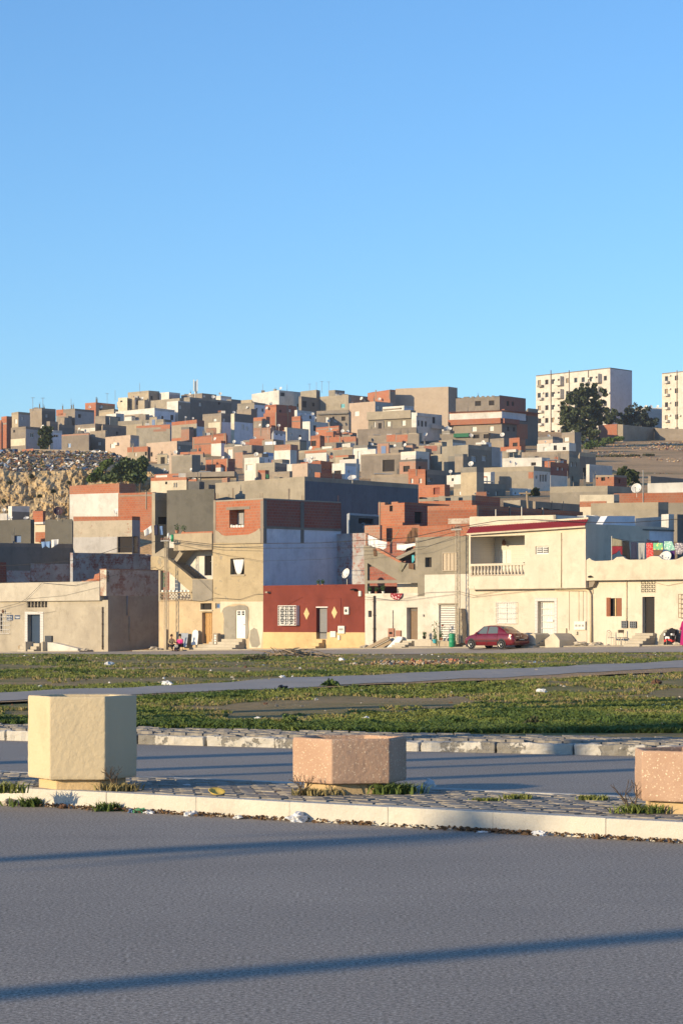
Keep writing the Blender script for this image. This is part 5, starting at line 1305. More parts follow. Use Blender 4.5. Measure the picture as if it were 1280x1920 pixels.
def B(s, xl, xc, xr, yt, yb, ml='conc', mr=None, d=None, al=44, ar=50, wl_=(), wr_=(), par=None, ph=.55, pan=(), dishes=(), cols=(), ant=(), tank=None, ragged=0, name=None, yl=None, cat='house', zbase=None):
    """a house seen corner-on: xl, xc, xr = frame columns of its left end, near corner and right end; yt = row of its
    near top corner; yb = row of its base; s = its label"""
    mr = mr or ml; r = random.Random(hash_(s))
    d = d or Dinv(yb); C = ((xc - CX) * d / F, d); zt = CH + (HY - yt) * d / F
    def vec(px, ang, sg):
        if abs(px - xc) < 5: return None
        fr = Fr(C, (math.cos(ang) , -sg * math.sin(ang)), (0, -1)); u = fr.u(px); return (u * fr.e[0], u * fr.e[1])
    dep = 6.5 + r.random() * 2
    al_, ar_ = math.radians(al + r.uniform(-2, 2)), math.radians(ar + r.uniform(-1, 2))
    if abs(xr - xc) < 5 and al == 44: al_ = math.radians(r.uniform(26, 36))
    L = vec(xl, al_, 1); R_ = vec(xr, ar_, -1)
    k = (xl - CX) / F
    if L is None: L = ((xl - xc) * d / F + k * dep, dep)
    k = (xr - CX) / F
    if R_ is None: R_ = ((xr - xc) * d / F + k * dep, dep)
    def unit(v): h = math.hypot(*v); return (v[0] / h, v[1] / h), h
    eL, lL = unit((-L[0], -L[1])); eR, lR = unit(R_)
    nL = (eL[1], -eL[0]); nR = (eR[1], -eR[0])
    FL = Fr(C, eL, nL); FRt = Fr(C, eR, nR)
    pts = [(C[0] + L[0], C[1] + L[1]), C, (C[0] + R_[0], C[1] + R_[1]), (C[0] + L[0] + R_[0], C[1] + L[1] + R_[1])]
    zb = min(gz(*p) for p in pts) - 1.0
    if zbase is not None: zb = zbase
    t = thing(name or KINDS.get(ml, 'plastered_house'), s, cat, (C[0], C[1], gz(*C)), GRP)
    zw = zt - ph
    wl_ = list(wl_); wr_ = list(wr_)
    if d > 255 and not wr_ and xr - xc > 17 and r.random() < .8:
        for q in range(1 if xr - xc < 30 else 2):
            wx = xc + (xr - xc) * (.25 + .42 * q + r.uniform(-.08, .1)); wy = yt + r.uniform(9, 15); wr_.append((wx - 2, wy, wx + 2.2, wy + r.uniform(5, 7), r.choice(['dark', 'dark', 'shutter', 'glass'])))
    hl = [win(FL, w[:4], t, w[4], rev=.18, **(w[5] if len(w) > 5 else {})) for w in wl_]
    hr = [win(FRt, w[:4], t, w[4], rev=.18, **(w[5] if len(w) > 5 else {})) for w in wr_]
    mb = MB(); FL.wall(mb, -lL, 0, zb, zw, hl)
    mb.quad((*pts[3], zb), (*pts[0], zb), (*pts[0], zw), (*pts[3], zw)); mb.build('wall', ml, t)
    mb = MB(); FRt.wall(mb, 0, lR, zb, zw, hr)
    mb.quad((*pts[2], zb), (*pts[3], zb), (*pts[3], zw), (*pts[2], zw)); mb.build('wall', mr, t)
    # parapet ring with a recessed roof
    cxm = sum(p[0] for p in pts) / 4; cym = sum(p[1] for p in pts) / 4
    ins = []
    for p in pts:
        dx, dy = cxm - p[0], cym - p[1]; h = math.hypot(dx, dy) or 1; ins.append((p[0] + dx / h * .32, p[1] + dy / h * .32))
    mb = MB(); nseg = max(1, int(lL / 2.2)) if ragged else 1
    tz = [zt + r.uniform(-.07, .05) for _ in range(4)]
    if yl is not None: tz[0] = CH + (HY - yl) * pts[0][1] / F
    for i in range(4):
        a, b_ = i, (i + 1) % 4
        if ragged and i == 0:
            prev = 0.0
            n2 = max(4, int(lL / .6))
            for q in range(n2):
                t0, t1 = q / n2, (q + 1) / n2; h = zt - r.choice([0, 0, .2, .2, .4]) * ragged
                pa = [pts[0][m_] + (pts[1][m_] - pts[0][m_]) * t0 for m_ in (0, 1)]; pb = [pts[0][m_] + (pts[1][m_] - pts[0][m_]) * t1 for m_ in (0, 1)]
                ia = [ins[0][m_] + (ins[1][m_] - ins[0][m_]) * t0 for m_ in (0, 1)]; ib = [ins[0][m_] + (ins[1][m_] - ins[0][m_]) * t1 for m_ in (0, 1)]
                mb.hexa([(*pa, zw), (*pb, zw), (*ib, zw), (*ia, zw), (*pa, h), (*pb, h), (*ib, h), (*ia, h)])
            continue
        mb.quad((*pts[a], zw), (*pts[b_], zw), (*pts[b_], tz[b_]), (*pts[a], tz[a]))
        mb.quad((*pts[a], tz[a]), (*pts[b_], tz[b_]), (*ins[b_], tz[b_]), (*ins[a], tz[a]))
        mb.quad((*ins[a], tz[a]), (*ins[b_], tz[b_]), (*ins[b_], zw), (*ins[a], zw))
    mb.build('parapet', par or ml, t)
    mb = MB(); mb.quad(*[(*p, zw + .02) for p in ins]); mb.build('roof', 'roof', t)
    for q in pan:
        f_ = FL if q[0] == 'l' else FRt; w_ = q[6] if len(q) > 6 else .03
        u0, u1, z0, z1 = f_.rect(*q[1:5]); u0 = max(u0, -lL if f_ is FL else 0); u1 = min(u1, 0 if f_ is FL else lR); z1 = min(z1, zt - .01)
        f_.box(MB(), u0, u1, -.02, w_, z0, z1).build('wall_panel' if w_ < .2 else 'ledge', q[5], t)
    for q in cols:
        f_ = FL if q[0] == 'l' else FRt; f_.R(MB(), q[1] - .9, q[2], q[1] + .9, q[3], -.05, .05).build('concrete_column', 'conc', t)
    for x_ in ant:
        h = r.uniform(1.6, 2.6); p = (C[0] + (x_ - xc) * d / F, d + 2.0); mb = MB(); mb.tube([(*p, zw), (*p, zt + h)], .045, 4)
        if r.random() < .7:
            mb.tube([(p[0] - .5, p[1], zt + h * .95), (p[0] + .5, p[1], zt + h * .95)], .03, 4)
            for kk in (-.4, -.1, .2, .45): mb.tube([(p[0] + kk, p[1] - .3, zt + h * .95), (p[0] + kk, p[1] + .3, zt + h * .95)], .02, 4)
        mb.build('aerial', 'steel', t)
    if tank:
        p = (C[0] + (tank[0] - xc) * d / F, d + 2.2); mb = MB(); mb.lathe((p[0], p[1], zw), (0, 0, 1), [(.5, 0), (.52, .1), (.52, 1.0), (.45, 1.15), (.15, 1.25), (.15, 1.3)], 12); mb.build('water_tank', tank[1], t, smooth=True)
    if d > 255 and yt > 775 and lL > 5.5 and lR > 4.5 and r.random() < .6 and not cat == 'annex':
        a, b_ = r.uniform(.25, .6), r.uniform(.2, .45); o3 = (C[0] + L[0] * a + R_[0] * b_, C[1] + L[1] * a + R_[1] * b_); wa, wb, hh = r.uniform(1.6, 2.6), r.uniform(1.5, 2.3), r.uniform(1.2, 2.1) + ph
        eL2 = (-eL[0], -eL[1]); q = [o3, (o3[0] + eR[0] * wb, o3[1] + eR[1] * wb), (o3[0] + eR[0] * wb + eL2[0] * wa, o3[1] + eR[1] * wb + eL2[1] * wa), (o3[0] + eL2[0] * wa, o3[1] + eL2[1] * wa)]
        mb = MB(); mb.prism([(*p_, zw) for p_ in q], [(*p_, zw + hh) for p_ in q]); rm = mb.build('roof_room', r.choice(['brick', 'conc', 'white', 'conc_pale', 'brick_old', 'plas']), t)
        fr2 = Fr(o3, eL, nL); fr2.box(MB(), -wa * .65, -wa * .25, -.05, .04, zw + .15, zw + hh * .8).build('door', r.choice(['interior', 'tank_blue', 'brown_door']), rm)
        mb = MB(); mb.prism([(p_[0] + (p_[0] - cxm) * 0, p_[1], zw + hh) for p_ in q], [(p_[0], p_[1], zw + hh + .12) for p_ in q]); mb.build('roof_slab', 'conc_grey', rm)
        if r.random() < .45 and not dishes: dishes = [(CX + (o3[0] + eL2[0] * wa * 1.6) / o3[1] * F, HY - (zt + .35 - CH) / d * F, 6)]
    # roof stair head or junk, and column stubs left for the next storey
    if lL > 4 and lR > 4 and r.random() < .75:
        for _ in range(r.randint(2, 5)):
            a, b_ = r.uniform(.1, .9), r.uniform(.12, .6); p = (C[0] + L[0] * a + R_[0] * b_, C[1] + L[1] * a + R_[1] * b_); mb = MB(); h = r.uniform(.3, .9) + ph
            kd = r.random()
            if kd < .5:
                mb.box(p[0] - .12, p[0] + .12, p[1] - .12, p[1] + .12, zw, zw + h + .2)
                for e in (-.07, .07): mb.tube([(p[0] + e, p[1] + e, zw + h), (p[0] + e * 1.6, p[1] + e, zw + h + r.uniform(.5, .9))], .025, 4)
                mb.build('column_stub', 'conc_grey', t)
            elif kd < .8: mb.box(p[0] - .5, p[0] + .4, p[1] - .4, p[1] + .4, zw, zw + h * .9); mb.build('roof_hut', r.choice(['brick', 'conc', 'white', 'conc_grey']), t)
            else: mb.box(p[0] - .7, p[0] + .6, p[1] - .5, p[1] + .5, zw + h * .6, zw + h * .66); mb.box(p[0] - .6, p[0] - .5, p[1], p[1] + .1, zw, zw + h * .6); mb.box(p[0] + .4, p[0] + .5, p[1], p[1] + .1, zw, zw + h * .6); mb.build('tin_cover', 'tin', t)
    for i, q in enumerate(dishes):
        px, py, dia = q[:3]; dd = d + 1.2; p = ((px - CX) * dd / F, dd, CH + (HY - py) * dd / F)
        side = '' if len(dishes) == 1 else ' ' + (['left', 'right'] if len(dishes) == 2 else ['leftmost', 'middle', 'rightmost', 'far right'])[sorted(range(len(dishes)), key=lambda m_: dishes[m_][0]).index(i)]
        lab_ = ' '.join(('%s dish on the %s' % (side.strip() or 'white satellite', s)).split()[:16])
        if lab_ in DISH_N: continue
        DISH_N[lab_] = 1
        dish(p, dia * dd / F, q[3] if len(q) > 3 else r.choice(FACES), lab_, q[4] if len(q) > 4 else 'dish', mast=max(.4, p[2] - zw))
    BD[s] = (C, zt, d); SPEC.append((s, xl, xc, xr, yt, d, FL, FRt, wl_, wr_, pan, lL, lR, ml))
    return t
def hash_(s):
    h = 7
    for c in s: h = (h * 31 + ord(c)) % 1000003
    return h
D_, G_, S_ = 'dark', 'glass', 'shutter'
WF = {'fmat': 'paint_white'}
# ---- skyline and upper left (above the cliff)
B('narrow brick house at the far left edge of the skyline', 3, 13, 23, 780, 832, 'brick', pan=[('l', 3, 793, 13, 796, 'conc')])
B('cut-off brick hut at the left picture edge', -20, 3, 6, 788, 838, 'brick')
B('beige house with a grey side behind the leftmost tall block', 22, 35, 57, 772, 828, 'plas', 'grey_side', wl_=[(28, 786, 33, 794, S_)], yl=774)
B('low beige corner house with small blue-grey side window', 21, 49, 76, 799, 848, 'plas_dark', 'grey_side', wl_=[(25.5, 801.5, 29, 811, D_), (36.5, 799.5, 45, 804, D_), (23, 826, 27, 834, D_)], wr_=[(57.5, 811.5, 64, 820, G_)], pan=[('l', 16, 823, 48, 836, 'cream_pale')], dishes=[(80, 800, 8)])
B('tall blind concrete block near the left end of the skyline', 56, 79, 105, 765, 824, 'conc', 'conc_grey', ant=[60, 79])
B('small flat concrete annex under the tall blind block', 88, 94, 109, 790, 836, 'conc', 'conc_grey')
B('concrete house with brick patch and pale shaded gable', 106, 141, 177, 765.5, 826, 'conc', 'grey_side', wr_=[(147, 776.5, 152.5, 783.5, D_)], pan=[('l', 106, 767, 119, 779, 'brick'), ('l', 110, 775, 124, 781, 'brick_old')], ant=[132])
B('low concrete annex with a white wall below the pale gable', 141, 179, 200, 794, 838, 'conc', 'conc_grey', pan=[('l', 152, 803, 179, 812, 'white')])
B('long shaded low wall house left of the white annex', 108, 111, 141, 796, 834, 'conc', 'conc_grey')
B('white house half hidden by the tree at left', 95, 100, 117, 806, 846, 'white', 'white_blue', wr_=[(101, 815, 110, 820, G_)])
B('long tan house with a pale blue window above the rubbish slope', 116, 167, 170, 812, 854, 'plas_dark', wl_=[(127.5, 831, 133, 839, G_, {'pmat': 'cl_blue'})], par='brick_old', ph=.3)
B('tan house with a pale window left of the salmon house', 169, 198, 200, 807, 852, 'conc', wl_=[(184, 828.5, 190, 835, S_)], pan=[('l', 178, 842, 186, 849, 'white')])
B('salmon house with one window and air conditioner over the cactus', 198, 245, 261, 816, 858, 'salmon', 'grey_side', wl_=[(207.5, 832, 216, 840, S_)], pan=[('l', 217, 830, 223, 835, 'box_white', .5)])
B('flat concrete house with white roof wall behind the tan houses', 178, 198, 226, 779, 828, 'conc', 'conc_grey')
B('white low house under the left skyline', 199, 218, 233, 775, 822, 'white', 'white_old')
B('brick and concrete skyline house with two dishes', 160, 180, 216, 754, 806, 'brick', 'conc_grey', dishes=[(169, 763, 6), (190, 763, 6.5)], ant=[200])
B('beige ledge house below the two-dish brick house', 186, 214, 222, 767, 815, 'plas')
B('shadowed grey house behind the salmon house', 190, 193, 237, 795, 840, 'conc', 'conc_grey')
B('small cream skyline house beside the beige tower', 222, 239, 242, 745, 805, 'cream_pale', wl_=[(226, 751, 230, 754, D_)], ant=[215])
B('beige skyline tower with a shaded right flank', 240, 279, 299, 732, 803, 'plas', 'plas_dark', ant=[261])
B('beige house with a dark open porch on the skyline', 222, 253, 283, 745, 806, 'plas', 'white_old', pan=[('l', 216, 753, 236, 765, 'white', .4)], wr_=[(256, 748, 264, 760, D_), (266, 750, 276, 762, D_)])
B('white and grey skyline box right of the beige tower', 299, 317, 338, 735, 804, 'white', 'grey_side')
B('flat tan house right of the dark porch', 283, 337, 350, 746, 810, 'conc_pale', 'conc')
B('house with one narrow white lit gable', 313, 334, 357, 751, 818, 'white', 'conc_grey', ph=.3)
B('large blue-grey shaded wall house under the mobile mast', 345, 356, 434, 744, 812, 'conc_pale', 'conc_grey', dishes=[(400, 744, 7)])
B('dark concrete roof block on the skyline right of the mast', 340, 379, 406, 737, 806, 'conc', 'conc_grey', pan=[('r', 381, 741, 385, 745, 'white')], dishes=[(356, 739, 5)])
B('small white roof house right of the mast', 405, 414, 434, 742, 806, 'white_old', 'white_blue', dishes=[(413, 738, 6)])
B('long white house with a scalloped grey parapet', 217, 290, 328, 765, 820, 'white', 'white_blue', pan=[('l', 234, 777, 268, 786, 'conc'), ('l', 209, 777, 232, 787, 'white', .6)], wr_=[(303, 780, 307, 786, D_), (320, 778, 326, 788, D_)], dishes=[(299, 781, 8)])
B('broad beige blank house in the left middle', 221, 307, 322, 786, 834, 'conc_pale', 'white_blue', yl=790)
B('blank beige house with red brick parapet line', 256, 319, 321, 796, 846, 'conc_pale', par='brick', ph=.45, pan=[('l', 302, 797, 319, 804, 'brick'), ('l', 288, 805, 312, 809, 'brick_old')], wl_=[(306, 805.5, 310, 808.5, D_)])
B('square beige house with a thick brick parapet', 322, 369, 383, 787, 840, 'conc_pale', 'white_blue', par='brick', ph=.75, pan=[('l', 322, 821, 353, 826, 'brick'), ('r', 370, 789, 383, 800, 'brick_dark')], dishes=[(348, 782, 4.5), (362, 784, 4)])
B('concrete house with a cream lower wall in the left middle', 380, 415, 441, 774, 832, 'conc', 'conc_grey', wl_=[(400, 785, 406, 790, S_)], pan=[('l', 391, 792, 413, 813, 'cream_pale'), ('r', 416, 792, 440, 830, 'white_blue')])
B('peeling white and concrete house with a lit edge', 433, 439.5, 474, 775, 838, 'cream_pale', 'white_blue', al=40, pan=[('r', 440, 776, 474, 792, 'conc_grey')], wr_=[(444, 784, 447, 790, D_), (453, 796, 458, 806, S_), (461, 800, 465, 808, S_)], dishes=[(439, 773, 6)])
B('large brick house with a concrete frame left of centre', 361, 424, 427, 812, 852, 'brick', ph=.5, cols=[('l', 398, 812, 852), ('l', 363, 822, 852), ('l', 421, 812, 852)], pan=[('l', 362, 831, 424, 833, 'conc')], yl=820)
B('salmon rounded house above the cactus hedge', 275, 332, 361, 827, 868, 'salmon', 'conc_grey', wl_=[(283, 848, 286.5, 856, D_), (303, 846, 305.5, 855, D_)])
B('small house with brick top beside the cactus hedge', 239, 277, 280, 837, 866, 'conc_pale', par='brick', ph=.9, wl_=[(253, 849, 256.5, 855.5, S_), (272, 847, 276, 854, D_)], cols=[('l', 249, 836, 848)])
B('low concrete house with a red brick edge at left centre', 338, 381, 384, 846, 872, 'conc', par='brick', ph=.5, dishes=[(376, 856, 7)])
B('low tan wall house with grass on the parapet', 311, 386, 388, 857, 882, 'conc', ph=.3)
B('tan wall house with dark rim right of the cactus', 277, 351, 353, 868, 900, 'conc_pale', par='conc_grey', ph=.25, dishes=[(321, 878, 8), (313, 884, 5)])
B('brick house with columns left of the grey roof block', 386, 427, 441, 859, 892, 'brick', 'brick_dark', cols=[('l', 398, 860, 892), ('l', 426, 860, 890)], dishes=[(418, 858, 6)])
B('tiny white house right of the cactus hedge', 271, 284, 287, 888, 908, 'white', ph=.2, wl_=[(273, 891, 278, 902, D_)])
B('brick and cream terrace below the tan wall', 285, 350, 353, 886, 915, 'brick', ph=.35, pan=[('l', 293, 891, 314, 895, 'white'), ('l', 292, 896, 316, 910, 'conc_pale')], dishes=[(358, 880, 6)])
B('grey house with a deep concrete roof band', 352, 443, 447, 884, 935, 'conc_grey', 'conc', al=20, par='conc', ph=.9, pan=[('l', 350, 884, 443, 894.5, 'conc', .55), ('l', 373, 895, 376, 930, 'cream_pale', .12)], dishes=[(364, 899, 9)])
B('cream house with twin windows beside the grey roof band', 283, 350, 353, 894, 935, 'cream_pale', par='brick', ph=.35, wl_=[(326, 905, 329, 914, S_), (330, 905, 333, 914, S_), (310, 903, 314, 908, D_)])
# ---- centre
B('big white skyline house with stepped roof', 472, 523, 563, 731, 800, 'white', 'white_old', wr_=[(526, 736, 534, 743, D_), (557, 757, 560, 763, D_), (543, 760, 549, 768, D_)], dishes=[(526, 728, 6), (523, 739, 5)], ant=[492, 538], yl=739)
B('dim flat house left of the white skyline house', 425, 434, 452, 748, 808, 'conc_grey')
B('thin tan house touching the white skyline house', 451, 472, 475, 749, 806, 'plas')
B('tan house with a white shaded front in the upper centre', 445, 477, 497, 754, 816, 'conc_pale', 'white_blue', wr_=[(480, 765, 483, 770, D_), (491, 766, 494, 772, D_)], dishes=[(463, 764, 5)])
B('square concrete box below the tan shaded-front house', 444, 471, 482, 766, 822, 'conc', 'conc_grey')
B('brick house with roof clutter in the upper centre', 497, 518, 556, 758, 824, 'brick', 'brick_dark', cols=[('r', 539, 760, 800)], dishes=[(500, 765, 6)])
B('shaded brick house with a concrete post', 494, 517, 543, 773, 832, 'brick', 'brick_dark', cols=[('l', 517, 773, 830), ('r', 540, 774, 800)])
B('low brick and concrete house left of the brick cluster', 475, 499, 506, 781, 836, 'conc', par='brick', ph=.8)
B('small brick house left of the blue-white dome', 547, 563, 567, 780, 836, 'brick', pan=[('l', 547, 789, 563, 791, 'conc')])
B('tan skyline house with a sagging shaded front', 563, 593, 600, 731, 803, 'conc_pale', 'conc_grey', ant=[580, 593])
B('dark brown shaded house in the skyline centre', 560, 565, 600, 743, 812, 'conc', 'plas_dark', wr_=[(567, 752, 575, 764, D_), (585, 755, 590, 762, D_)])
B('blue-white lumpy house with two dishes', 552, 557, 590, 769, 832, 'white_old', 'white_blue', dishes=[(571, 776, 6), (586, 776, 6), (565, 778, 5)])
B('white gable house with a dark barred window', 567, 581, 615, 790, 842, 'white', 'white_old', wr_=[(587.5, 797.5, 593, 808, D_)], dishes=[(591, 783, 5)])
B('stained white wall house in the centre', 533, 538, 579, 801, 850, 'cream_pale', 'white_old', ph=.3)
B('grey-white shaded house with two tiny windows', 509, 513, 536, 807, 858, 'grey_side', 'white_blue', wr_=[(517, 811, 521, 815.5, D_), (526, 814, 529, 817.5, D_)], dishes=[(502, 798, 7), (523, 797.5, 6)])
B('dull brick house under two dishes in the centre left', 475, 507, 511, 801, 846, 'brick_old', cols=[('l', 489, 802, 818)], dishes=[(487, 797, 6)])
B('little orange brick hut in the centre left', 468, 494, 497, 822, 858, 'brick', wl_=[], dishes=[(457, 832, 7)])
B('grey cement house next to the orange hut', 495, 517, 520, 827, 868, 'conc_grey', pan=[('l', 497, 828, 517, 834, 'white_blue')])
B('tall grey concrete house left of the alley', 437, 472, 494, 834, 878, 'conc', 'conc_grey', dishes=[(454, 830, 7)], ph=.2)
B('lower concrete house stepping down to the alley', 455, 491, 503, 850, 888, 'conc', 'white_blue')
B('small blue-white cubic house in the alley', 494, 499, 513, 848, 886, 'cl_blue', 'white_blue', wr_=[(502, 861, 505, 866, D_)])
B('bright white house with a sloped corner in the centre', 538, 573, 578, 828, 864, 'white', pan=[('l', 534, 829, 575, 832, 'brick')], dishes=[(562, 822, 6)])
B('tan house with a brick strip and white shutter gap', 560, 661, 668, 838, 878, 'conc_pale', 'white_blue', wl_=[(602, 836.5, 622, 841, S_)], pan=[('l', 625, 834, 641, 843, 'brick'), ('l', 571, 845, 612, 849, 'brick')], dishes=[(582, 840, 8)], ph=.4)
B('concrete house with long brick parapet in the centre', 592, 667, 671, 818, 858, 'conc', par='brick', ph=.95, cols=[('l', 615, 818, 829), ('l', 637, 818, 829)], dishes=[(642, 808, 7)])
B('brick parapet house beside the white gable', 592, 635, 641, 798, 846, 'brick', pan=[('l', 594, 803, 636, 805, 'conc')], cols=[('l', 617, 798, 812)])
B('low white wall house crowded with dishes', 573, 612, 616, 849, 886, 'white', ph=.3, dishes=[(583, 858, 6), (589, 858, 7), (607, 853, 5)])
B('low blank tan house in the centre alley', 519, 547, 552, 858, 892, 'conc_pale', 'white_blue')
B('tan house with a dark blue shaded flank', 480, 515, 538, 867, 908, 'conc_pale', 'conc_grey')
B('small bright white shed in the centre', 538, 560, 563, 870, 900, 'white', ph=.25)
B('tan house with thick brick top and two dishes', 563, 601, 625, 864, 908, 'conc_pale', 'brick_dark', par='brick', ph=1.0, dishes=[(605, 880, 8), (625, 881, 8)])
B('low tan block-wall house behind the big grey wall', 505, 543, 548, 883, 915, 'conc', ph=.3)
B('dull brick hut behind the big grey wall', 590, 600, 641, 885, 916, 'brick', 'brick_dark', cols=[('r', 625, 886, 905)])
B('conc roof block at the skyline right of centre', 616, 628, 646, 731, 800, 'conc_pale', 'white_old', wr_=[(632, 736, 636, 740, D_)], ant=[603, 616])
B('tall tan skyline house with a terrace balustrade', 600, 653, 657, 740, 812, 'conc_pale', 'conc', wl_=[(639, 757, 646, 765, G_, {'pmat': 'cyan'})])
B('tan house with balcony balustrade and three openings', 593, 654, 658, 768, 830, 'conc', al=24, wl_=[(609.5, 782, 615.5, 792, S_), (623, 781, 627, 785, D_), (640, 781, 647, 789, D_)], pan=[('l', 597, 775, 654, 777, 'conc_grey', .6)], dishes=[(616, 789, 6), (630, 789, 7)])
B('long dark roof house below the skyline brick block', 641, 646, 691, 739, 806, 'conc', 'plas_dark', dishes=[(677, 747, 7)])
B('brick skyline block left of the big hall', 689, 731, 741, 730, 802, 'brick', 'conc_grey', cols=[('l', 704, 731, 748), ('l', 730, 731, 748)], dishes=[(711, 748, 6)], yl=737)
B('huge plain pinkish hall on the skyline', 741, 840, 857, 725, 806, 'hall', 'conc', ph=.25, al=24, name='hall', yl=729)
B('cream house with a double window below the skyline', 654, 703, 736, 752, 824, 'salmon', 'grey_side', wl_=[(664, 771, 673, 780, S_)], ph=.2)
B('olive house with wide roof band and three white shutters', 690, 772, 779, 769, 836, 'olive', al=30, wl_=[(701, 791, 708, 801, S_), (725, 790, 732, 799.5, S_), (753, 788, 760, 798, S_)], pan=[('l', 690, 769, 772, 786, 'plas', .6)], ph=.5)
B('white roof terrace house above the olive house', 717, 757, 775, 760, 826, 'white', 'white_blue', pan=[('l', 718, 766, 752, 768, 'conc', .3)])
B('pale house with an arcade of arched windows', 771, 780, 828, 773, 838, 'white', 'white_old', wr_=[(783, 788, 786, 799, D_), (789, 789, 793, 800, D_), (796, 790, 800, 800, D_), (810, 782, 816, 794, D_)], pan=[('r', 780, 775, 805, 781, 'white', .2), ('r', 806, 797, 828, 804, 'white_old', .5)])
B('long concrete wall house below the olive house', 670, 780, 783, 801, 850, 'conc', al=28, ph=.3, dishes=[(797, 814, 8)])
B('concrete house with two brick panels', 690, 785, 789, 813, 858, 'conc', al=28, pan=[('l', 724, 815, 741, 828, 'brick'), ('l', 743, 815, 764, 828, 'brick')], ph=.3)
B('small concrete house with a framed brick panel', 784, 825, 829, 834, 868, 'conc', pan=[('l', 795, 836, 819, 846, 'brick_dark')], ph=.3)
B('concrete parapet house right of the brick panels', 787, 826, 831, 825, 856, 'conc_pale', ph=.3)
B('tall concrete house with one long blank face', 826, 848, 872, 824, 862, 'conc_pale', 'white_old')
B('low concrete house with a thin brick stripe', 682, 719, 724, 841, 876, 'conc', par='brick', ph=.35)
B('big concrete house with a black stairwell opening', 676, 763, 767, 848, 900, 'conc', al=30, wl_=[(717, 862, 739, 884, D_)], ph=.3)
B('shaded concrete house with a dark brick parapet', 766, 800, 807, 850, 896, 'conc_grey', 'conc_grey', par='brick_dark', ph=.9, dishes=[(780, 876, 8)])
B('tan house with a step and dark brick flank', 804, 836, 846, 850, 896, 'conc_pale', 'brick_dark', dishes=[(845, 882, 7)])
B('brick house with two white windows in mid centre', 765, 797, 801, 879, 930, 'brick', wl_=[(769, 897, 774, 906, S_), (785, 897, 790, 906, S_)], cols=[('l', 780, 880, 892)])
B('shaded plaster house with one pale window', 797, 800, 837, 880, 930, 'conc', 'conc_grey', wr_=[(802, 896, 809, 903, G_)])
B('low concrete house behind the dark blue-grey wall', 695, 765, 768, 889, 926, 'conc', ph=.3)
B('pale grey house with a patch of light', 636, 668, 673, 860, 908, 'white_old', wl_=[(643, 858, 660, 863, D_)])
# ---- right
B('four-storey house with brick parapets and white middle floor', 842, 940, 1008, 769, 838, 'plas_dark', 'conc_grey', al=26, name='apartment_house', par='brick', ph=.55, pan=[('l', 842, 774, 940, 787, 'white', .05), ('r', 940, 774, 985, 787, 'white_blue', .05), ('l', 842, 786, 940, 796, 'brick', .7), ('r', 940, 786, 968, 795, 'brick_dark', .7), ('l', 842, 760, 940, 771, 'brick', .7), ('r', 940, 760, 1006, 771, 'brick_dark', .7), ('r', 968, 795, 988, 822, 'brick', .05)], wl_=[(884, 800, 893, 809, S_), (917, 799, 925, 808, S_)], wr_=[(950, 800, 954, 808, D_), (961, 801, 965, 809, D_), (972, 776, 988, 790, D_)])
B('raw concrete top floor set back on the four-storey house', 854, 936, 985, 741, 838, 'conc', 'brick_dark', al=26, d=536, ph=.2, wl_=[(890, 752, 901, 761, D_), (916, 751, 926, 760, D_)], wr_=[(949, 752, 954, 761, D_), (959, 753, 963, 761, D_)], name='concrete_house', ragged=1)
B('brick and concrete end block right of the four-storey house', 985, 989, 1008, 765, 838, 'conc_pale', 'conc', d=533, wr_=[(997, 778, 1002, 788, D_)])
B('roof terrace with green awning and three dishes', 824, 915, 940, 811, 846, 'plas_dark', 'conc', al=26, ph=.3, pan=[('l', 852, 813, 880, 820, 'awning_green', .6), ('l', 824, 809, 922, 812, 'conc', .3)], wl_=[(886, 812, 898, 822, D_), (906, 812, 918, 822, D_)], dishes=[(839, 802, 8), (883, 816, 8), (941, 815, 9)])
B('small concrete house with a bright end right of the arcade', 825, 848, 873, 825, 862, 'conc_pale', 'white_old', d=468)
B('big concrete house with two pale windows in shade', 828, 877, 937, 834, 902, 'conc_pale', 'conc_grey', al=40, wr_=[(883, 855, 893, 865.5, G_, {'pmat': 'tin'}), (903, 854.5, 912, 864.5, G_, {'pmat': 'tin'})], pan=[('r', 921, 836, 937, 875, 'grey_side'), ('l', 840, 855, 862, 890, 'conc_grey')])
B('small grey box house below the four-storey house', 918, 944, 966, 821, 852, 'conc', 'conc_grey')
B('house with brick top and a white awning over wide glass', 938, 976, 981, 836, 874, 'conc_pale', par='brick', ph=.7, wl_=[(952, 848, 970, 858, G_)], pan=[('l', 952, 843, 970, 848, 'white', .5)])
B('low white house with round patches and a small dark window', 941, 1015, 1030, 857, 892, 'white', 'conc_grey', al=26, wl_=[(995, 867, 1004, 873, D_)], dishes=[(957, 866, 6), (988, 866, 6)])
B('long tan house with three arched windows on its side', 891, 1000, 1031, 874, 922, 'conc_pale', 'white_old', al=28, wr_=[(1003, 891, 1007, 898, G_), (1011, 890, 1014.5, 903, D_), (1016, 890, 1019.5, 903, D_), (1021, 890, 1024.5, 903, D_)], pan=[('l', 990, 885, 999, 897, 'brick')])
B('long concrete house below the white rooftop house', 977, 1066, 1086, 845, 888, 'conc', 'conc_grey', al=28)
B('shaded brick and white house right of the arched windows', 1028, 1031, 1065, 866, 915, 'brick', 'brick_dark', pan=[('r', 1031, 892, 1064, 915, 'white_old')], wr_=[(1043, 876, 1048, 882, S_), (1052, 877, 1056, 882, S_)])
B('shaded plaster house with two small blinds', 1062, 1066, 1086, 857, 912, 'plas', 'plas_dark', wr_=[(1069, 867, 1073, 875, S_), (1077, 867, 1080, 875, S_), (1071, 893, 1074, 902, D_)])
B('dim beige house at the end of the upper row', 1083, 1086, 1116, 848, 900, 'plas', 'plas_dark', wr_=[(1092, 877, 1101, 893, D_), (1093, 850, 1097, 856, D_), (1103, 850, 1107, 856, D_)])
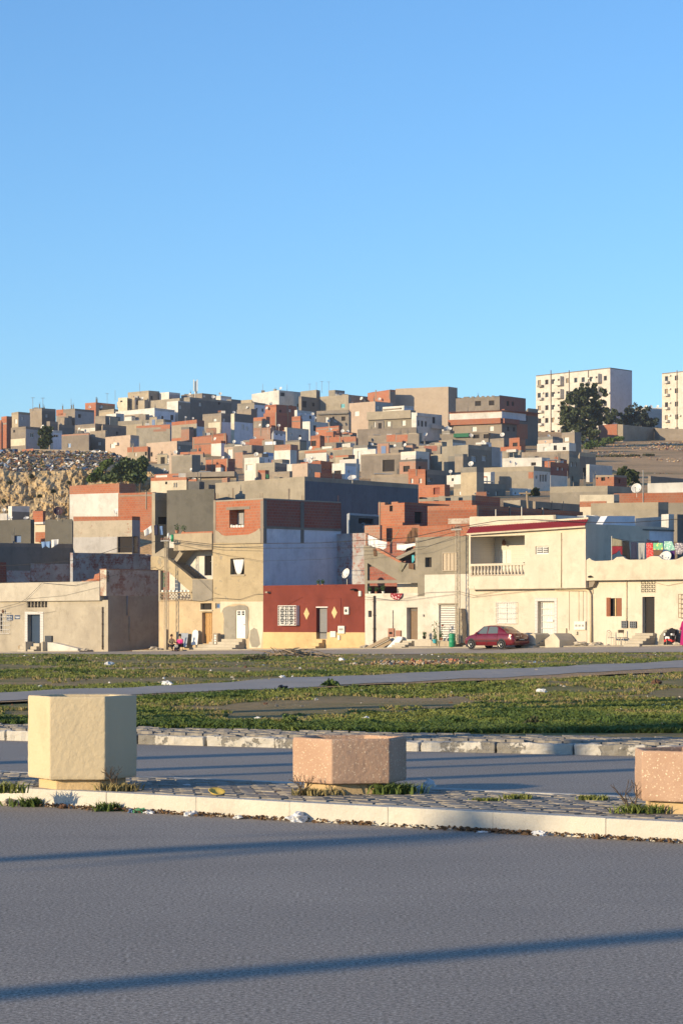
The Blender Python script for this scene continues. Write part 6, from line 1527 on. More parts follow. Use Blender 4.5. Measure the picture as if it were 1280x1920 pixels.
B('white corrugated garage below the bare hillside', 1098, 1104, 1147, 871, 905, 'white', 'white_old', ph=.15, al=30)
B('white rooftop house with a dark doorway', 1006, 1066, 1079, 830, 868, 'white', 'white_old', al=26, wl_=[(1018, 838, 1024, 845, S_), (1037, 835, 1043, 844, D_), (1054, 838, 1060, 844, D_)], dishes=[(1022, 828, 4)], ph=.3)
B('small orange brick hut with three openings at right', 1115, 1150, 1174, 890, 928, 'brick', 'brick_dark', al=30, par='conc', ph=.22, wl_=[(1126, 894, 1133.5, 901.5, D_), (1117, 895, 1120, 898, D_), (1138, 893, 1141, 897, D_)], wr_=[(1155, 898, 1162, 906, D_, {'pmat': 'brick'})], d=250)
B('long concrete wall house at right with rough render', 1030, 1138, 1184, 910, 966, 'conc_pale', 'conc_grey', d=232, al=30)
B('long low brick-topped house at the right edge', 1150, 1330, 1345, 921, 975, 'conc_pale', par='brick', ph=.95, al=22, d=215, ant=[1210])
B('white house at the right edge behind the brick top', 1213, 1330, 1345, 903, 955, 'white', al=22, d=240)
B('dark blue-grey wall house at the right edge', 1214, 1219, 1320, 892, 948, 'conc', 'conc_grey', d=262)
B('broad concrete house behind the laundry terrace', 1107, 1233, 1252, 941, 1010, 'conc_pale', 'conc_grey', al=30, d=187, dishes=[])
B('brick and cream wall strip left of the laundry terrace', 1086, 1150, 1160, 926, 985, 'cream_pale', 'conc', al=22, d=207, pan=[('l', 1086, 940, 1136, 950, 'brick')])
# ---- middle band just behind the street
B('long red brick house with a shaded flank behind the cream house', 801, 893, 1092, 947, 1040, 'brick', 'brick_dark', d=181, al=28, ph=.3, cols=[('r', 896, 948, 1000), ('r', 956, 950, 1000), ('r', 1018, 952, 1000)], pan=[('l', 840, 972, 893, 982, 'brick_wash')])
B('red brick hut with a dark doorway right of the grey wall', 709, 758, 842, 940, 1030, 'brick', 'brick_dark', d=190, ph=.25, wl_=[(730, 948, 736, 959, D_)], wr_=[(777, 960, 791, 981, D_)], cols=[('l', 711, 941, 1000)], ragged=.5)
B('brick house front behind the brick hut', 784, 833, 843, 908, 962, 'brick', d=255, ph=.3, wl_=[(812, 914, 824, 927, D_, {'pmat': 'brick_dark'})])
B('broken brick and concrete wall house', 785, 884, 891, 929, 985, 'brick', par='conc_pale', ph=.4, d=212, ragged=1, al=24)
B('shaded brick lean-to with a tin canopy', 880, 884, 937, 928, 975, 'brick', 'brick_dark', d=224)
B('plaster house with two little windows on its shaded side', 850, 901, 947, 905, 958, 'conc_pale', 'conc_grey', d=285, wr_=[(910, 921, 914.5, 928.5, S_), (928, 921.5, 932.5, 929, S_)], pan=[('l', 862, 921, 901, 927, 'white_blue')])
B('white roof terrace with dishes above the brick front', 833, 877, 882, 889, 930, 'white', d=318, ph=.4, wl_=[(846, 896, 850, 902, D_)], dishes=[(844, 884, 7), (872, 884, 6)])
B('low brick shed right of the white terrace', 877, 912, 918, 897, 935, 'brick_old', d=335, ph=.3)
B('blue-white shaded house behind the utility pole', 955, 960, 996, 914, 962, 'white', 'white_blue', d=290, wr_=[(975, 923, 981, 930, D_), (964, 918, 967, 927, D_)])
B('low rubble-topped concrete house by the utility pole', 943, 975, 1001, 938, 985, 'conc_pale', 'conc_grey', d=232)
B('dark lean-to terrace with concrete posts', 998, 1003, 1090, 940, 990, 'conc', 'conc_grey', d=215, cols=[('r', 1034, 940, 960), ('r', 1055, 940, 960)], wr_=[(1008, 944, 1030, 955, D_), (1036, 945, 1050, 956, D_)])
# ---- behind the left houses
B('large house with a lit pale wall and a long dark blue-grey flank', 404, 571, 784, 894, 1060, 'conc_pale', 'blue_grey_shade', d=192, al=45, ar=50, ph=.3, cols=[('l', 436, 915, 940), ('l', 541, 916, 938)], pan=[('l', 405, 927, 430, 940, 'plas')], dishes=[(660, 895, 17, (-.2, -.6, .9))])
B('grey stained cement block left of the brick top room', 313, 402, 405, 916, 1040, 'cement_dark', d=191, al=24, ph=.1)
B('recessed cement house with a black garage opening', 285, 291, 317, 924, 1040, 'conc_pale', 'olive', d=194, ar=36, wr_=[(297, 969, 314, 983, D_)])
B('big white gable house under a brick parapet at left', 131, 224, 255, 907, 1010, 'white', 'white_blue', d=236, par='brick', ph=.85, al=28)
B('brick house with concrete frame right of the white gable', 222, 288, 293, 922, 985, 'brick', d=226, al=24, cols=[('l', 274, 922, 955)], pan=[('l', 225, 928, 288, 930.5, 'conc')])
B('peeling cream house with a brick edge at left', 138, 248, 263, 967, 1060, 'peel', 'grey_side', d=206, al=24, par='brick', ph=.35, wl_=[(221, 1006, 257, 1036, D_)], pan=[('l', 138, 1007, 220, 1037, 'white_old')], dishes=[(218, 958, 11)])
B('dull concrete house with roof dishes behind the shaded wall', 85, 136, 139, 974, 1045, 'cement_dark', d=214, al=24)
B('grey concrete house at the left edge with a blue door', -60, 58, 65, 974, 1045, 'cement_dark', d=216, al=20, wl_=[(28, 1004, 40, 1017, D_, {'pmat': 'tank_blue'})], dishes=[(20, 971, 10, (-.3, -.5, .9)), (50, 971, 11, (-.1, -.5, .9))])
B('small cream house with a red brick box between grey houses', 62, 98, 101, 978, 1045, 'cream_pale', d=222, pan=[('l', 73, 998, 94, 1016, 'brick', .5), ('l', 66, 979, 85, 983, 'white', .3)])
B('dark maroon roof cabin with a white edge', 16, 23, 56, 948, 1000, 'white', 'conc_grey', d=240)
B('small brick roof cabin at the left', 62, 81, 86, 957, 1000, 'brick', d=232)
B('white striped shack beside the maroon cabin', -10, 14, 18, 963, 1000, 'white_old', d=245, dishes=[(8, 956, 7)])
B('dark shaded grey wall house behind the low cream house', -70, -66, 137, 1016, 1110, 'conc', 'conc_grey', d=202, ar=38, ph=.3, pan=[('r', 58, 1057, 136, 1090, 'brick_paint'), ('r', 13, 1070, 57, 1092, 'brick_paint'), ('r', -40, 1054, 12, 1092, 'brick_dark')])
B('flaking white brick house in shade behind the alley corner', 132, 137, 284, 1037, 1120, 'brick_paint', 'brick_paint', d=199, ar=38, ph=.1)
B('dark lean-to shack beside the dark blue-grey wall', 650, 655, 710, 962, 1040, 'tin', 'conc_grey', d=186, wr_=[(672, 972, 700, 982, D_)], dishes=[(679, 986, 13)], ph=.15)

# ---- small lean-to rooms built against the houses, and odd window openings
ra = random.Random(21)
for (s, xl, xc, xr, yt, d, FL, FRt, wls, wrs, pans, lL, lR, ml) in list(SPEC):
    if d < 255: continue
    if not wls and xc - xl > 34 and 'hall' not in s and ra.random() < .85:
        for _ in range(1 if xc - xl < 60 else 2):
            wd = ra.uniform(13, 26); x0 = ra.uniform(xl + 1, xc - wd - 1); yy = yt + ra.uniform(9, 20); u = FL.u(x0 + wd * .65); py_ = FL.p(u, 0, 0)[1]
            m1 = ra.choice(['brick', 'conc', 'white', 'plas', 'conc_grey', 'brick_old', 'conc_pale'])
            word = {'brick': 'red brick', 'conc': 'grey concrete', 'white': 'whitewashed', 'plas': 'tan', 'conc_grey': 'dark grey', 'brick_old': 'dull brick', 'conc_pale': 'pale cement'}[m1]
            side = '' if xc - xl < 60 else ('left of two: ' if _ == 0 else 'second ')
            opt = {}
            if ra.random() < .5: opt['wl_'] = [(x0 + wd * .2, yy + 6, x0 + wd * .2 + 4, yy + 12, ra.choice([D_, D_, S_]))]
            B('%s%s lean-to against the %s' % ('' if _ == 0 else 'second ', word, s), x0, x0 + wd * .65, x0 + wd, yy, 0, m1, None, d=py_ - 3.0, ph=ra.uniform(.15, .5), dishes=[(x0 + wd * .4, yy - 3, 5.5)] if ra.random() < .35 else (), par=ra.choice([None, None, 'brick', 'conc_grey']), name='lean_to', cat='annex')
# ---- small infill houses squeezed between the others
rb = random.Random(77); HOSTS = [q for q in SPEC if q[5] > 255 and 'lean-to' not in q[0]]; used_l = set(); nin = 0
CH_ = [('brick', 'red brick'), ('conc', 'grey concrete'), ('white', 'white'), ('plas', 'tan'), ('conc_pale', 'pale cement'), ('brick_old', 'dull brick'), ('white_old', 'stained white'), ('salmon', 'pinkish')]
for _ in range(400):
    if nin >= 62: break
    yb = rb.uniform(822, 935); px = rb.uniform(292, 1075) if yb > 850 else rb.uniform(400, 830)
    d = Dinv(yb); hgt = rb.uniform(2.6, 4.4); yt = yb - hgt * F / d; wd = rb.uniform(3.4, 5.6) * .72 * F / d
    x0, xc_, x1 = px, px + wd * rb.uniform(.5, .75), px + wd
    # keep clear of windows that show in the photograph
    clash = False
    for q in SPEC:
        if q[5] < d - 2: continue
        for w in list(q[8]) + list(q[9]):
            if w[0] < x1 + 2 and w[2] > x0 - 2 and w[1] < yb and w[3] > yt - 2: clash = True
    if clash: continue
    best = min(HOSTS, key=lambda q: abs((q[1] + q[3]) / 2 - px) + 1.5 * abs(q[4] + 8 - yt)); m1, word = rb.choice(CH_)
    lab = 'small %s infill house near the %s' % (word, best[0])
    if lab in used_l or len(lab.split()) > 16: continue
    used_l.add(lab); nin += 1; opt = {}
    pxm = F / d; wx = x0 + (xc_ - x0) * rb.uniform(.3, .6); wy = yt + 1.0 * pxm
    if rb.random() < .75: opt['wl_'] = [(wx - .45 * pxm, wy, wx + .45 * pxm, wy + rb.choice([.8, 1.0, 1.7]) * pxm, rb.choice(['dark', 'dark', 'shutter', 'glass']))]
    if rb.random() < .35: opt['dishes'] = [(x0 + wd * rb.uniform(.2, .7), yt - .35 * pxm, .62 * pxm)]
    rb.random()
    B(lab, x0, xc_, x1, yt, yb, m1, None if m1 != 'white' else 'white_blue', par=rb.choice([None, None, 'brick', 'conc_grey']), ph=rb.uniform(.15, .6), **opt)
# ---- apartment blocks on the hilltop
def apartments(s, xl, xc, xr, yt, yb, d, cols_, rows_, balc):
    C = ((xc - CX) * d / F, d); zt = CH + (HY - yt) * d / F; zb = gz(*C) - 3
    al = math.radians(50); ar = math.radians(50)
    FL = Fr(C, (math.cos(al), -math.sin(al)), (-math.sin(al), -math.cos(al))); FRt = Fr(C, (math.cos(ar), math.sin(ar)), (math.sin(ar), -math.cos(ar)))
    t = thing('apartment_block', s, 'apartment block', (C[0], C[1], gz(*C)), 'white apartment blocks on the hilltop')
    uL = FL.u(xl); uR = FRt.u(xr); H = []
    r = random.Random(len(s))
    for x in cols_:
        for y in rows_:
            dy = (xc - x) * .066
            if (x, y) in balc: continue
            kd = r.choice(['glass', 'shutter', 'dark', 'dark', 'glass']); x = x + r.uniform(-.5, .5)
            H.append(win(FL, (x - 3.0, y + dy, x + 3.0, y + dy + 9), t, kd, rev=.3, fmat='frame_grey', pmat=None if kd != 'shutter' else 'wood_old'))
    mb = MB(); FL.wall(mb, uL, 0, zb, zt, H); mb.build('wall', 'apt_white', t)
    mb = MB(); FRt.wall(mb, 0, uR, zb, zt); mb.build('wall', 'apt_side_shade', t)
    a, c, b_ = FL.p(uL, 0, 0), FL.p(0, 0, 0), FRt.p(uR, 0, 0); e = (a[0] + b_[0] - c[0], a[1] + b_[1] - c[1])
    mb = MB(); mb.quad((*e, zb), (a[0], a[1], zb), (a[0], a[1], zt), (*e, zt)); mb.quad((b_[0], b_[1], zb), (*e, zb), (*e, zt), (b_[0], b_[1], zt)); mb.build('wall', 'apt_side_shade', t)
    mb = MB(); mb.prism([(a[0], a[1], zt), (c[0], c[1], zt), (b_[0], b_[1], zt), (*e, zt)], [(a[0], a[1], zt + .25), (c[0], c[1], zt + .25), (b_[0], b_[1], zt + .25), (*e, zt + .25)]); mb.build('roof', 'conc', t)
    for (x, y) in balc:
        dy = (xc - x) * .066; u0, u1, z0, z1 = FL.rect(x - 6, y + dy, x + 6, y + dy + 13)
        o = FL.box(MB(), u0, u1, 0, 1.2, z0, z0 + 1.1).build('balcony', 'apt_white', t)
        FL.box(MB(), u0 + .2, u1 - .2, 0, .06, z0 + 1.1, z1).build('opening', 'interior', o); FL.box(MB(), u1 - .2, u1, 0, 1.2, z0 + 1.1, z1 + .5).build('screen', 'apt_white', o)
    for x in (xl + 28, xl + 62, xl + 98):
        if x < xc - 10: p0 = FL.at(x, yt + 3, .1); p1 = FL.at(x, yb, .1); MB().tube([p0, p1], .12, 5).build('drainpipe', 'conc', t)
    for _ in range(9):
        x = r.choice(cols_) + r.choice([-5, 5]); y = r.choice(rows_) + r.uniform(2, 9)
        FL.R(MB(), x - 1.6, y, x + 1.6, y + 2.6, 0, .5).build('air_conditioner', 'box_white', t)
    for x in (xl + 6, xl + 92):
        if x < xc - 20:
            for y in rows_: FL.R(MB(), x - 4, y + 9 + (xc - x) * .066, x + 4, y + 13 + (xc - x) * .066, 0, .9).build('balcony', r.choice(['apt_white', 'conc_pale', 'white_old']), t)
    for x in (xl + 26, xc - 60):
        u0, u1, z0, z1 = FL.rect(x, yt + 3, x + 22, yt + 14); FL.box(MB(), u0, u1, -.1, 1.6, zb, z1).build('stair_bay', 'apt_white', t) if xc - xl > 100 and x == xc - 60 and False else None
rows_ = [704, 728, 752, 776, 800]
apartments('long white apartment block behind the big dark tree', 1004, 1143, 1184, 691, 812, 600, [1010, 1024, 1036, 1063, 1078, 1092, 1107, 1134], rows_, {(x, y) for x in (1050, 1121) for y in rows_} | {(1050, 704)})
for_b = None
apartments('white apartment block cut off by the right picture edge', 1240, 1345, 1390, 691, 818, 585, [1248, 1267, 1285, 1300, 1318], [699, 723, 748, 772, 796], {(1257, y) for y in ()})
# low flat house between the blocks
B('pale flat house between the apartment blocks with three dishes', 1190, 1243, 1247, 764, 806, 'white_old', 'white_blue', d=640, al=20, dishes=[(1210, 762, 6), (1220, 762, 6), (1232, 762, 6)])
# retaining wall at right
def wallrun(s, pts, d0, mat, name, thick=.4, h=None):
    mb = MB()
    for (x0, yt0, yb0, d_0), (x1, yt1, yb1, d_1) in zip(pts, pts[1:]):
        a = ((x0 - CX) * d_0 / F, d_0); b_ = ((x1 - CX) * d_1 / F, d_1)
        za0, za1 = min(gz(*a), CH + (HY - yb0) * d_0 / F) - 1, CH + (HY - yt0) * d_0 / F; zb0, zb1 = min(gz(*b_), CH + (HY - yb1) * d_1 / F) - 1, CH + (HY - yt1) * d_1 / F
        mb.hexa([(*a, za0), (*b_, zb0), (b_[0], b_[1] + thick, zb0), (a[0], a[1] + thick, za0), (*a, za1), (*b_, zb1), (b_[0], b_[1] + thick, zb1), (a[0], a[1] + thick, za1)])
    return single(mb, name, mat, s, 'wall', 'walls on the hillside')
wallrun('brick end of the retaining wall below the big tree', [(1122, 797, 822, 556), (1156, 795, 821, 548)], 0, 'brick', 'brick_wall')
wallrun('shaded concrete retaining wall on the right slope', [(1156, 795.5, 822, 548.3), (1167, 796, 822, 545), (1225, 802, 830, 556)], 0, 'plas', 'retaining_wall')
wallrun('concrete retaining wall running to the right picture edge', [(1226, 802, 829, 556), (1236, 803, 829, 552), (1330, 806, 832, 548)], 0, 'conc', 'retaining_wall')
wallrun('low tan fence wall on top of the rubbish slope', [(64, 842, 850, 372), (158, 844, 852, 368), (200, 846, 856, 366), (236, 858, 868, 360)], 0, 'conc', 'fence_wall', .2)
wallrun('patchwork brick wall beside the blue sheds at left', [(42, 843, 853, 372), (63, 841, 853, 371)], 0, 'brick', 'brick_wall', .2)
for k, (x0, x1, m_, lab) in enumerate(((0, 9, 'tank_blue', 'blue metal shed at the left edge of the slope top'), (10, 19, 'conc', 'pale shed right of the blue shed'), (20, 31, 'plate_blue', 'dark blue shed beside the brick fence wall'))):
    B(lab, x0, x1 - 3, x1 + 3, 843 - k, 856, m_, d=373, ph=.1, name='shed', cat='shed')

# ------------------------------------------------------------------ trees
def tree(name, label, d, lobes, mat, nclump, nleaf, leaf, trunk, seed, group='trees on the hillside', flat=.0, spread=.16, shell=.45):
    """lobes: (px, py, rx_px, ry_px) ellipses of the crown in the frame, at depth d; trunk: (px, base row)"""
    r = np.random.RandomState(seed); s_ = d / F
    bx = (trunk[0] - CX) * s_; zb = gz(bx, d); t = thing(name, label, 'tree', (bx, d, zb), group)
    pts = []; cen = []
    ar = np.array([l[2] * l[3] for l in lobes], float); ar /= ar.sum()
    for l, a in zip(lobes, ar):
        c0 = np.array([(l[0] - CX) * s_, d, CH + (HY - l[1]) * s_]); rr = np.array([l[2] * s_, min(l[2], l[3]) * s_ * .9, l[3] * s_])
        for _ in range(max(3, int(nclump * a))):
            v = r.normal(size=3); v /= np.linalg.norm(v); v *= r.rand() ** shell
            cc = c0 + v * rr; cs_ = spread * (.6 + .8 * r.rand()) * rr.min()
            cen.append(cc)
            q = r.normal(size=(nleaf, 3)); q /= np.linalg.norm(q, axis=1)[:, None]; q *= (r.rand(nleaf) ** .4)[:, None] * cs_; q[:, 2] *= .75
            pts.append(cc + q)
    pts = np.concatenate(pts); leaves(pts, 'crown', mat, leaf, seed, t, flat, root=(bx, d, zb))
    mb = MB(); top = np.mean([c[2] for c in cen]); rad = max(.12, .022 * (top - zb) * 1.4)
    mb.tube([(bx, d, zb - .5), (bx + rad * .3, d, zb + (top - zb) * .45), (bx, d, top)], [rad, rad * .75, rad * .4], 8); mb.build('trunk', 'bark', t, smooth=True)
    mb = MB()
    for k in range(12):
        c = cen[r.randint(len(cen))]; z0 = zb + (top - zb) * r.uniform(.3, .8); mb.tube([(bx, d, z0), ((bx + c[0]) / 2, (d + c[1]) / 2, (z0 + c[2]) / 2 + .2), tuple(c)], [rad * .4, rad * .25, rad * .1], 5)
    mb.build('limb', 'bark', t)
    return t
tree('evergreen_tree', 'big dark evergreen tree in front of the long white apartment block', 515, [(1088, 770, 38, 44), (1086, 735, 20, 17), (1117, 738, 19, 17), (1120, 775, 20, 30), (1068, 800, 24, 34), (1100, 812, 30, 26), (1058, 772, 14, 20), (1130, 752, 9, 9), (1104, 726, 9, 8)], 'tree_dark', 190, 70, .42, (1092, 840), 3, spread=.24)
tree('evergreen_tree', 'dark rounded tree behind the retaining wall, right of the big tree', 566, [(1185, 785, 24, 20), (1210, 783, 20, 18), (1222, 795, 14, 14), (1172, 792, 14, 12)], 'tree_blue', 90, 60, .40, (1195, 815), 4, spread=.3)
tree('evergreen_tree', 'small dark tree between the big tree and the wall', 562, [(1146, 782, 16, 14), (1158, 776, 8, 8)], 'tree_dark', 40, 60, .38, (1146, 812), 5, spread=.3)
tree('bare_tree', 'bare reddish twiggy tree behind the dark rounded tree', 580, [(1190, 763, 16, 8), (1205, 768, 12, 7)], 'scrub', 24, 26, .2, (1195, 800), 6, spread=.5)
tree('evergreen_tree', 'olive green tree before the white house at upper left', 420, [(86, 818, 12, 19), (90, 807, 9, 10), (80, 830, 9, 14)], 'tree_mid', 60, 60, .30, (86, 845), 7, spread=.35)
tree('evergreen_tree', 'round dark tree behind the small orange brick hut', 300, [(1176, 890, 18, 16), (1186, 900, 10, 12), (1163, 893, 10, 12)], 'tree_mid', 60, 60, .22, (1176, 925), 8, spread=.32)
tree('evergreen_tree', 'small dark tree beside the blue-white shaded house', 288, [(1000, 925, 9, 11), (1006, 932, 7, 9)], 'tree_dark', 34, 50, .18, (1001, 945), 9, spread=.35)
def hedge(name, label, d, cells, mat, leaf, seed, n, cat='bush', spread=1.0):
    r = np.random.RandomState(seed); pts = []
    for (px, py, rx, ry) in cells:
        c = np.array([(px - CX) * d / F, d, CH + (HY - py) * d / F]); v = r.normal(size=(n, 3)); v /= np.linalg.norm(v, axis=1)[:, None]; v *= (r.rand(n) ** .4)[:, None]
        pts.append(c + v * np.array([rx * d / F, rx * d / F * .8, ry * d / F]))
    pts = np.concatenate(pts); x0 = pts.mean(0); zb = pts[:, 2].min()
    t = thing(name, label, cat, (x0[0], x0[1], zb), 'bushes on the slopes')
    leaves(pts, 'foliage', mat, leaf, seed, t, .2, root=(x0[0], x0[1], zb))
    mb = MB()
    for (px, py, rx, ry) in cells[::2]:
        x = (px - CX) * d / F; mb.tube([(x, d, gz(x, d) - .3), (x + .1, d, CH + (HY - py) * d / F)], [.12, .05], 5)
    mb.build('stem', 'bark', t)['kind'] = 'stuff'
    return t
hedge('cactus_hedge', 'big green prickly pear hedge at the end of the rubbish slope', 302, [(228, 884, 18, 18), (245, 876, 18, 16), (262, 880, 14, 20), (215, 893, 14, 12), (250, 893, 20, 12), (268, 868, 10, 12), (236, 866, 10, 7), (200, 898, 10, 6), (262, 898, 14, 8)], 'cactus', .30, 11, 330)
hedge('green_bush', 'green bush strip left of the prickly pear hedge', 305, [(178, 892, 10, 9), (188, 883, 9, 9), (196, 873, 9, 8), (206, 866, 8, 6), (170, 898, 7, 6)], 'weed', .22, 12, 220)
hedge('dark_bush', 'dark bushes at the top left of the rubbish slope', 362, [(38, 858, 12, 7), (55, 862, 13, 10), (70, 854, 10, 6), (10, 866, 9, 7), (48, 874, 8, 6)], 'scrub', .24, 13, 200)
hedge('green_bush', 'low green bushes under the big tree on the slope', 505, [(1118, 832, 20, 6), (1140, 826, 16, 6), (1100, 838, 14, 6), (1160, 822, 10, 4)], 'weed', .26, 14, 260)
hedge('green_bush', 'grassy strip across the bare slope at right', 470, [(1120, 858, 20, 3), (1150, 855, 22, 3), (1185, 854, 16, 2.5), (1215, 853, 12, 2)], 'scrub', .2, 15, 220)
hedge('bare_shrub', 'leafless shrub before the salmon rounded house', 372, [(300, 858, 10, 9), (306, 866, 12, 6)], 'scrub', .10, 16, 120)
hedge('green_bush', 'small dark bush below the four-storey house', 528, [(972, 828, 10, 6), (985, 836, 10, 5)], 'tree_dark', .22, 17, 160)
hedge('cliff_shrub', 'dark shrubs clinging to the ochre cliff', 296, [(18, 905, 6, 4), (75, 930, 5, 3), (100, 921, 5, 4), (60, 893, 5, 4), (130, 905, 4, 3), (8, 940, 5, 4), (20, 960, 6, 5)], 'scrub', .16, 18, 90)

# palms standing beside the road, out of the picture at the left: they cast the long trunk shadows
def palm(k, base_xy, h, label, lean=.0, crown=1.0, rad=.17):
    x, y = base_xy; z = 0.0; r = random.Random(k); t = thing('palm_tree', label, 'tree', (x, y, z), 'palms along the road')
    mb = MB(); pts = [(x + lean * (q / 8) ** 2, y, h * q / 8) for q in range(9)]; mb.tube(pts, [rad * 1.25, rad * 1.05] + [rad] * 6 + [rad * 1.1], 10); mb.build('trunk', 'bark', t)
    mb = MB()
    for q in range(int(22 * crown) + 4):
        a = q * 2.4; el = r.uniform(-.5, 1.1); L = r.uniform(1.3, 2.0) * crown; P0 = Vector((x + lean, y, h)); dr = Vector((math.cos(a) * math.cos(el), math.sin(a) * math.cos(el), math.sin(el)))
        prev = P0
        for s_ in range(7):
            nx_ = P0 + dr * L * (s_ + 1) / 7 + Vector((0, 0, -.55 * L * ((s_ + 1) / 7) ** 2)); sd = dr.cross(Vector((0, 0, 1))).normalized() * .28 * (1 - s_ / 9) * crown
            mb.quad(prev, nx_, nx_ + sd + Vector((0, 0, -.12)), prev + sd + Vector((0, 0, -.05))); mb.quad(prev, nx_, nx_ - sd + Vector((0, 0, -.12)), prev - sd + Vector((0, 0, -.05))); prev = nx_
    mb.build('crown', 'tree_mid', t)
hx, hy = .836, .549
def cast(px, py, t): d = F * CH / (py - HY); return ((px - CX) * d / F - hx * t, d - hy * t)
PALMS = [((640, 1808), 27, 8.5, .17), ((430, 1588), 31.5, 7.2, .16), ((1050, 1449), 24, 8.6, .2), ((1000, 1431), 30, 8.8, .14),
         ((330, 1441), 21, 7.5, .22), ((420, 1417), 26, 8.4, .2), ((640, 1408), 33, 8.5, .18)]
WORDS = ['nearest', 'second', 'third', 'fourth', 'fifth', 'sixth', 'seventh', 'eighth', 'ninth', 'tenth', 'eleventh']
for k, ((px, py), t_, h_, rd) in enumerate(PALMS):
    palm(k, cast(px, py, t_), h_, '%s slim palm in the row left of the picture, casting a trunk shadow' % WORDS[k], rad=rd, crown=.8 if k != 1 else .5)
for k, (px, py, t_) in enumerate(((760, 1335, 20), (300, 1345, 16), (1100, 1318, 24))):
    d = F * (CH - .15) / (py - HY); palm(20 + k, ((px - CX) * d / F - hx * t_, d - hy * t_), 7.5, '%s of three palms standing on the grass beyond the left edge' % ('first', 'second', 'third')[k], rad=.3)

# ------------------------------------------------------------------ poles, cables, mast
def lattice_pole(px, ytop, ybase, w, label, plinth):
    u, z0 = FR.uz(px, ybase, w); z1 = FR.z(px, ytop, w); zp = FR.z(px, plinth, w) if plinth else z0
    p = FR.p(u, w, base(px, w)); t = thing('lattice_pole', label, 'utility pole', p, 'lattice utility poles')
    hw = .14; mb = MB()
    for s_ in (-1, 1):
        for s2 in (-1, 1): mb.hexa([FR.p(u + s_ * hw - .015, w + s2 * .08 - .02, zp), FR.p(u + s_ * hw + .015, w + s2 * .08 - .02, zp), FR.p(u + s_ * hw + .015, w + s2 * .08 + .02, zp), FR.p(u + s_ * hw - .015, w + s2 * .08 + .02, zp), FR.p(u + s_ * hw * .75 - .015, w + s2 * .06 - .02, z1), FR.p(u + s_ * hw * .75 + .015, w + s2 * .06 - .02, z1), FR.p(u + s_ * hw * .75 + .015, w + s2 * .06 + .02, z1), FR.p(u + s_ * hw * .75 - .015, w + s2 * .06 + .02, z1)])
    mb.build('chord', 'lattice', t)
    mb = MB(); n_ = int((z1 - zp) / .26)
    for k in range(n_):
        a, b_ = zp + (z1 - zp) * k / n_, zp + (z1 - zp) * (k + 1) / n_; s_ = 1 if k % 2 else -1
        for s2 in (-.09, .09): mb.tube([FR.p(u - s_ * hw * .9, w + s2, a), FR.p(u + s_ * hw * .9, w + s2, b_)], .012, 4)
    mb.build('bracing', 'lattice', t)
    if plinth: FR.box(MB(), u - .13, u + .13, w - .13, w + .13, z0 - .4, zp).build('plinth', 'plas', t, bevel=.02)
    arm = FR.box(MB(), u - .45, u + .45, w + .06, w + .14, z1 - .35, z1 - .25).build('crossarm', 'steel', t)
    for k in (-.4, -.15, .15, .4): m_ = MB(); m_.lathe(FR.p(u + k, w + .1, z1 - .25), (0, 0, 1), [(.02, 0), (.05, .04), (.03, .08), (.05, .12), (.02, .17)], 8); m_.build('insulator', 'box_brown', arm)
    return t
lattice_pole(312, 1006, 1216, .9, 'lattice utility pole with concrete foot in front of the stair house', 1180)
lattice_pole(857.5, 984, 1206, .75, 'lattice utility pole between the roller shutter and the cream house', None)
def cable(pts, w, label, r=.02, sag=0):
    mb = MB(); q = []
    for (a, b_) in zip(pts, pts[1:]):
        for k in range(6): t = k / 6; q.append((a[0] + (b_[0] - a[0]) * t, a[1] + (b_[1] - a[1]) * t + sag * 4 * t * (1 - t)))
    q.append(pts[-1]); mb.tube([FR.at(x, y, w) for x, y in q], r * .7, 5)
    single(mb, 'cable', 'cable', label, 'cable', 'overhead cables')
cable([(-40, 1062), (137, 1051), (225, 1026), (312, 1010)], .9, 'cable rising from the left edge to the left lattice pole', .028, 2)
cable([(312, 1011), (400, 1021), (493, 1019), (600, 1018), (684, 1013), (770, 1008), (857, 989)], .9, 'thick cable between the two lattice poles, upper strand', .03)
cable([(312, 1013), (400, 1026), (493, 1028), (690, 1027), (780, 1018), (857, 996)], .9, 'cable between the two lattice poles, lower strand', .02)
cable([(312, 1016), (420, 1040), (493, 1052), (600, 1049), (690, 1040), (790, 1030), (857, 1004)], .9, 'thin sagging cable between the two lattice poles', .013)
cable([(857, 989), (935, 976), (1000, 974), (1100, 979.5), (1180, 980), (1290, 972)], .9, 'cable from the right lattice pole along the cream canopy to the right edge', .03)
cable([(684, 1119), (740, 1126), (775, 1119), (800, 1111), (860, 1109), (890, 1117), (945, 1106)], .15, 'loose wire across the whitewashed wall and under the cream overhang', .014)
cable([(684, 1124), (760, 1126), (860, 1113), (885, 1120), (1000, 1107)], .15, 'lower loose wire along the whitewashed wall', .012)
cable([(-10, 1143), (35, 1131), (48, 1124), (80, 1093), (140, 1098), (188, 1086), (225, 1076), (284, 1060)], .4, 'black wire over the parapet of the low cream house', .018)
cable([(50, 1123), (120, 1117), (187, 1101)], .3, 'thin wire across the low cream parapet', .01)
cable([(50, 1143), (80, 1150), (105, 1146), (106, 1138)], .1, 'thin wire above the blue door', .01)
cable([(345, 1058), (372, 1085), (401, 1112), (411, 1115)], .2, 'wire running down the stair house wall', .014)
cable([(300, 1120), (380, 1128), (403, 1121), (450, 1124), (480, 1114), (493, 1114)], .12, 'wire looping above the wooden door', .016)
cable([(284, 1066), (292, 1064), (300, 1069), (309, 1060)], .5, 'short wire hanging by the stair landing', .02)
cable([(1226, 1092), (1250, 1098), (1290, 1090)], .1, 'thin wire right of the pierced vent', .012)
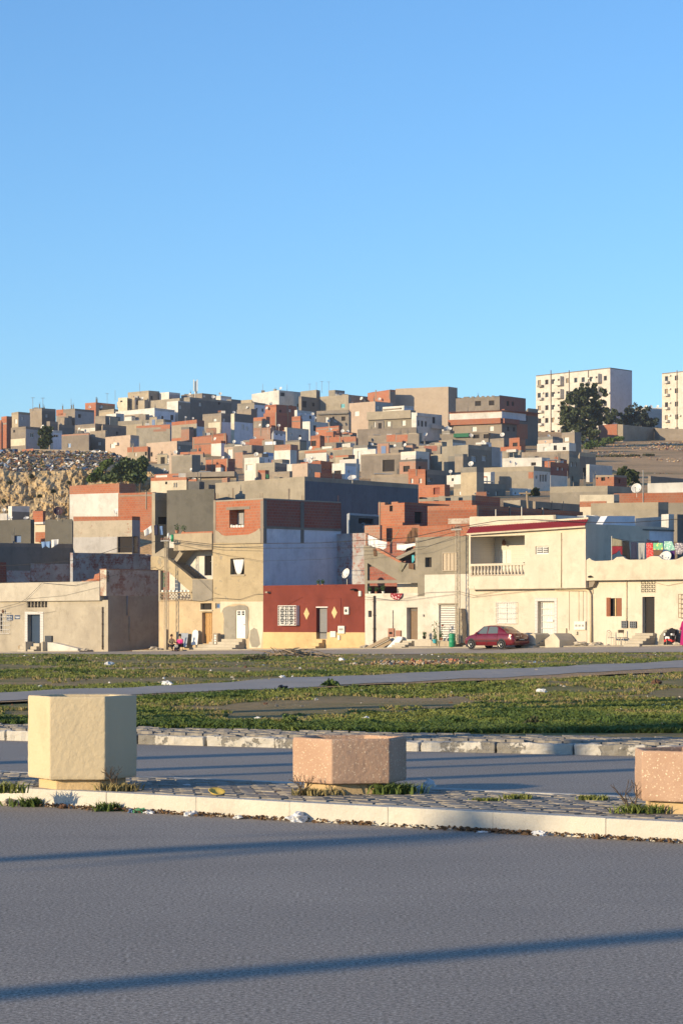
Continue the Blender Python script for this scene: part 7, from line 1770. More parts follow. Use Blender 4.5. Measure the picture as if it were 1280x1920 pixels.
# mobile phone mast on the skyline
p = ((366.5 - CX) * 640 / F, 640.0); z0 = CH + (HY - 742) * 640 / F; z1 = CH + (HY - 712) * 640 / F
t = thing('mobile_mast', 'mobile phone mast with vertical white antenna panels on the skyline', 'mast', (p[0], p[1], z0))
mb = MB(); mb.tube([(*p, z0 - 2), (*p, z1 - .4)], .16, 6); mb.build('pole', 'steel', t)
for k, (dx, zz) in enumerate(((-.38, z1), (.12, z1 - .4), (.48, z1))): mb = MB(); mb.box(p[0] + dx - .13, p[0] + dx + .13, p[1] - .35, p[1] - .15, zz - 2.9, zz); mb.build('antenna_panel', 'paint_white' if k != 1 else 'steel', t)
# wooden utility pole in the middle distance
dp = 212; x = (989 - CX) * dp / F; zt_ = CH + (HY - 921) * dp / F
t = thing('utility_pole', 'leaning wooden utility pole with one crossarm behind the cream house', 'utility pole', (x + .1, dp, gz(x, dp)))
mb = MB(); mb.tube([(x + .25, dp, gz(x, dp)), (x - .1, dp, zt_)], [.13, .09], 8); mb.build('pole', 'wood_old', t)
mb = MB(); mb.box(x - .75, x + .2, dp - .1, dp - .02, zt_ - .25, zt_ - .12); mb.build('crossarm', 'wood_old', t)
# thin steel posts on the brick roof
for k, (px, y0, y1, lab) in enumerate(((929, 955, 972, 'short steel post on the roof edge behind the cream parapet'), (977.5, 950, 968, 'taller steel post left of the wooden utility pole'))):
    d = 178; x = (px - CX) * d / F; mb = MB(); mb.tube([(x, d, CH + (HY - y1 - 8) * d / F), (x, d, CH + (HY - y0) * d / F)], .045, 6); single(mb, 'steel_post', 'steel', lab, 'post', 'steel posts on the brick roof')

# ------------------------------------------------------------------ dishes of the near houses
def ndish(px, py, dia, w, label, face, mat='dish', mast=.9):
    p = FR.at(px, py, w); return dish(p, dia, face, label, mat, mast=mast)
ndish(648, 1075, .72, -.6, 'white satellite dish on the flat roof of the red house', (-.75, -.6, .35))
ndish(1246, 1044, .80, -.6, 'stained white satellite dish behind the wavy parapet', (-.5, -.75, .5))
d = 205
dish(((1192 - CX) * d / F, d, CH + (HY - 915) * d / F), .86, (-.35, -.85, .4), 'big white satellite dish above the long brick-topped house at the right', mast=.7)
d = 214
dish(((109.5 - CX) * d / F, d, CH + (HY - 958) * d / F), .80, (.2, -.9, .35), 'big dark maroon satellite dish behind the peeling cream house', 'dish_dark', mast=.8)
d = 370
dish(((621 - CX) * d / F, d, CH + (HY - 857) * d / F), .6, (-.2, -.9, .35), 'rust red satellite dish in the centre of the hillside', 'dish_rust', mast=1)

# ------------------------------------------------------------------ laundry
def cloth(poly, w, mat, name, label, fr=FR, wave=.05, seed=0, group='laundry hung out to dry'):
    """a hanging garment cut to its outline, with folds"""
    q = [fr.uz(x, y, w) for x, y in poly]; bm = bmesh.new(); vs = [bm.verts.new((u, 0, z)) for u, z in q]; f = bm.faces.new(vs)
    bmesh.ops.triangulate(bm, faces=[f])
    for _ in range(3): bmesh.ops.subdivide_edges(bm, edges=[e for e in bm.edges if e.calc_length() > .09], cuts=1, use_grid_fill=True)
    bmesh.ops.triangulate(bm, faces=bm.faces[:])
    zt = max(z for _, z in q); u0 = sum(u for u, _ in q) / len(q); o3 = Vector(fr.p(u0, w, min(z for _, z in q)))
    for v in bm.verts:
        u, z = v.co.x, v.co.z; k = min(1, (zt - z) / .4) * .7 + .3
        ww = w + wave * k * (math.sin(u * 14 + seed) + .5 * math.sin(u * 31 + z * 3 + seed * 2)) + .1 * wave * math.sin(z * 9)
        v.co = Vector(fr.p(u, ww, z)) - o3
    me = bpy.data.meshes.new(name); bm.to_mesh(me); bm.free(); me.materials.append(MATS[mat]); me.polygons.foreach_set('use_smooth', [True] * len(me.polygons))
    o = bpy.data.objects.new(name, me); COL.objects.link(o); o.location = o3; m_ = o.modifiers.new('s', 'SOLIDIFY'); m_.thickness = .012
    return tag(o, label, 'laundry', group)
W6 = -.9
cloth([(1147, 1009), (1165, 1013), (1166, 1024), (1146, 1024)], W6, 'cl_olive', 'shirt', 'olive shirt, leftmost on the laundry terrace line', seed=1)
cloth([(1146, 1024), (1166, 1024), (1167, 1040), (1163, 1040), (1161, 1032), (1151, 1032), (1149, 1040), (1146, 1041)], W6 - .03, 'cl_maroon', 'jumper', 'maroon jumper below the olive shirt', seed=2)
cloth([(1166.5, 1014), (1179, 1015), (1181, 1049), (1176, 1049), (1173, 1030), (1170, 1043), (1166.5, 1043)], W6, 'cl_black', 'trousers', 'black trousers next to the olive shirt', seed=3, wave=.03)
cloth([(1181.5, 1016), (1194, 1017), (1193.5, 1050), (1189, 1050), (1187.5, 1034), (1185, 1049), (1181.5, 1049)], W6, 'cl_navy', 'trousers', 'dark navy trousers left of the grey trousers', seed=4, wave=.03)
cloth([(1196.5, 1018), (1209, 1018), (1208.5, 1049), (1204, 1049), (1203, 1032), (1201, 1049), (1197, 1049)], W6, 'cl_grey', 'trousers', 'light grey trousers on the laundry line', seed=5, wave=.04)
cloth([(1211, 1018), (1222.5, 1018), (1224, 1047), (1219, 1047), (1217, 1034), (1214, 1048), (1210.5, 1047)], W6, 'cl_redspot', 'trousers', 'bright red patterned trousers on the laundry line', seed=6, wave=.04)
cloth([(1212, 1011), (1222, 1014), (1234, 1013), (1234, 1019), (1212, 1018)], W6 - .3, 'cl_navy', 'shirt', 'dark blue shirt behind the red trousers', seed=7)
cloth([(1224, 1018), (1242, 1018), (1242, 1031), (1224, 1031)], W6, 'cl_picture', 'towel', 'yellow and green printed towel', seed=8, wave=.02)
cloth([(1224, 1031.5), (1242, 1031.5), (1238, 1042), (1224, 1042)], W6 - .05, 'cl_brown', 'towel', 'dark brown cloth under the printed towel', seed=9, wave=.02)
cloth([(1245, 1015), (1259, 1015), (1264, 1031), (1255, 1033), (1245, 1030)], W6, 'cl_green', 'towel', 'pale green towel right of the printed towel', seed=10)
cloth([(1256, 1034), (1264, 1032), (1264, 1048), (1257, 1048)], W6 - .1, 'cl_purple', 'cloth', 'dark purple cloth above the stained dish', seed=11)
cloth([(1265, 1018), (1278, 1018), (1281, 1026), (1277, 1040), (1271, 1033), (1267, 1040), (1264, 1028)], W6, 'cl_pattern', 'shirt', 'white patterned shirt at the right end of the line', seed=12)
cloth([(1281, 1017), (1296, 1017), (1296, 1045), (1281, 1044)], W6, 'cl_navy', 'cloth', 'navy cloth cut by the right picture edge', seed=13)
mb = MB(); mb.tube([FR.at(1143, 1008, W6), FR.at(1180, 1014.5, W6), FR.at(1220, 1017, W6), FR.at(1300, 1016, W6)], .012, 4); single(mb, 'clothes_line', 'cable', 'clothes line over the right-hand terrace', 'clothes line', 'clothes lines')
mb = MB(); mb.tube([FR.at(1146, 1060, W6), FR.at(1146, 1005, W6)], .03, 6); single(mb, 'line_post', 'steel', 'thin post carrying the right-hand clothes line', 'post')
W4 = -.3
cloth([(690, 1003), (700, 1007), (711, 1013), (724, 1016), (723, 1027), (718, 1032), (711, 1032), (703, 1027), (702, 1037), (692, 1042)], W4, 'cl_white', 'sheet', 'white sheet hanging at the left of the open stair', seed=14)
cloth([(744, 1019), (762, 1020), (780, 1017), (778, 1023), (766, 1027), (757, 1033), (753, 1030), (745, 1031)], W4, 'cl_white', 'sheet', 'white cloths hanging in the middle over the open stair', seed=15)
cloth([(772, 989), (784, 990), (781, 1005), (777, 1018), (768, 1018), (758, 1018), (764, 1005)], -1.0, 'cl_brown', 'blanket', 'brown blanket hanging below the orange brick terrace', seed=16, wave=.1)
cloth([(732, 1112.5), (755, 1112.5), (752, 1120), (746, 1125), (738, 1124), (733, 1119)], .12, 'cl_floral', 'cloth', 'red floral cloth over the balcony edge', seed=17)
cloth([(772, 1041), (776, 1040), (777, 1050), (774, 1056), (772, 1053)], -.1, 'cyan', 'cloth', 'turquoise cloth on the open stair', seed=18, wave=.03)
cloth([(749, 1054), (762, 1056), (757, 1063), (753, 1064), (752, 1072), (748, 1069)], .08, 'cl_olive', 'cloth', 'dark garment over the stair parapet', seed=19, wave=.03)
cloth([(766, 1056), (776, 1056), (776, 1068), (766, 1066)], .08, 'cl_brown', 'cloth', 'brown garment over the stair parapet, beside the dark one', seed=20, wave=.03)
cloth([(699, 1028), (704, 1029), (706, 1042), (701, 1043)], .06, 'cl_brown', 'cloth', 'small brown rag below the left white sheet', seed=21, wave=.03)
mb = MB(); mb.tube([FR.at(684, 1000, W4), FR.at(724, 1015, W4), FR.at(745, 1018, W4), FR.at(783, 1016, W4)], .012, 4); single(mb, 'clothes_line', 'cable', 'clothes line over the open stair', 'clothes line', 'clothes lines')
mb = MB(); mb.tube([FR.at(731, 1020, -.6), FR.at(748, 993, -.6)], .025, 6); single(mb, 'pole', 'wood_old', 'slanting wooden pole behind the white cloths', 'pole')
FD = Fr((0, 203.0), (1, 0), (0, -1))
cloth([(78, 1016), (96, 1015), (94, 1028), (87, 1024), (80, 1028)], 0, 'cl_blue', 'towel', 'pale blue towel before the grey houses at left', FD, seed=22)
cloth([(97, 1012), (111, 1011), (110, 1020), (97, 1028)], 0, 'cl_white', 'sheet', 'white sheet before the grey houses at left', FD, seed=23)
FD = Fr((0, 184.0), (1, 0), (0, -1))
cloth([(300, 987), (305, 986), (306, 1003), (301, 1003)], 0, 'cl_blue', 'cloth', 'light blue cloth on the stair landing roof', FD, seed=24)
cloth([(270, 995), (284, 985), (286, 998), (272, 1006)], 0, 'cl_white', 'sheet', 'white cloth left of the stair landing', FD, seed=25)
cloth([(289, 985), (296, 984), (297, 1004), (290, 1004)], 0, 'cl_navy', 'cloth', 'dark blue cloth by the stair landing', FD, seed=26)
FD = Fr((0, 330.0), (1, 0), (0, -1))
cloth([(508, 897), (513, 889), (524, 888), (519, 898)], 0, 'cl_orange', 'carpet', 'orange carpet hung in the centre of the hillside', FD, seed=27)
cloth([(520, 898), (525, 887), (531, 886), (525, 898)], 0, 'cl_white', 'sheet', 'white sheet beside the orange carpet', FD, seed=28)
cloth([(497, 897), (499, 889), (506, 890), (505, 897)], 0, 'awning_green', 'cloth', 'green cloth left of the orange carpet', FD, seed=29)
FD = Fr((0, 412.0), (1, 0), (0, -1))
cloth([(719, 847), (738, 849), (736, 855), (728, 857), (719, 855)], 0, 'cl_magenta', 'blanket', 'magenta blanket over the black stairwell opening', FD, seed=30)

# ------------------------------------------------------------------ things by the house fronts
def gsit(px, w): u = FR.u(px, w); p = FR.p(u, w, 0); return Vector((p[0], p[1], max(gz(p[0], p[1]) + .035, basez(u) + .09 if w < 1.35 else -9)))
# green barrel, tank, pots
def drum(px, w, r, h, mat, name, label, cat):
    p = gsit(px, w); t = thing(name, label, cat, p)
    mb = MB(); mb.lathe(p, (0, 0, 1), [(r * .96, 0), (r, .03), (r, h * .32), (r * 1.04, h * .34), (r, h * .36), (r, h * .64), (r * 1.04, h * .66), (r, h * .68), (r, h - .02), (r * .97, h), (r * .9, h - .01), (r * .88, h - .1)], 18); mb.build('drum', mat, t, smooth=True)
    mb = MB(); mb.lathe(p + Vector((0, 0, h - .12)), (0, 0, 1), [(r * .9, 0), (r * .9, .03)], 18); mb.build('lid', mat, t); return t
drum(847, 1.25, .20, .85, 'barrel_green', 'barrel', 'green plastic barrel beside the roller shutter', 'barrel')
p = Vector(FR.at(324, 1016, -.6)); mb = MB(); mb.lathe(p, (0, 0, 1), [(.13, 0), (.15, .25), (.15, .5), (.12, .52)], 14); single(mb, 'bucket', 'barrel_green', 'green bucket on the stair landing', 'bucket', smooth=True)
p = Vector(FR.at(316, 1016, -.7)); mb = MB(); mb.lathe(p, (0, 0, 1), [(.09, 0), (.09, .55), (.05, .6), (.05, .65)], 12); single(mb, 'water_can', 'paint_white', 'white plastic can on the stair landing', 'can', smooth=True)
def pot(px, py, w, r, label, mat='earth_pot', leafm='leaf_pot', h=.35, n=70, seed=0, flower=None):
    p = Vector(FR.at(px, py, w)); t = thing('potted_plant', label, 'plant', p, 'potted plants by the houses')
    mb = MB(); mb.lathe(p, (0, 0, 1), [(r * .7, 0), (r, r * 1.3), (r * 1.1, r * 1.35), (r * 1.1, r * 1.5), (r * .9, r * 1.45)], 12); mb.build('pot', mat, t)
    rr = np.random.RandomState(seed + 90); v = rr.normal(size=(n, 3)); v /= np.linalg.norm(v, axis=1)[:, None]; v *= (rr.rand(n) ** .5)[:, None]
    q = np.array(p) + np.array([0, 0, r * 1.5 + h * .5]) + v * np.array([h * .5, h * .5, h * .6]); leaves(q, 'foliage', leafm, .05, seed, t, root=tuple(p))
    mb = MB()
    for k in range(5): mb.tube([p + Vector((0, 0, r * 1.2)), p + Vector((h * .3 * math.cos(k * 1.3), h * .3 * math.sin(k * 1.3), r * 1.5 + h * .8))], .008, 4)
    mb.build('stem', 'leaf_pot', t)
for k, a in enumerate([(795, 1198, .5, .12, 'dark potted plant left of the roller shutter', 'dark'), (815, 1206, .75, .17, 'turquoise pot with a straggly plant before the shutter', 'cyan'), (826, 1201, .6, .13, 'clay pot with dry leaves under the shutter', 'earth_pot'),
                       (693, 1113, -.1, .09, 'white pot at the left end of the balcony shelf', 'paint_white'), (705, 1113, -.1, .09, 'pot with a spiky plant on the balcony shelf', 'earth_pot'), (718, 1113, -.1, .1, 'white pot with a tall plant on the balcony shelf', 'paint_white'),
                       (332, 1000, -.2, .14, 'yellowish potted bush on the terrace parapet of the stair house', 'earth_pot'), (345, 1000, -.2, .1, 'tall thin potted plant on the terrace parapet', 'earth_pot'), (597, 1099, -.3, .09, 'small pot plant on the left of the red roof edge', 'earth_pot'), (605, 1099, -.3, .09, 'small pot plant on the right of the red roof edge', 'earth_pot')]):
    pot(*a, seed=k, h=.45 if k in (6, 7, 5) else .3)
# rose bush before the shutter
p = gsit(818, .9); t = thing('rose_bush', 'tall thin rose bush with a red flower before the roller shutter', 'plant', p); rr = np.random.RandomState(5); mb = MB()
tips = []
for k in range(6): q = p + Vector((rr.uniform(-.35, .45), rr.uniform(-.2, .2), rr.uniform(.8, 1.65))); mb.tube([p, (p + q) / 2 + Vector((.05, 0, .1)), q], .012, 4); tips.append(np.array(q))
mb.build('stem', 'leaf_pot', t); leaves(np.concatenate([q + rr.normal(0, .12, (14, 3)) for q in tips]), 'foliage', 'leaf_pot', .06, 3, t, root=tuple(p))
mb = MB(); mb.lathe(Vector(tips[1]), (0, 0, 1), [(.02, 0), (.07, .05), (.05, .1)], 8); mb.build('flower', 'cl_red', t)
def lean(pts, w0, w1, mat, name, label, cat, thick=.06):
    """a board leaning on the wall: outline in the frame, foot at w1, head at w0"""
    q = [FR.uz(x, y, (w0 + w1) / 2) for x, y in pts]; zs = [z for _, z in q]; za, zb_ = min(zs), max(zs); mb = MB()
    def pp(u, z, o): w = w1 + (w0 - w1) * (z - za) / (zb_ - za); return FR.p(u, w + o, z)
    mb.prism([pp(u, z, thick) for u, z in q], [pp(u, z, 0) for u, z in q]); return single(mb, name, mat, label, cat, bevel=.01)
lean([(686, 1217), (688, 1220), (694, 1220), (727, 1198), (724, 1194), (719, 1195)], .3, .9, 'wood_old', 'beam', 'thick wooden beam leaning on the whitewashed wall', 'beam', .15)
lean([(698, 1219), (716, 1219), (733, 1205), (728, 1199)], .2, .7, 'wood_old', 'plank', 'wide plank lying under the thick beam', 'plank', .08)
lean([(729, 1216), (734, 1219), (745, 1217), (752, 1199), (751, 1194), (742, 1193)], .15, .7, 'paint_white', 'mattress', 'white slab leaning beside the door steps', 'slab', .12)
lean([(361, 1209), (361, 1187), (363, 1182), (367, 1180.5), (371, 1183), (372.5, 1189), (372.5, 1209)], .25, .4, 'paint_white', 'arched_slab', 'white round-topped slab left of the wooden door', 'slab', .06)
lean([(337, 1213), (336.5, 1187), (352, 1187), (352.5, 1213)], .25, .45, 'tin', 'painted_panel', 'grey and blue painted panel behind the seated people', 'panel', .04)
t = thing('tiled_pillar', 'small pillar with white diamond tiles right of the wooden door', 'pillar', gsit(403.5, .5)); FR.R(MB(), 399, 1187.5, 408, 1212, .3, .6).build('shaft', 'conc', t, bevel=.02)
for k in range(4): mb = MB(); FR.poly(mb, [(403.5, 1189.5 + k * 4.6), (405.6, 1191.8 + k * 4.6), (403.5, 1194 + k * 4.6), (401.4, 1191.8 + k * 4.6)], .6, .615); mb.build('diamond_tile', 'paint_white', t)
for k, (px, w, s_, lab) in enumerate(((290, .9, .42, 'broken white slab at the alley corner'), (303, .5, .3, 'stack of stones under the stair house corner'), (1088, 1.0, .45, 'flat stones at the foot of the cream drainpipe'), (1118, .9, .4, 'leaning rubble slab right of the drainpipe'), (1045, 1.2, .3, 'pale kerb block before the cream stair'), (1268, .9, .25, 'pale lump before the striped blanket'), (683, .7, .3, 'grey bucket-like lump at the corner of the red house'), (160, .5, .3, 'low stone at the end of the white ramp'))):
    p = gsit(px, w); crumple(p.x, p.y, p.z, s_, s_ * .7, s_ * .4, 'stone', 'rubble_stone', lab, 120 + k, 'stone', 'stones along the house fronts')
# chairs and table at the right house
def chair(px, w, rot, label, mat='steel', round_back=True):
    p = gsit(px, w); t = thing('chair', label, 'chair', p, 'metal chairs before the right-hand house'); c_, s_ = math.cos(rot), math.sin(rot)
    L = lambda x, y, z: (p.x + x * c_ - y * s_, p.y + x * s_ + y * c_, p.z + z)
    for sx in (-.2, .2):
        for sy in (-.2, .2): MB().tube([L(sx * 1.1, sy * 1.1, 0), L(sx, sy, .45)], .014, 6).build('leg', mat, t)
    mb = MB(); mb.lathe(L(0, 0, .44), (0, 0, 1), [(.2, 0), (.22, .01), (.22, .035), (.18, .04)], 14); mb.build('seat', mat if round_back else 'wood_old', t)
    if round_back:
        mb = MB(); arc = [L(.21 * math.cos(a), .2, .45 + .2 + .26 * math.sin(a)) for a in np.linspace(0, math.pi, 9)]; mb.tube([L(.21, .2, .45)] + arc + [L(-.21, .2, .45)], .014, 6)
        arc = [L(.1 * math.cos(a), .2, .65 + .14 * math.sin(a)) for a in np.linspace(0, math.pi, 7)]; mb.tube([L(.06, .2, .45)] + arc + [L(-.06, .2, .45)], .01, 5); mb.build('backrest', mat, t)
    else:
        mb = MB(); mb.tube([L(-.19, .2, .45), L(-.19, .22, .9)], .014, 6); mb.tube([L(.19, .2, .45), L(.19, .22, .9)], .014, 6); fr_ = mb.build('back_frame', mat, t)
        mb = MB(); mb.hexa([L(-.24, .2, .74), L(.24, .2, .74), L(.24, .24, .74), L(-.24, .24, .74), L(-.24, .2, .92), L(.24, .2, .92), L(.24, .24, .92), L(-.24, .24, .92)]); mb.build('backrest', 'wood_old', t)
chair(1145, .55, math.radians(40), 'wire chair with a round looped back, left of the pair'); chair(1168, .5, math.radians(38), 'metal chair with a wooden back plate, right of the pair', round_back=False)
p = gsit(1156, .6); t = thing('table', 'small low metal table between the two chairs', 'table', p)
for sx in (-.2, .2):
    for sy in (-.15, .15): MB().tube([p + Vector((sx, sy, 0)), p + Vector((sx, sy, .45))], .012, 6).build('leg', 'steel', t)
mb = MB(); mb.lathe(p + Vector((0, 0, .45)), (0, 0, 1), [(.28, 0), (.28, .03)], 14); mb.build('table_top', 'steel', t)
# striped blanket over an armchair
p = gsit(1256, .55); t = thing('blanket_armchair', 'low seat covered by a dark striped blanket right of the dark doorway', 'armchair', p)
bm = bmesh.new(); bmesh.ops.create_cube(bm, size=1); bmesh.ops.subdivide_edges(bm, edges=bm.edges[:], cuts=5, use_grid_fill=True)
for v in bm.verts:
    k = 1 + .12 * mnoise.noise(v.co * 4); v.co = Vector((v.co.x * .62 * k, v.co.y * .5 * k, (v.co.z + .5) * (.75 if v.co.y < .1 else .95) * k - (.18 * abs(v.co.x)))); 
for nm, m_, z0, z1 in (('blanket', 'cl_black', 0, 9), ):
    me = bpy.data.meshes.new(nm); bm.to_mesh(me); me.materials.append(MATS[m_]); me.materials.append(MATS['cl_white']); me.materials.append(MATS['cl_red'])
    for pl in me.polygons: zc = pl.center.z; pl.material_index = 1 if (.55 < zc < .62 or .40 < zc < .45) else (2 if .2 < zc < .3 else 0)
    o = bpy.data.objects.new(nm, me); COL.objects.link(o); o.parent = t; o.rotation_euler.z = math.radians(-45)
bm.free()
mb = MB()
for sx in (-.25, .25): mb.tube([p + Vector((sx, -.2, 0)), p + Vector((sx, -.2, .3))], .02, 6)
mb.build('leg', 'wood_old', t)

# ------------------------------------------------------------------ the car
def car():
    w = 2.55; u, _ = FR.uz(929, 1212, w); p = Vector(FR.p(u, w, 0)); z = gz(p.x, p.y) + .035; p.z = z
    t = thing('parked_car', 'dark red four-door saloon car parked in front of the cream house', 'car', p)
    hd = Vector((-FR.e[0], -FR.e[1], 0)); lf = Vector((FR.n[0], FR.n[1], 0))       # forward, left (towards the street)
    L = lambda x, y, zz: p + hd * x + lf * y + Vector((0, 0, zz))
    st = [(-2.08, .40, .60, .56, .60), (-2.04, .30, .72, .72, .80), (-1.97, .26, .785, .86, .935), (-1.75, .24, .81, .90, .985), (-1.4, .20, .825, .905, .98), (-1.0, .19, .83, .91, .94), (0, .19, .835, .90, .92), (.9, .19, .83, .88, .91), (1.25, .19, .825, .85, .90), (1.6, .21, .80, .77, .83), (1.88, .24, .74, .66, .72), (2.03, .30, .64, .54, .59), (2.08, .38, .5, .46, .50)]
    mb = MB()
    for x, zb, hw, zs, zt in st:
        half = [(0, zb), (hw * .88, zb), (hw * .97, zb + .09), (hw, (zb + zs) * .5), (hw * .985, zs - .07), (hw * .93, zs), (hw * .80, zt - .015), (hw * .4, zt + .012), (0, zt + .018)]
        ring = half + [(-a, c) for a, c in half[-2:0:-1]]
        mb.v += [tuple(L(x, a, c)) for a, c in ring]
    n_ = 16
    for j in range(len(st) - 1):
        for k in range(n_): mb.f.append((j * n_ + k, j * n_ + (k + 1) % n_, (j + 1) * n_ + (k + 1) % n_, (j + 1) * n_ + k))
    mb.f.append(tuple(range(n_))); mb.f.append(tuple(range((len(st) - 1) * n_, len(st) * n_)))
    body = mb.build('body', 'car_red', t, smooth=True)
    # cabin: pillars and roof
    gs = [(-1.50, .95, .70, .95), (-1.15, .95, .735, 1.19), (-.78, .93, .75, 1.375), (-.35, .92, .76, 1.43), (.05, .91, .76, 1.44), (.42, .90, .755, 1.405), (.80, .90, .745, 1.17), (1.18, .88, .72, .90)]
    mb = MB()
    for x, zb, hw, zt in gs:
        k = (zt - zb) / .5; tw = hw - .19 * min(1, k)
        half = [(hw, zb - .02), (hw - .06 * k, zb + (zt - zb) * .35), (tw, zt - .05 * min(1, k)), (tw * .8, zt), (0, zt + .02)]
        mb.v += [tuple(L(x, a, c)) for a, c in half + [(-a, c) for a, c in half[-2::-1]]]
    n_ = 9
    for j in range(len(gs) - 1):
        for k in range(n_ - 1): mb.f.append((j * n_ + k, j * n_ + k + 1, (j + 1) * n_ + k + 1, (j + 1) * n_ + k))
    cab = mb.build('cabin', 'car_red', t, smooth=True)
    def pane(name, pts, off=.012, mat='car_glass'):
        mb = MB(); mb.prism([L(*q) for q in pts], [L(q[0] * .999, q[1] - (off if q[1] > 0 else -off), q[2]) for q in pts]); return mb.build(name, mat, cab)
    for s_ in (1, -1):
        yb, yt = .755 * s_, .60 * s_
        pane('side_window', [(.88, yb, .93), (.08, yb * 1.01, .935), (.08, yt * 1.0, 1.375), (.40, yt, 1.365)])
        pane('side_window', [(.0, yb * 1.01, .935), (-.80, yb, .955), (-.72, yt, 1.30), (-.58, yt, 1.36), (.0, yt * 1.0, 1.375)])
    mb = MB(); mb.prism([L(-1.44, .62, 1.0), L(-1.44, -.62, 1.0), L(-.86, -.50, 1.365), L(-.86, .50, 1.365)], [L(-1.42, .62, .98), L(-1.42, -.62, .98), L(-.84, -.50, 1.345), L(-.84, .50, 1.345)]); mb.build('rear_window', 'car_glass', cab)
    mb = MB(); mb.prism([L(1.14, .66, .935), L(1.14, -.66, .935), L(.50, -.53, 1.385), L(.50, .53, 1.385)], [L(1.12, .66, .92), L(1.12, -.66, .92), L(.48, -.53, 1.37), L(.48, .53, 1.37)]); mb.build('windscreen', 'car_glass', cab)
    for s_ in (1, -1):
        for x in (1.30, -1.17):
            mb = MB(); c = L(x, s_ * .70, .285); ax = lf * s_
            mb.lathe(c, ax, [(.18, .0), (.265, .0), (.285, .03), (.285, .13), (.265, .155), (.19, .155)], 22); wh = mb.build('wheel', 'tyre', t, smooth=True)
            mb = MB(); mb.lathe(c, ax, [(.195, .10), (.195, .158), (.17, .15), (.06, .145), (.05, .165), (.0, .165)], 22); mb.build('rim', 'rim', wh)
            mb = MB()
            for k in range(6): a = k * math.pi / 3; up_ = Vector((0, 0, 1)); q = c + ax * .159 + (hd * math.cos(a) + up_ * math.sin(a)) * .11; mb.lathe(q, ax, [(.034, 0), (.034, .002)], 8)
            mb.build('rim_hole', 'car_trim', wh)
            mb = MB(); mb.lathe(L(x, s_ * .795, .30), ax, [(.345, .0), (.345, .034), (.30, .036)], 22); mb.build('wheel_arch', 'car_trim', body)
        mb = MB(); mb.hexa([L(-.85, s_ * .825, .46), L(.98, s_ * .825, .45), L(.98, s_ * .848, .45), L(-.85, s_ * .85, .46), L(-.85, s_ * .825, .52), L(.98, s_ * .825, .51), L(.98, s_ * .848, .51), L(-.85, s_ * .85, .52)]); mb.build('side_strip', 'car_trim', body)
        for x in (.02, .92, -.82):
            mb = MB(); mb.hexa([L(x - .006, s_ * .80, .27), L(x + .006, s_ * .80, .27), L(x + .006, s_ * .842, .27), L(x - .006, s_ * .842, .27), L(x - .006, s_ * .80, .88), L(x + .006, s_ * .80, .88), L(x + .006, s_ * .832, .88), L(x - .006, s_ * .832, .88)]); mb.build('door_gap', 'car_trim', body)
        for x in (.14, -.70):
            mb = MB(); mb.hexa([L(x, s_ * .82, .78), L(x + .16, s_ * .82, .78), L(x + .16, s_ * .855, .78), L(x, s_ * .855, .78), L(x, s_ * .82, .81), L(x + .16, s_ * .82, .81), L(x + .16, s_ * .855, .81), L(x, s_ * .855, .81)]); mb.build('door_handle', 'car_trim', body)
        mb = MB(); mb.lathe(L(.78, s_ * .90, .96), hd, [(.03, -.05), (.075, -.03), (.07, .05), (.02, .09)], 10); mb.build('wing_mirror', 'car_red', body)
        mb = MB(); mb.prism([L(-2.005, s_ * .74, .62), L(-2.03, s_ * .56, .63), L(-1.985, s_ * .60, .88), L(-1.95, s_ * .76, .87)], [L(-1.75, s_ * .83, .63), L(-1.95, s_ * .56, .63), L(-1.93, s_ * .58, .88), L(-1.78, s_ * .80, .88)]); mb.build('tail_lamp', 'lamp_red', body)
        mb = MB(); mb.prism([L(2.04, s_ * .36, .50), L(1.90, s_ * .72, .52), L(1.84, s_ * .72, .64), L(1.98, s_ * .38, .60)], [L(1.9, s_ * .36, .50), L(1.8, s_ * .70, .52), L(1.76, s_ * .70, .64), L(1.86, s_ * .38, .60)]); mb.build('headlamp', 'chrome', body)
    mb = MB(); mb.hexa([L(-2.10, .70, .36), L(-2.10, -.70, .36), L(-1.95, -.80, .36), L(-1.95, .80, .36), L(-2.11, .70, .50), L(-2.11, -.70, .50), L(-1.95, -.81, .50), L(-1.95, .81, .50)]); mb.build('rear_bumper', 'car_red', t, bevel=.03)
    mb = MB(); mb.hexa([L(-2.115, .26, .52), L(-2.115, -.26, .52), L(-2.09, -.26, .52), L(-2.09, .26, .52), L(-2.10, .26, .63), L(-2.10, -.26, .63), L(-2.08, -.26, .63), L(-2.08, .26, .63)]); pl = mb.build('number_plate', 'car_trim', t)
    mb = MB()
    for k in range(7): y = .2 - k * .065; mb.hexa([L(-2.12, y, .555), L(-2.12, y - .035, .555), L(-2.11, y - .035, .555), L(-2.11, y, .555), L(-2.112, y, .60), L(-2.112, y - .035, .60), L(-2.10, y - .035, .60), L(-2.10, y, .60)])
    mb.build('plate_characters', 'plate_white', pl)
    mb = MB(); c = (-2.04, 0, .80); mb.prism([L(-2.052, 0, .86), L(-2.052, .035, .80), L(-2.06, 0, .74), L(-2.052, -.035, .80)], [L(-2.03, 0, .86), L(-2.03, .035, .80), L(-2.03, 0, .74), L(-2.03, -.035, .80)]); mb.build('emblem', 'chrome', body)
    mb = MB()
    for k in range(6): y = .50 - k * .05; mb.hexa([L(-2.06, y, .74), L(-2.06, y - .03, .74), L(-2.03, y - .03, .74), L(-2.03, y, .74), L(-2.055, y, .77), L(-2.055, y - .03, .77), L(-2.03, y - .03, .77), L(-2.03, y, .77)])
    mb.build('badge_lettering', 'chrome', body)
car()

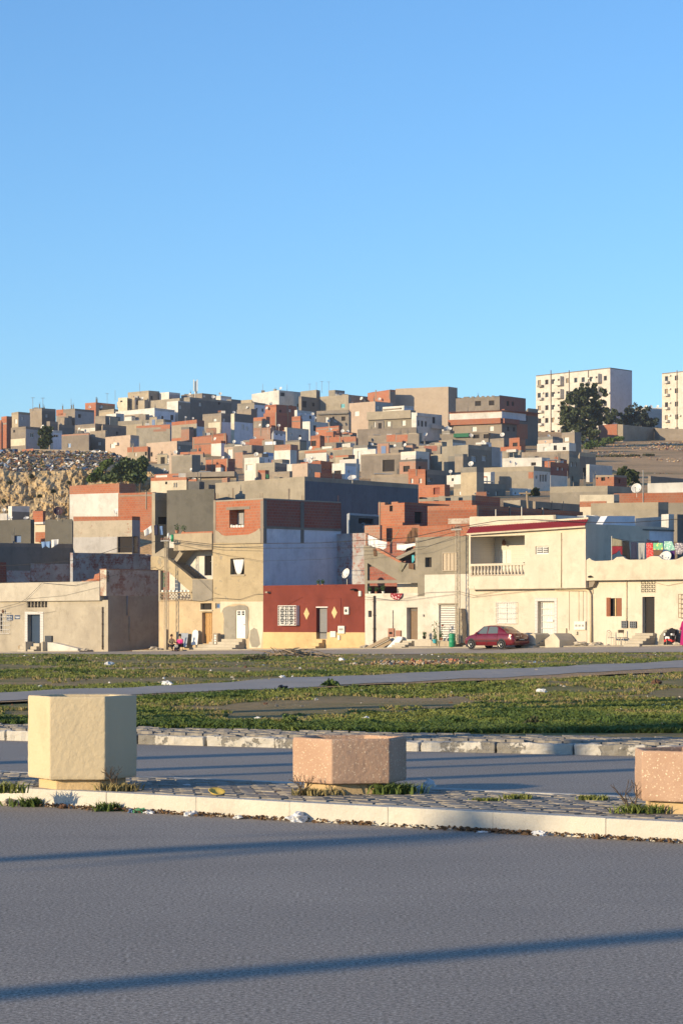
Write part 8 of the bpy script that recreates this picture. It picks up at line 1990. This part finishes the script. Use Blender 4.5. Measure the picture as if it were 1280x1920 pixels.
# ------------------------------------------------------------------ people
def skinned(name, verts, edges, rad, mat, parent, root_i=0, sub=2):
    me = bpy.data.meshes.new(name); o3 = ROOT[parent]; me.from_pydata([tuple(Vector(v) - o3) for v in verts], edges, []); o = bpy.data.objects.new(name, me); COL.objects.link(o); o.parent = parent
    m_ = o.modifiers.new('skin', 'SKIN'); m_.use_smooth_shade = True
    for i, r in enumerate(rad): me.skin_vertices[0].data[i].radius = (r, r) if not isinstance(r, tuple) else r; me.skin_vertices[0].data[i].use_root = (i == root_i)
    q = o.modifiers.new('sub', 'SUBSURF'); q.levels = sub; q.render_levels = sub; me.materials.append(MATS[mat]); return o
def head(parent, c, f, s_, hairmat, scarf=None):
    """face details and hair for a head centred at c looking along f"""
    f = Vector(f).normalized(); side = Vector((-f.y, f.x, 0)).normalized(); up_ = Vector((0, 0, 1)); r = .105 * s_
    bm = bmesh.new(); bmesh.ops.create_icosphere(bm, subdivisions=3, radius=1)
    for v in list(bm.verts):
        if v.co.dot(Vector((0, -1, 0))) > .45 and v.co.z < .45: pass
    me = bpy.data.meshes.new('hair'); 
    kill = [v for v in bm.verts if v.co.y < -.25 and v.co.z < .42 or v.co.z < -.75]
    bmesh.ops.delete(bm, geom=kill, context='VERTS')
    for v in bm.verts:
        q = v.co.copy(); v.co = c + side * q.x * r * 1.0 + (-f) * q.y * r * 1.12 + up_ * (q.z * r * 1.22 + .012) - ROOT[parent]
    bm.to_mesh(me); bm.free(); me.materials.append(MATS[scarf or hairmat]); o = bpy.data.objects.new('headscarf' if scarf else 'hair', me); COL.objects.link(o); o.parent = parent; m_ = o.modifiers.new('s', 'SOLIDIFY'); m_.thickness = .02
    mb = MB(); 
    for sg in (-1, 1): mb.lathe(c + side * sg * .036 * s_ + f * r * .93 + up_ * .005, f, [(.012, 0), (.012, .006), (.004, .010)], 8)
    mb.build('eye', 'dark', parent)
    mb = MB(); mb.prism([c + f * r * .95 + up_ * .01, c + f * r * .95 + side * .014 - up_ * .03, c + f * r * .95 - side * .014 - up_ * .03], [c + f * r * 1.0 + up_ * .01, c + f * r * 1.22 + side * .006 - up_ * .025, c + f * r * 1.22 - side * .006 - up_ * .025]); mb.build('nose', 'skin', parent)
    mb = MB(); mb.hexa([c + f * r * .9 + side * a - up_ * b_ for a, b_ in ((-.025, .062), (.025, .062), (.025, .058), (-.025, .058))] + [c + f * r * 1.03 + side * a - up_ * b_ for a, b_ in ((-.022, .064), (.022, .064), (.022, .056), (-.022, .056))]); mb.build('mouth', 'cl_maroon', parent)
def seated(px, w, face, s_, top, bottom, label, hairmat='hair', scarf=None, armup=0, seat=.36):
    p = gsit(px, w); t = thing('person', label, 'person', p, 'people sitting by the lattice pole')
    f = Vector(face).normalized(); sd = Vector((-f.y, f.x, 0)); up_ = Vector((0, 0, 1)); h = seat * s_
    P_ = lambda a, b_, c: p + f * a * s_ + sd * b_ * s_ + up_ * (c * s_ if c > 0 else 0)
    hip = p + up_ * (seat * s_ + .02)
    J = [P_(0, 0, seat + .08), P_(.04, 0, seat + .30), P_(.05, 0, seat + .50), P_(.05, 0, seat + .60), P_(.08, 0, seat + .78)]
    R_ = [(.15, .13), (.14, .11), (.16, .11), .05, .095]; E = [(0, 1), (1, 2), (2, 3), (3, 4)]
    for s2 in (-1, 1):
        k = len(J); J += [P_(.02, .10 * s2, seat + .05), P_(.40, .13 * s2, seat + .09), P_(.44, .13 * s2, .06), P_(.58, .14 * s2, .04)]; R_ += [.095, .075, .05, .04]; E += [(0, k), (k, k + 1), (k + 1, k + 2), (k + 2, k + 3)]
        k = len(J); hz = seat + (.45 if (armup and s2 == 1) else .14)
        J += [P_(.05, .18 * s2, seat + .48), P_(.10, .25 * s2, seat + .25), P_(.34, .12 * s2, hz), P_(.41, .10 * s2, hz)]; R_ += [.06, .048, .034, .03]; E += [(2, k), (k, k + 1), (k + 1, k + 2), (k + 2, k + 3)]
        base_i = k + 3
        for m_, (a, b_, c) in enumerate(((.49, .07, .0), (.50, .09, -.01), (.50, .11, -.01), (.48, .13, -.005), (.44, .05, .02))):
            k2 = len(J); J += [P_(.44, (.10 + (b_ - .10) * .6) * s2, hz + c * .5), P_(a, b_ * s2, hz + c - .01)]; R_ += [.010, .008]; E += [(base_i, k2), (k2, k2 + 1)]
    R_ = [tuple(q * s_ for q in r) if isinstance(r, tuple) else r * s_ for r in R_]
    skinned('body', J, E, R_, 'skin', t)
    head(t, J[4], f, s_, hairmat, scarf)
    J2 = [P_(0, 0, seat + .08), P_(.04, 0, seat + .30), P_(.05, 0, seat + .52)]; R2 = [(.175, .155), (.165, .135), (.18, .125)]; E2 = [(0, 1), (1, 2)]
    for s2 in (-1, 1):
        k = len(J2); hz = seat + (.42 if (armup and s2 == 1) else .15); J2 += [P_(.05, .18 * s2, seat + .48), P_(.10, .25 * s2, seat + .25), P_(.31, .13 * s2, hz)]; R2 += [.075, .065, .048]; E2 += [(2, k), (k, k + 1), (k + 1, k + 2)]
    skinned('jacket', J2, E2, [tuple(q * s_ for q in r) if isinstance(r, tuple) else r * s_ for r in R2], top, t)
    J3 = [P_(0, 0, seat + .06)]; R3 = [(.165, .145)]; E3 = []
    for s2 in (-1, 1): k = len(J3); J3 += [P_(.05, .10 * s2, seat + .06), P_(.40, .13 * s2, seat + .09), P_(.44, .13 * s2, .10)]; R3 += [.115, .092, .065]; E3 += [(0, k), (k, k + 1), (k + 1, k + 2)]
    skinned('trousers', J3, E3, [tuple(q * s_ for q in r) if isinstance(r, tuple) else r * s_ for r in R3], bottom, t)
    for s2 in (-1, 1): mb = MB(); q = P_(.50, .14 * s2, .035); mb.lathe(q - f * .1 * s_, f, [(.03 * s_, 0), (.045 * s_, .05), (.045 * s_, .15), (.02 * s_, .22)], 8); mb.build('shoe', 'cl_black', t, smooth=True)
    return p
def stool(px, w, label, h=.34):
    p = gsit(px, w); t = thing('stool', label, 'stool', p, 'low stools by the lattice pole'); mb = MB(); mb.lathe(p + Vector((0, 0, h - .05)), (0, 0, 1), [(.17, 0), (.18, .02), (.18, .05)], 12); mb.build('seat', 'wood_old', t)
    for k in range(3): a = k * 2.1; MB().tube([p + Vector((.15 * math.cos(a), .15 * math.sin(a), 0)), p + Vector((.11 * math.cos(a), .11 * math.sin(a), h - .05))], .02, 6).build('leg', 'wood_old', t)
stool(321, 1.5, 'low stool under the person in tan'); stool(339, 1.45, 'low stool under the person in pink')
seated(321, 1.5, (.5, -.85, 0), .95, 'cl_tan', 'cl_black', 'person in a tan top with a dark headscarf sitting at the lattice pole', scarf='cl_brown', armup=1)
seated(339, 1.45, (-.55, -.8, 0), .95, 'cl_pink', 'cl_black', 'person in a bright pink jacket sitting by the lattice pole')
p = gsit(331, 1.95)
seated(331, 1.95, (-.2, -1, 0), .55, 'cl_grey', 'cl_navy', 'small child in grey between the two seated people', seat=.30)
# robed woman at the right edge
def robed(px, w, label):
    p = gsit(px, w); t = thing('person', label, 'person', p); f = Vector((-.8, -.6, 0)).normalized(); sd = Vector((-f.y, f.x, 0)); P_ = lambda a, b_, c: p + f * a + sd * b_ + Vector((0, 0, c))
    J = [P_(0, 0, .95), P_(0, 0, 1.2), P_(0, 0, 1.40), P_(.01, 0, 1.48), P_(.03, 0, 1.60)]; R_ = [(.15, .12), (.14, .11), (.16, .10), .05, .098]; E = [(0, 1), (1, 2), (2, 3), (3, 4)]
    for s2 in (-1, 1):
        k = len(J); J += [P_(0, .09 * s2, .88), P_(.02, .1 * s2, .48), P_(0, .1 * s2, .07), P_(.14, .11 * s2, .03)]; R_ += [.09, .06, .042, .035]; E += [(0, k), (k, k + 1), (k + 1, k + 2), (k + 2, k + 3)]
        k = len(J); J += [P_(0, .18 * s2, 1.38), P_(.02, .24 * s2, 1.10), P_(.16, .22 * s2, .90), P_(.2, .21 * s2, .84)]; R_ += [.055, .045, .033, .03]; E += [(2, k), (k, k + 1), (k + 1, k + 2), (k + 2, k + 3)]
        b_i = k + 3
        for m_ in range(5): k2 = len(J); o_ = (m_ - 2) * .018; J += [P_(.22, .21 * s2 + o_ * .7, .80), P_(.23 + .01 * (m_ % 2), .21 * s2 + o_, .76)]; R_ += [.010, .008]; E += [(b_i, k2), (k2, k2 + 1)]
    skinned('body', J, E, R_, 'skin', t); head(t, J[4], f, 1, 'hair', 'cl_purple')
    mb = MB(); prof = [(.30, .06), (.29, .3), (.25, .7), (.215, 1.0), (.20, 1.2), (.20, 1.36), (.10, 1.46)]; n_ = 24
    for r, z in prof:
        for k in range(n_): a = 2 * math.pi * k / n_; rr_ = r * (1 + .06 * math.sin(a * 6) * (1.4 - z)); mb.v.append(tuple(P_(math.cos(a) * rr_ * .72, math.sin(a) * rr_, z)))
    for j in range(len(prof) - 1):
        for k in range(n_): mb.f.append((j * n_ + k, j * n_ + (k + 1) % n_, (j + 1) * n_ + (k + 1) % n_, (j + 1) * n_ + k))
    mb.build('robe', 'cl_magenta', t, smooth=True)
    J2 = []; R2 = []; E2 = []
    J2 = [P_(0, 0, 1.38)]; R2 = [.12]
    for s2 in (-1, 1): k = len(J2); J2 += [P_(0, .18 * s2, 1.38), P_(.02, .24 * s2, 1.10), P_(.15, .22 * s2, .93)]; R2 += [.08, .085, .095]; E2 += [(0, k), (k, k + 1), (k + 1, k + 2)]
    skinned('sleeves', J2, E2, R2, 'cl_magenta', t)
robed(1283, 1.6, 'standing person in a long magenta robe at the right picture edge')

# ------------------------------------------------------------------ thin evening haze over the whole place
mb = MB(); mb.box(-13000, 13000, -13000, 17000, -2, 74); o = mb.build('haze', 'dark'); o['kind'] = 'stuff'; o['label'] = 'thin evening haze in the air over the hillside'
hm = bpy.data.materials.new('haze_air'); hm.use_nodes = True; nt = hm.node_tree; nt.nodes.clear()
vo = nt.nodes.new('ShaderNodeVolumePrincipled'); vo.inputs['Color'].default_value = (.86, .90, 1, 1); vo.inputs['Density'].default_value = .00013; vo.inputs['Anisotropy'].default_value = .2
ou = nt.nodes.new('ShaderNodeOutputMaterial'); nt.links.new(vo.outputs[0], ou.inputs['Volume']); o.data.materials.clear(); o.data.materials.append(hm)
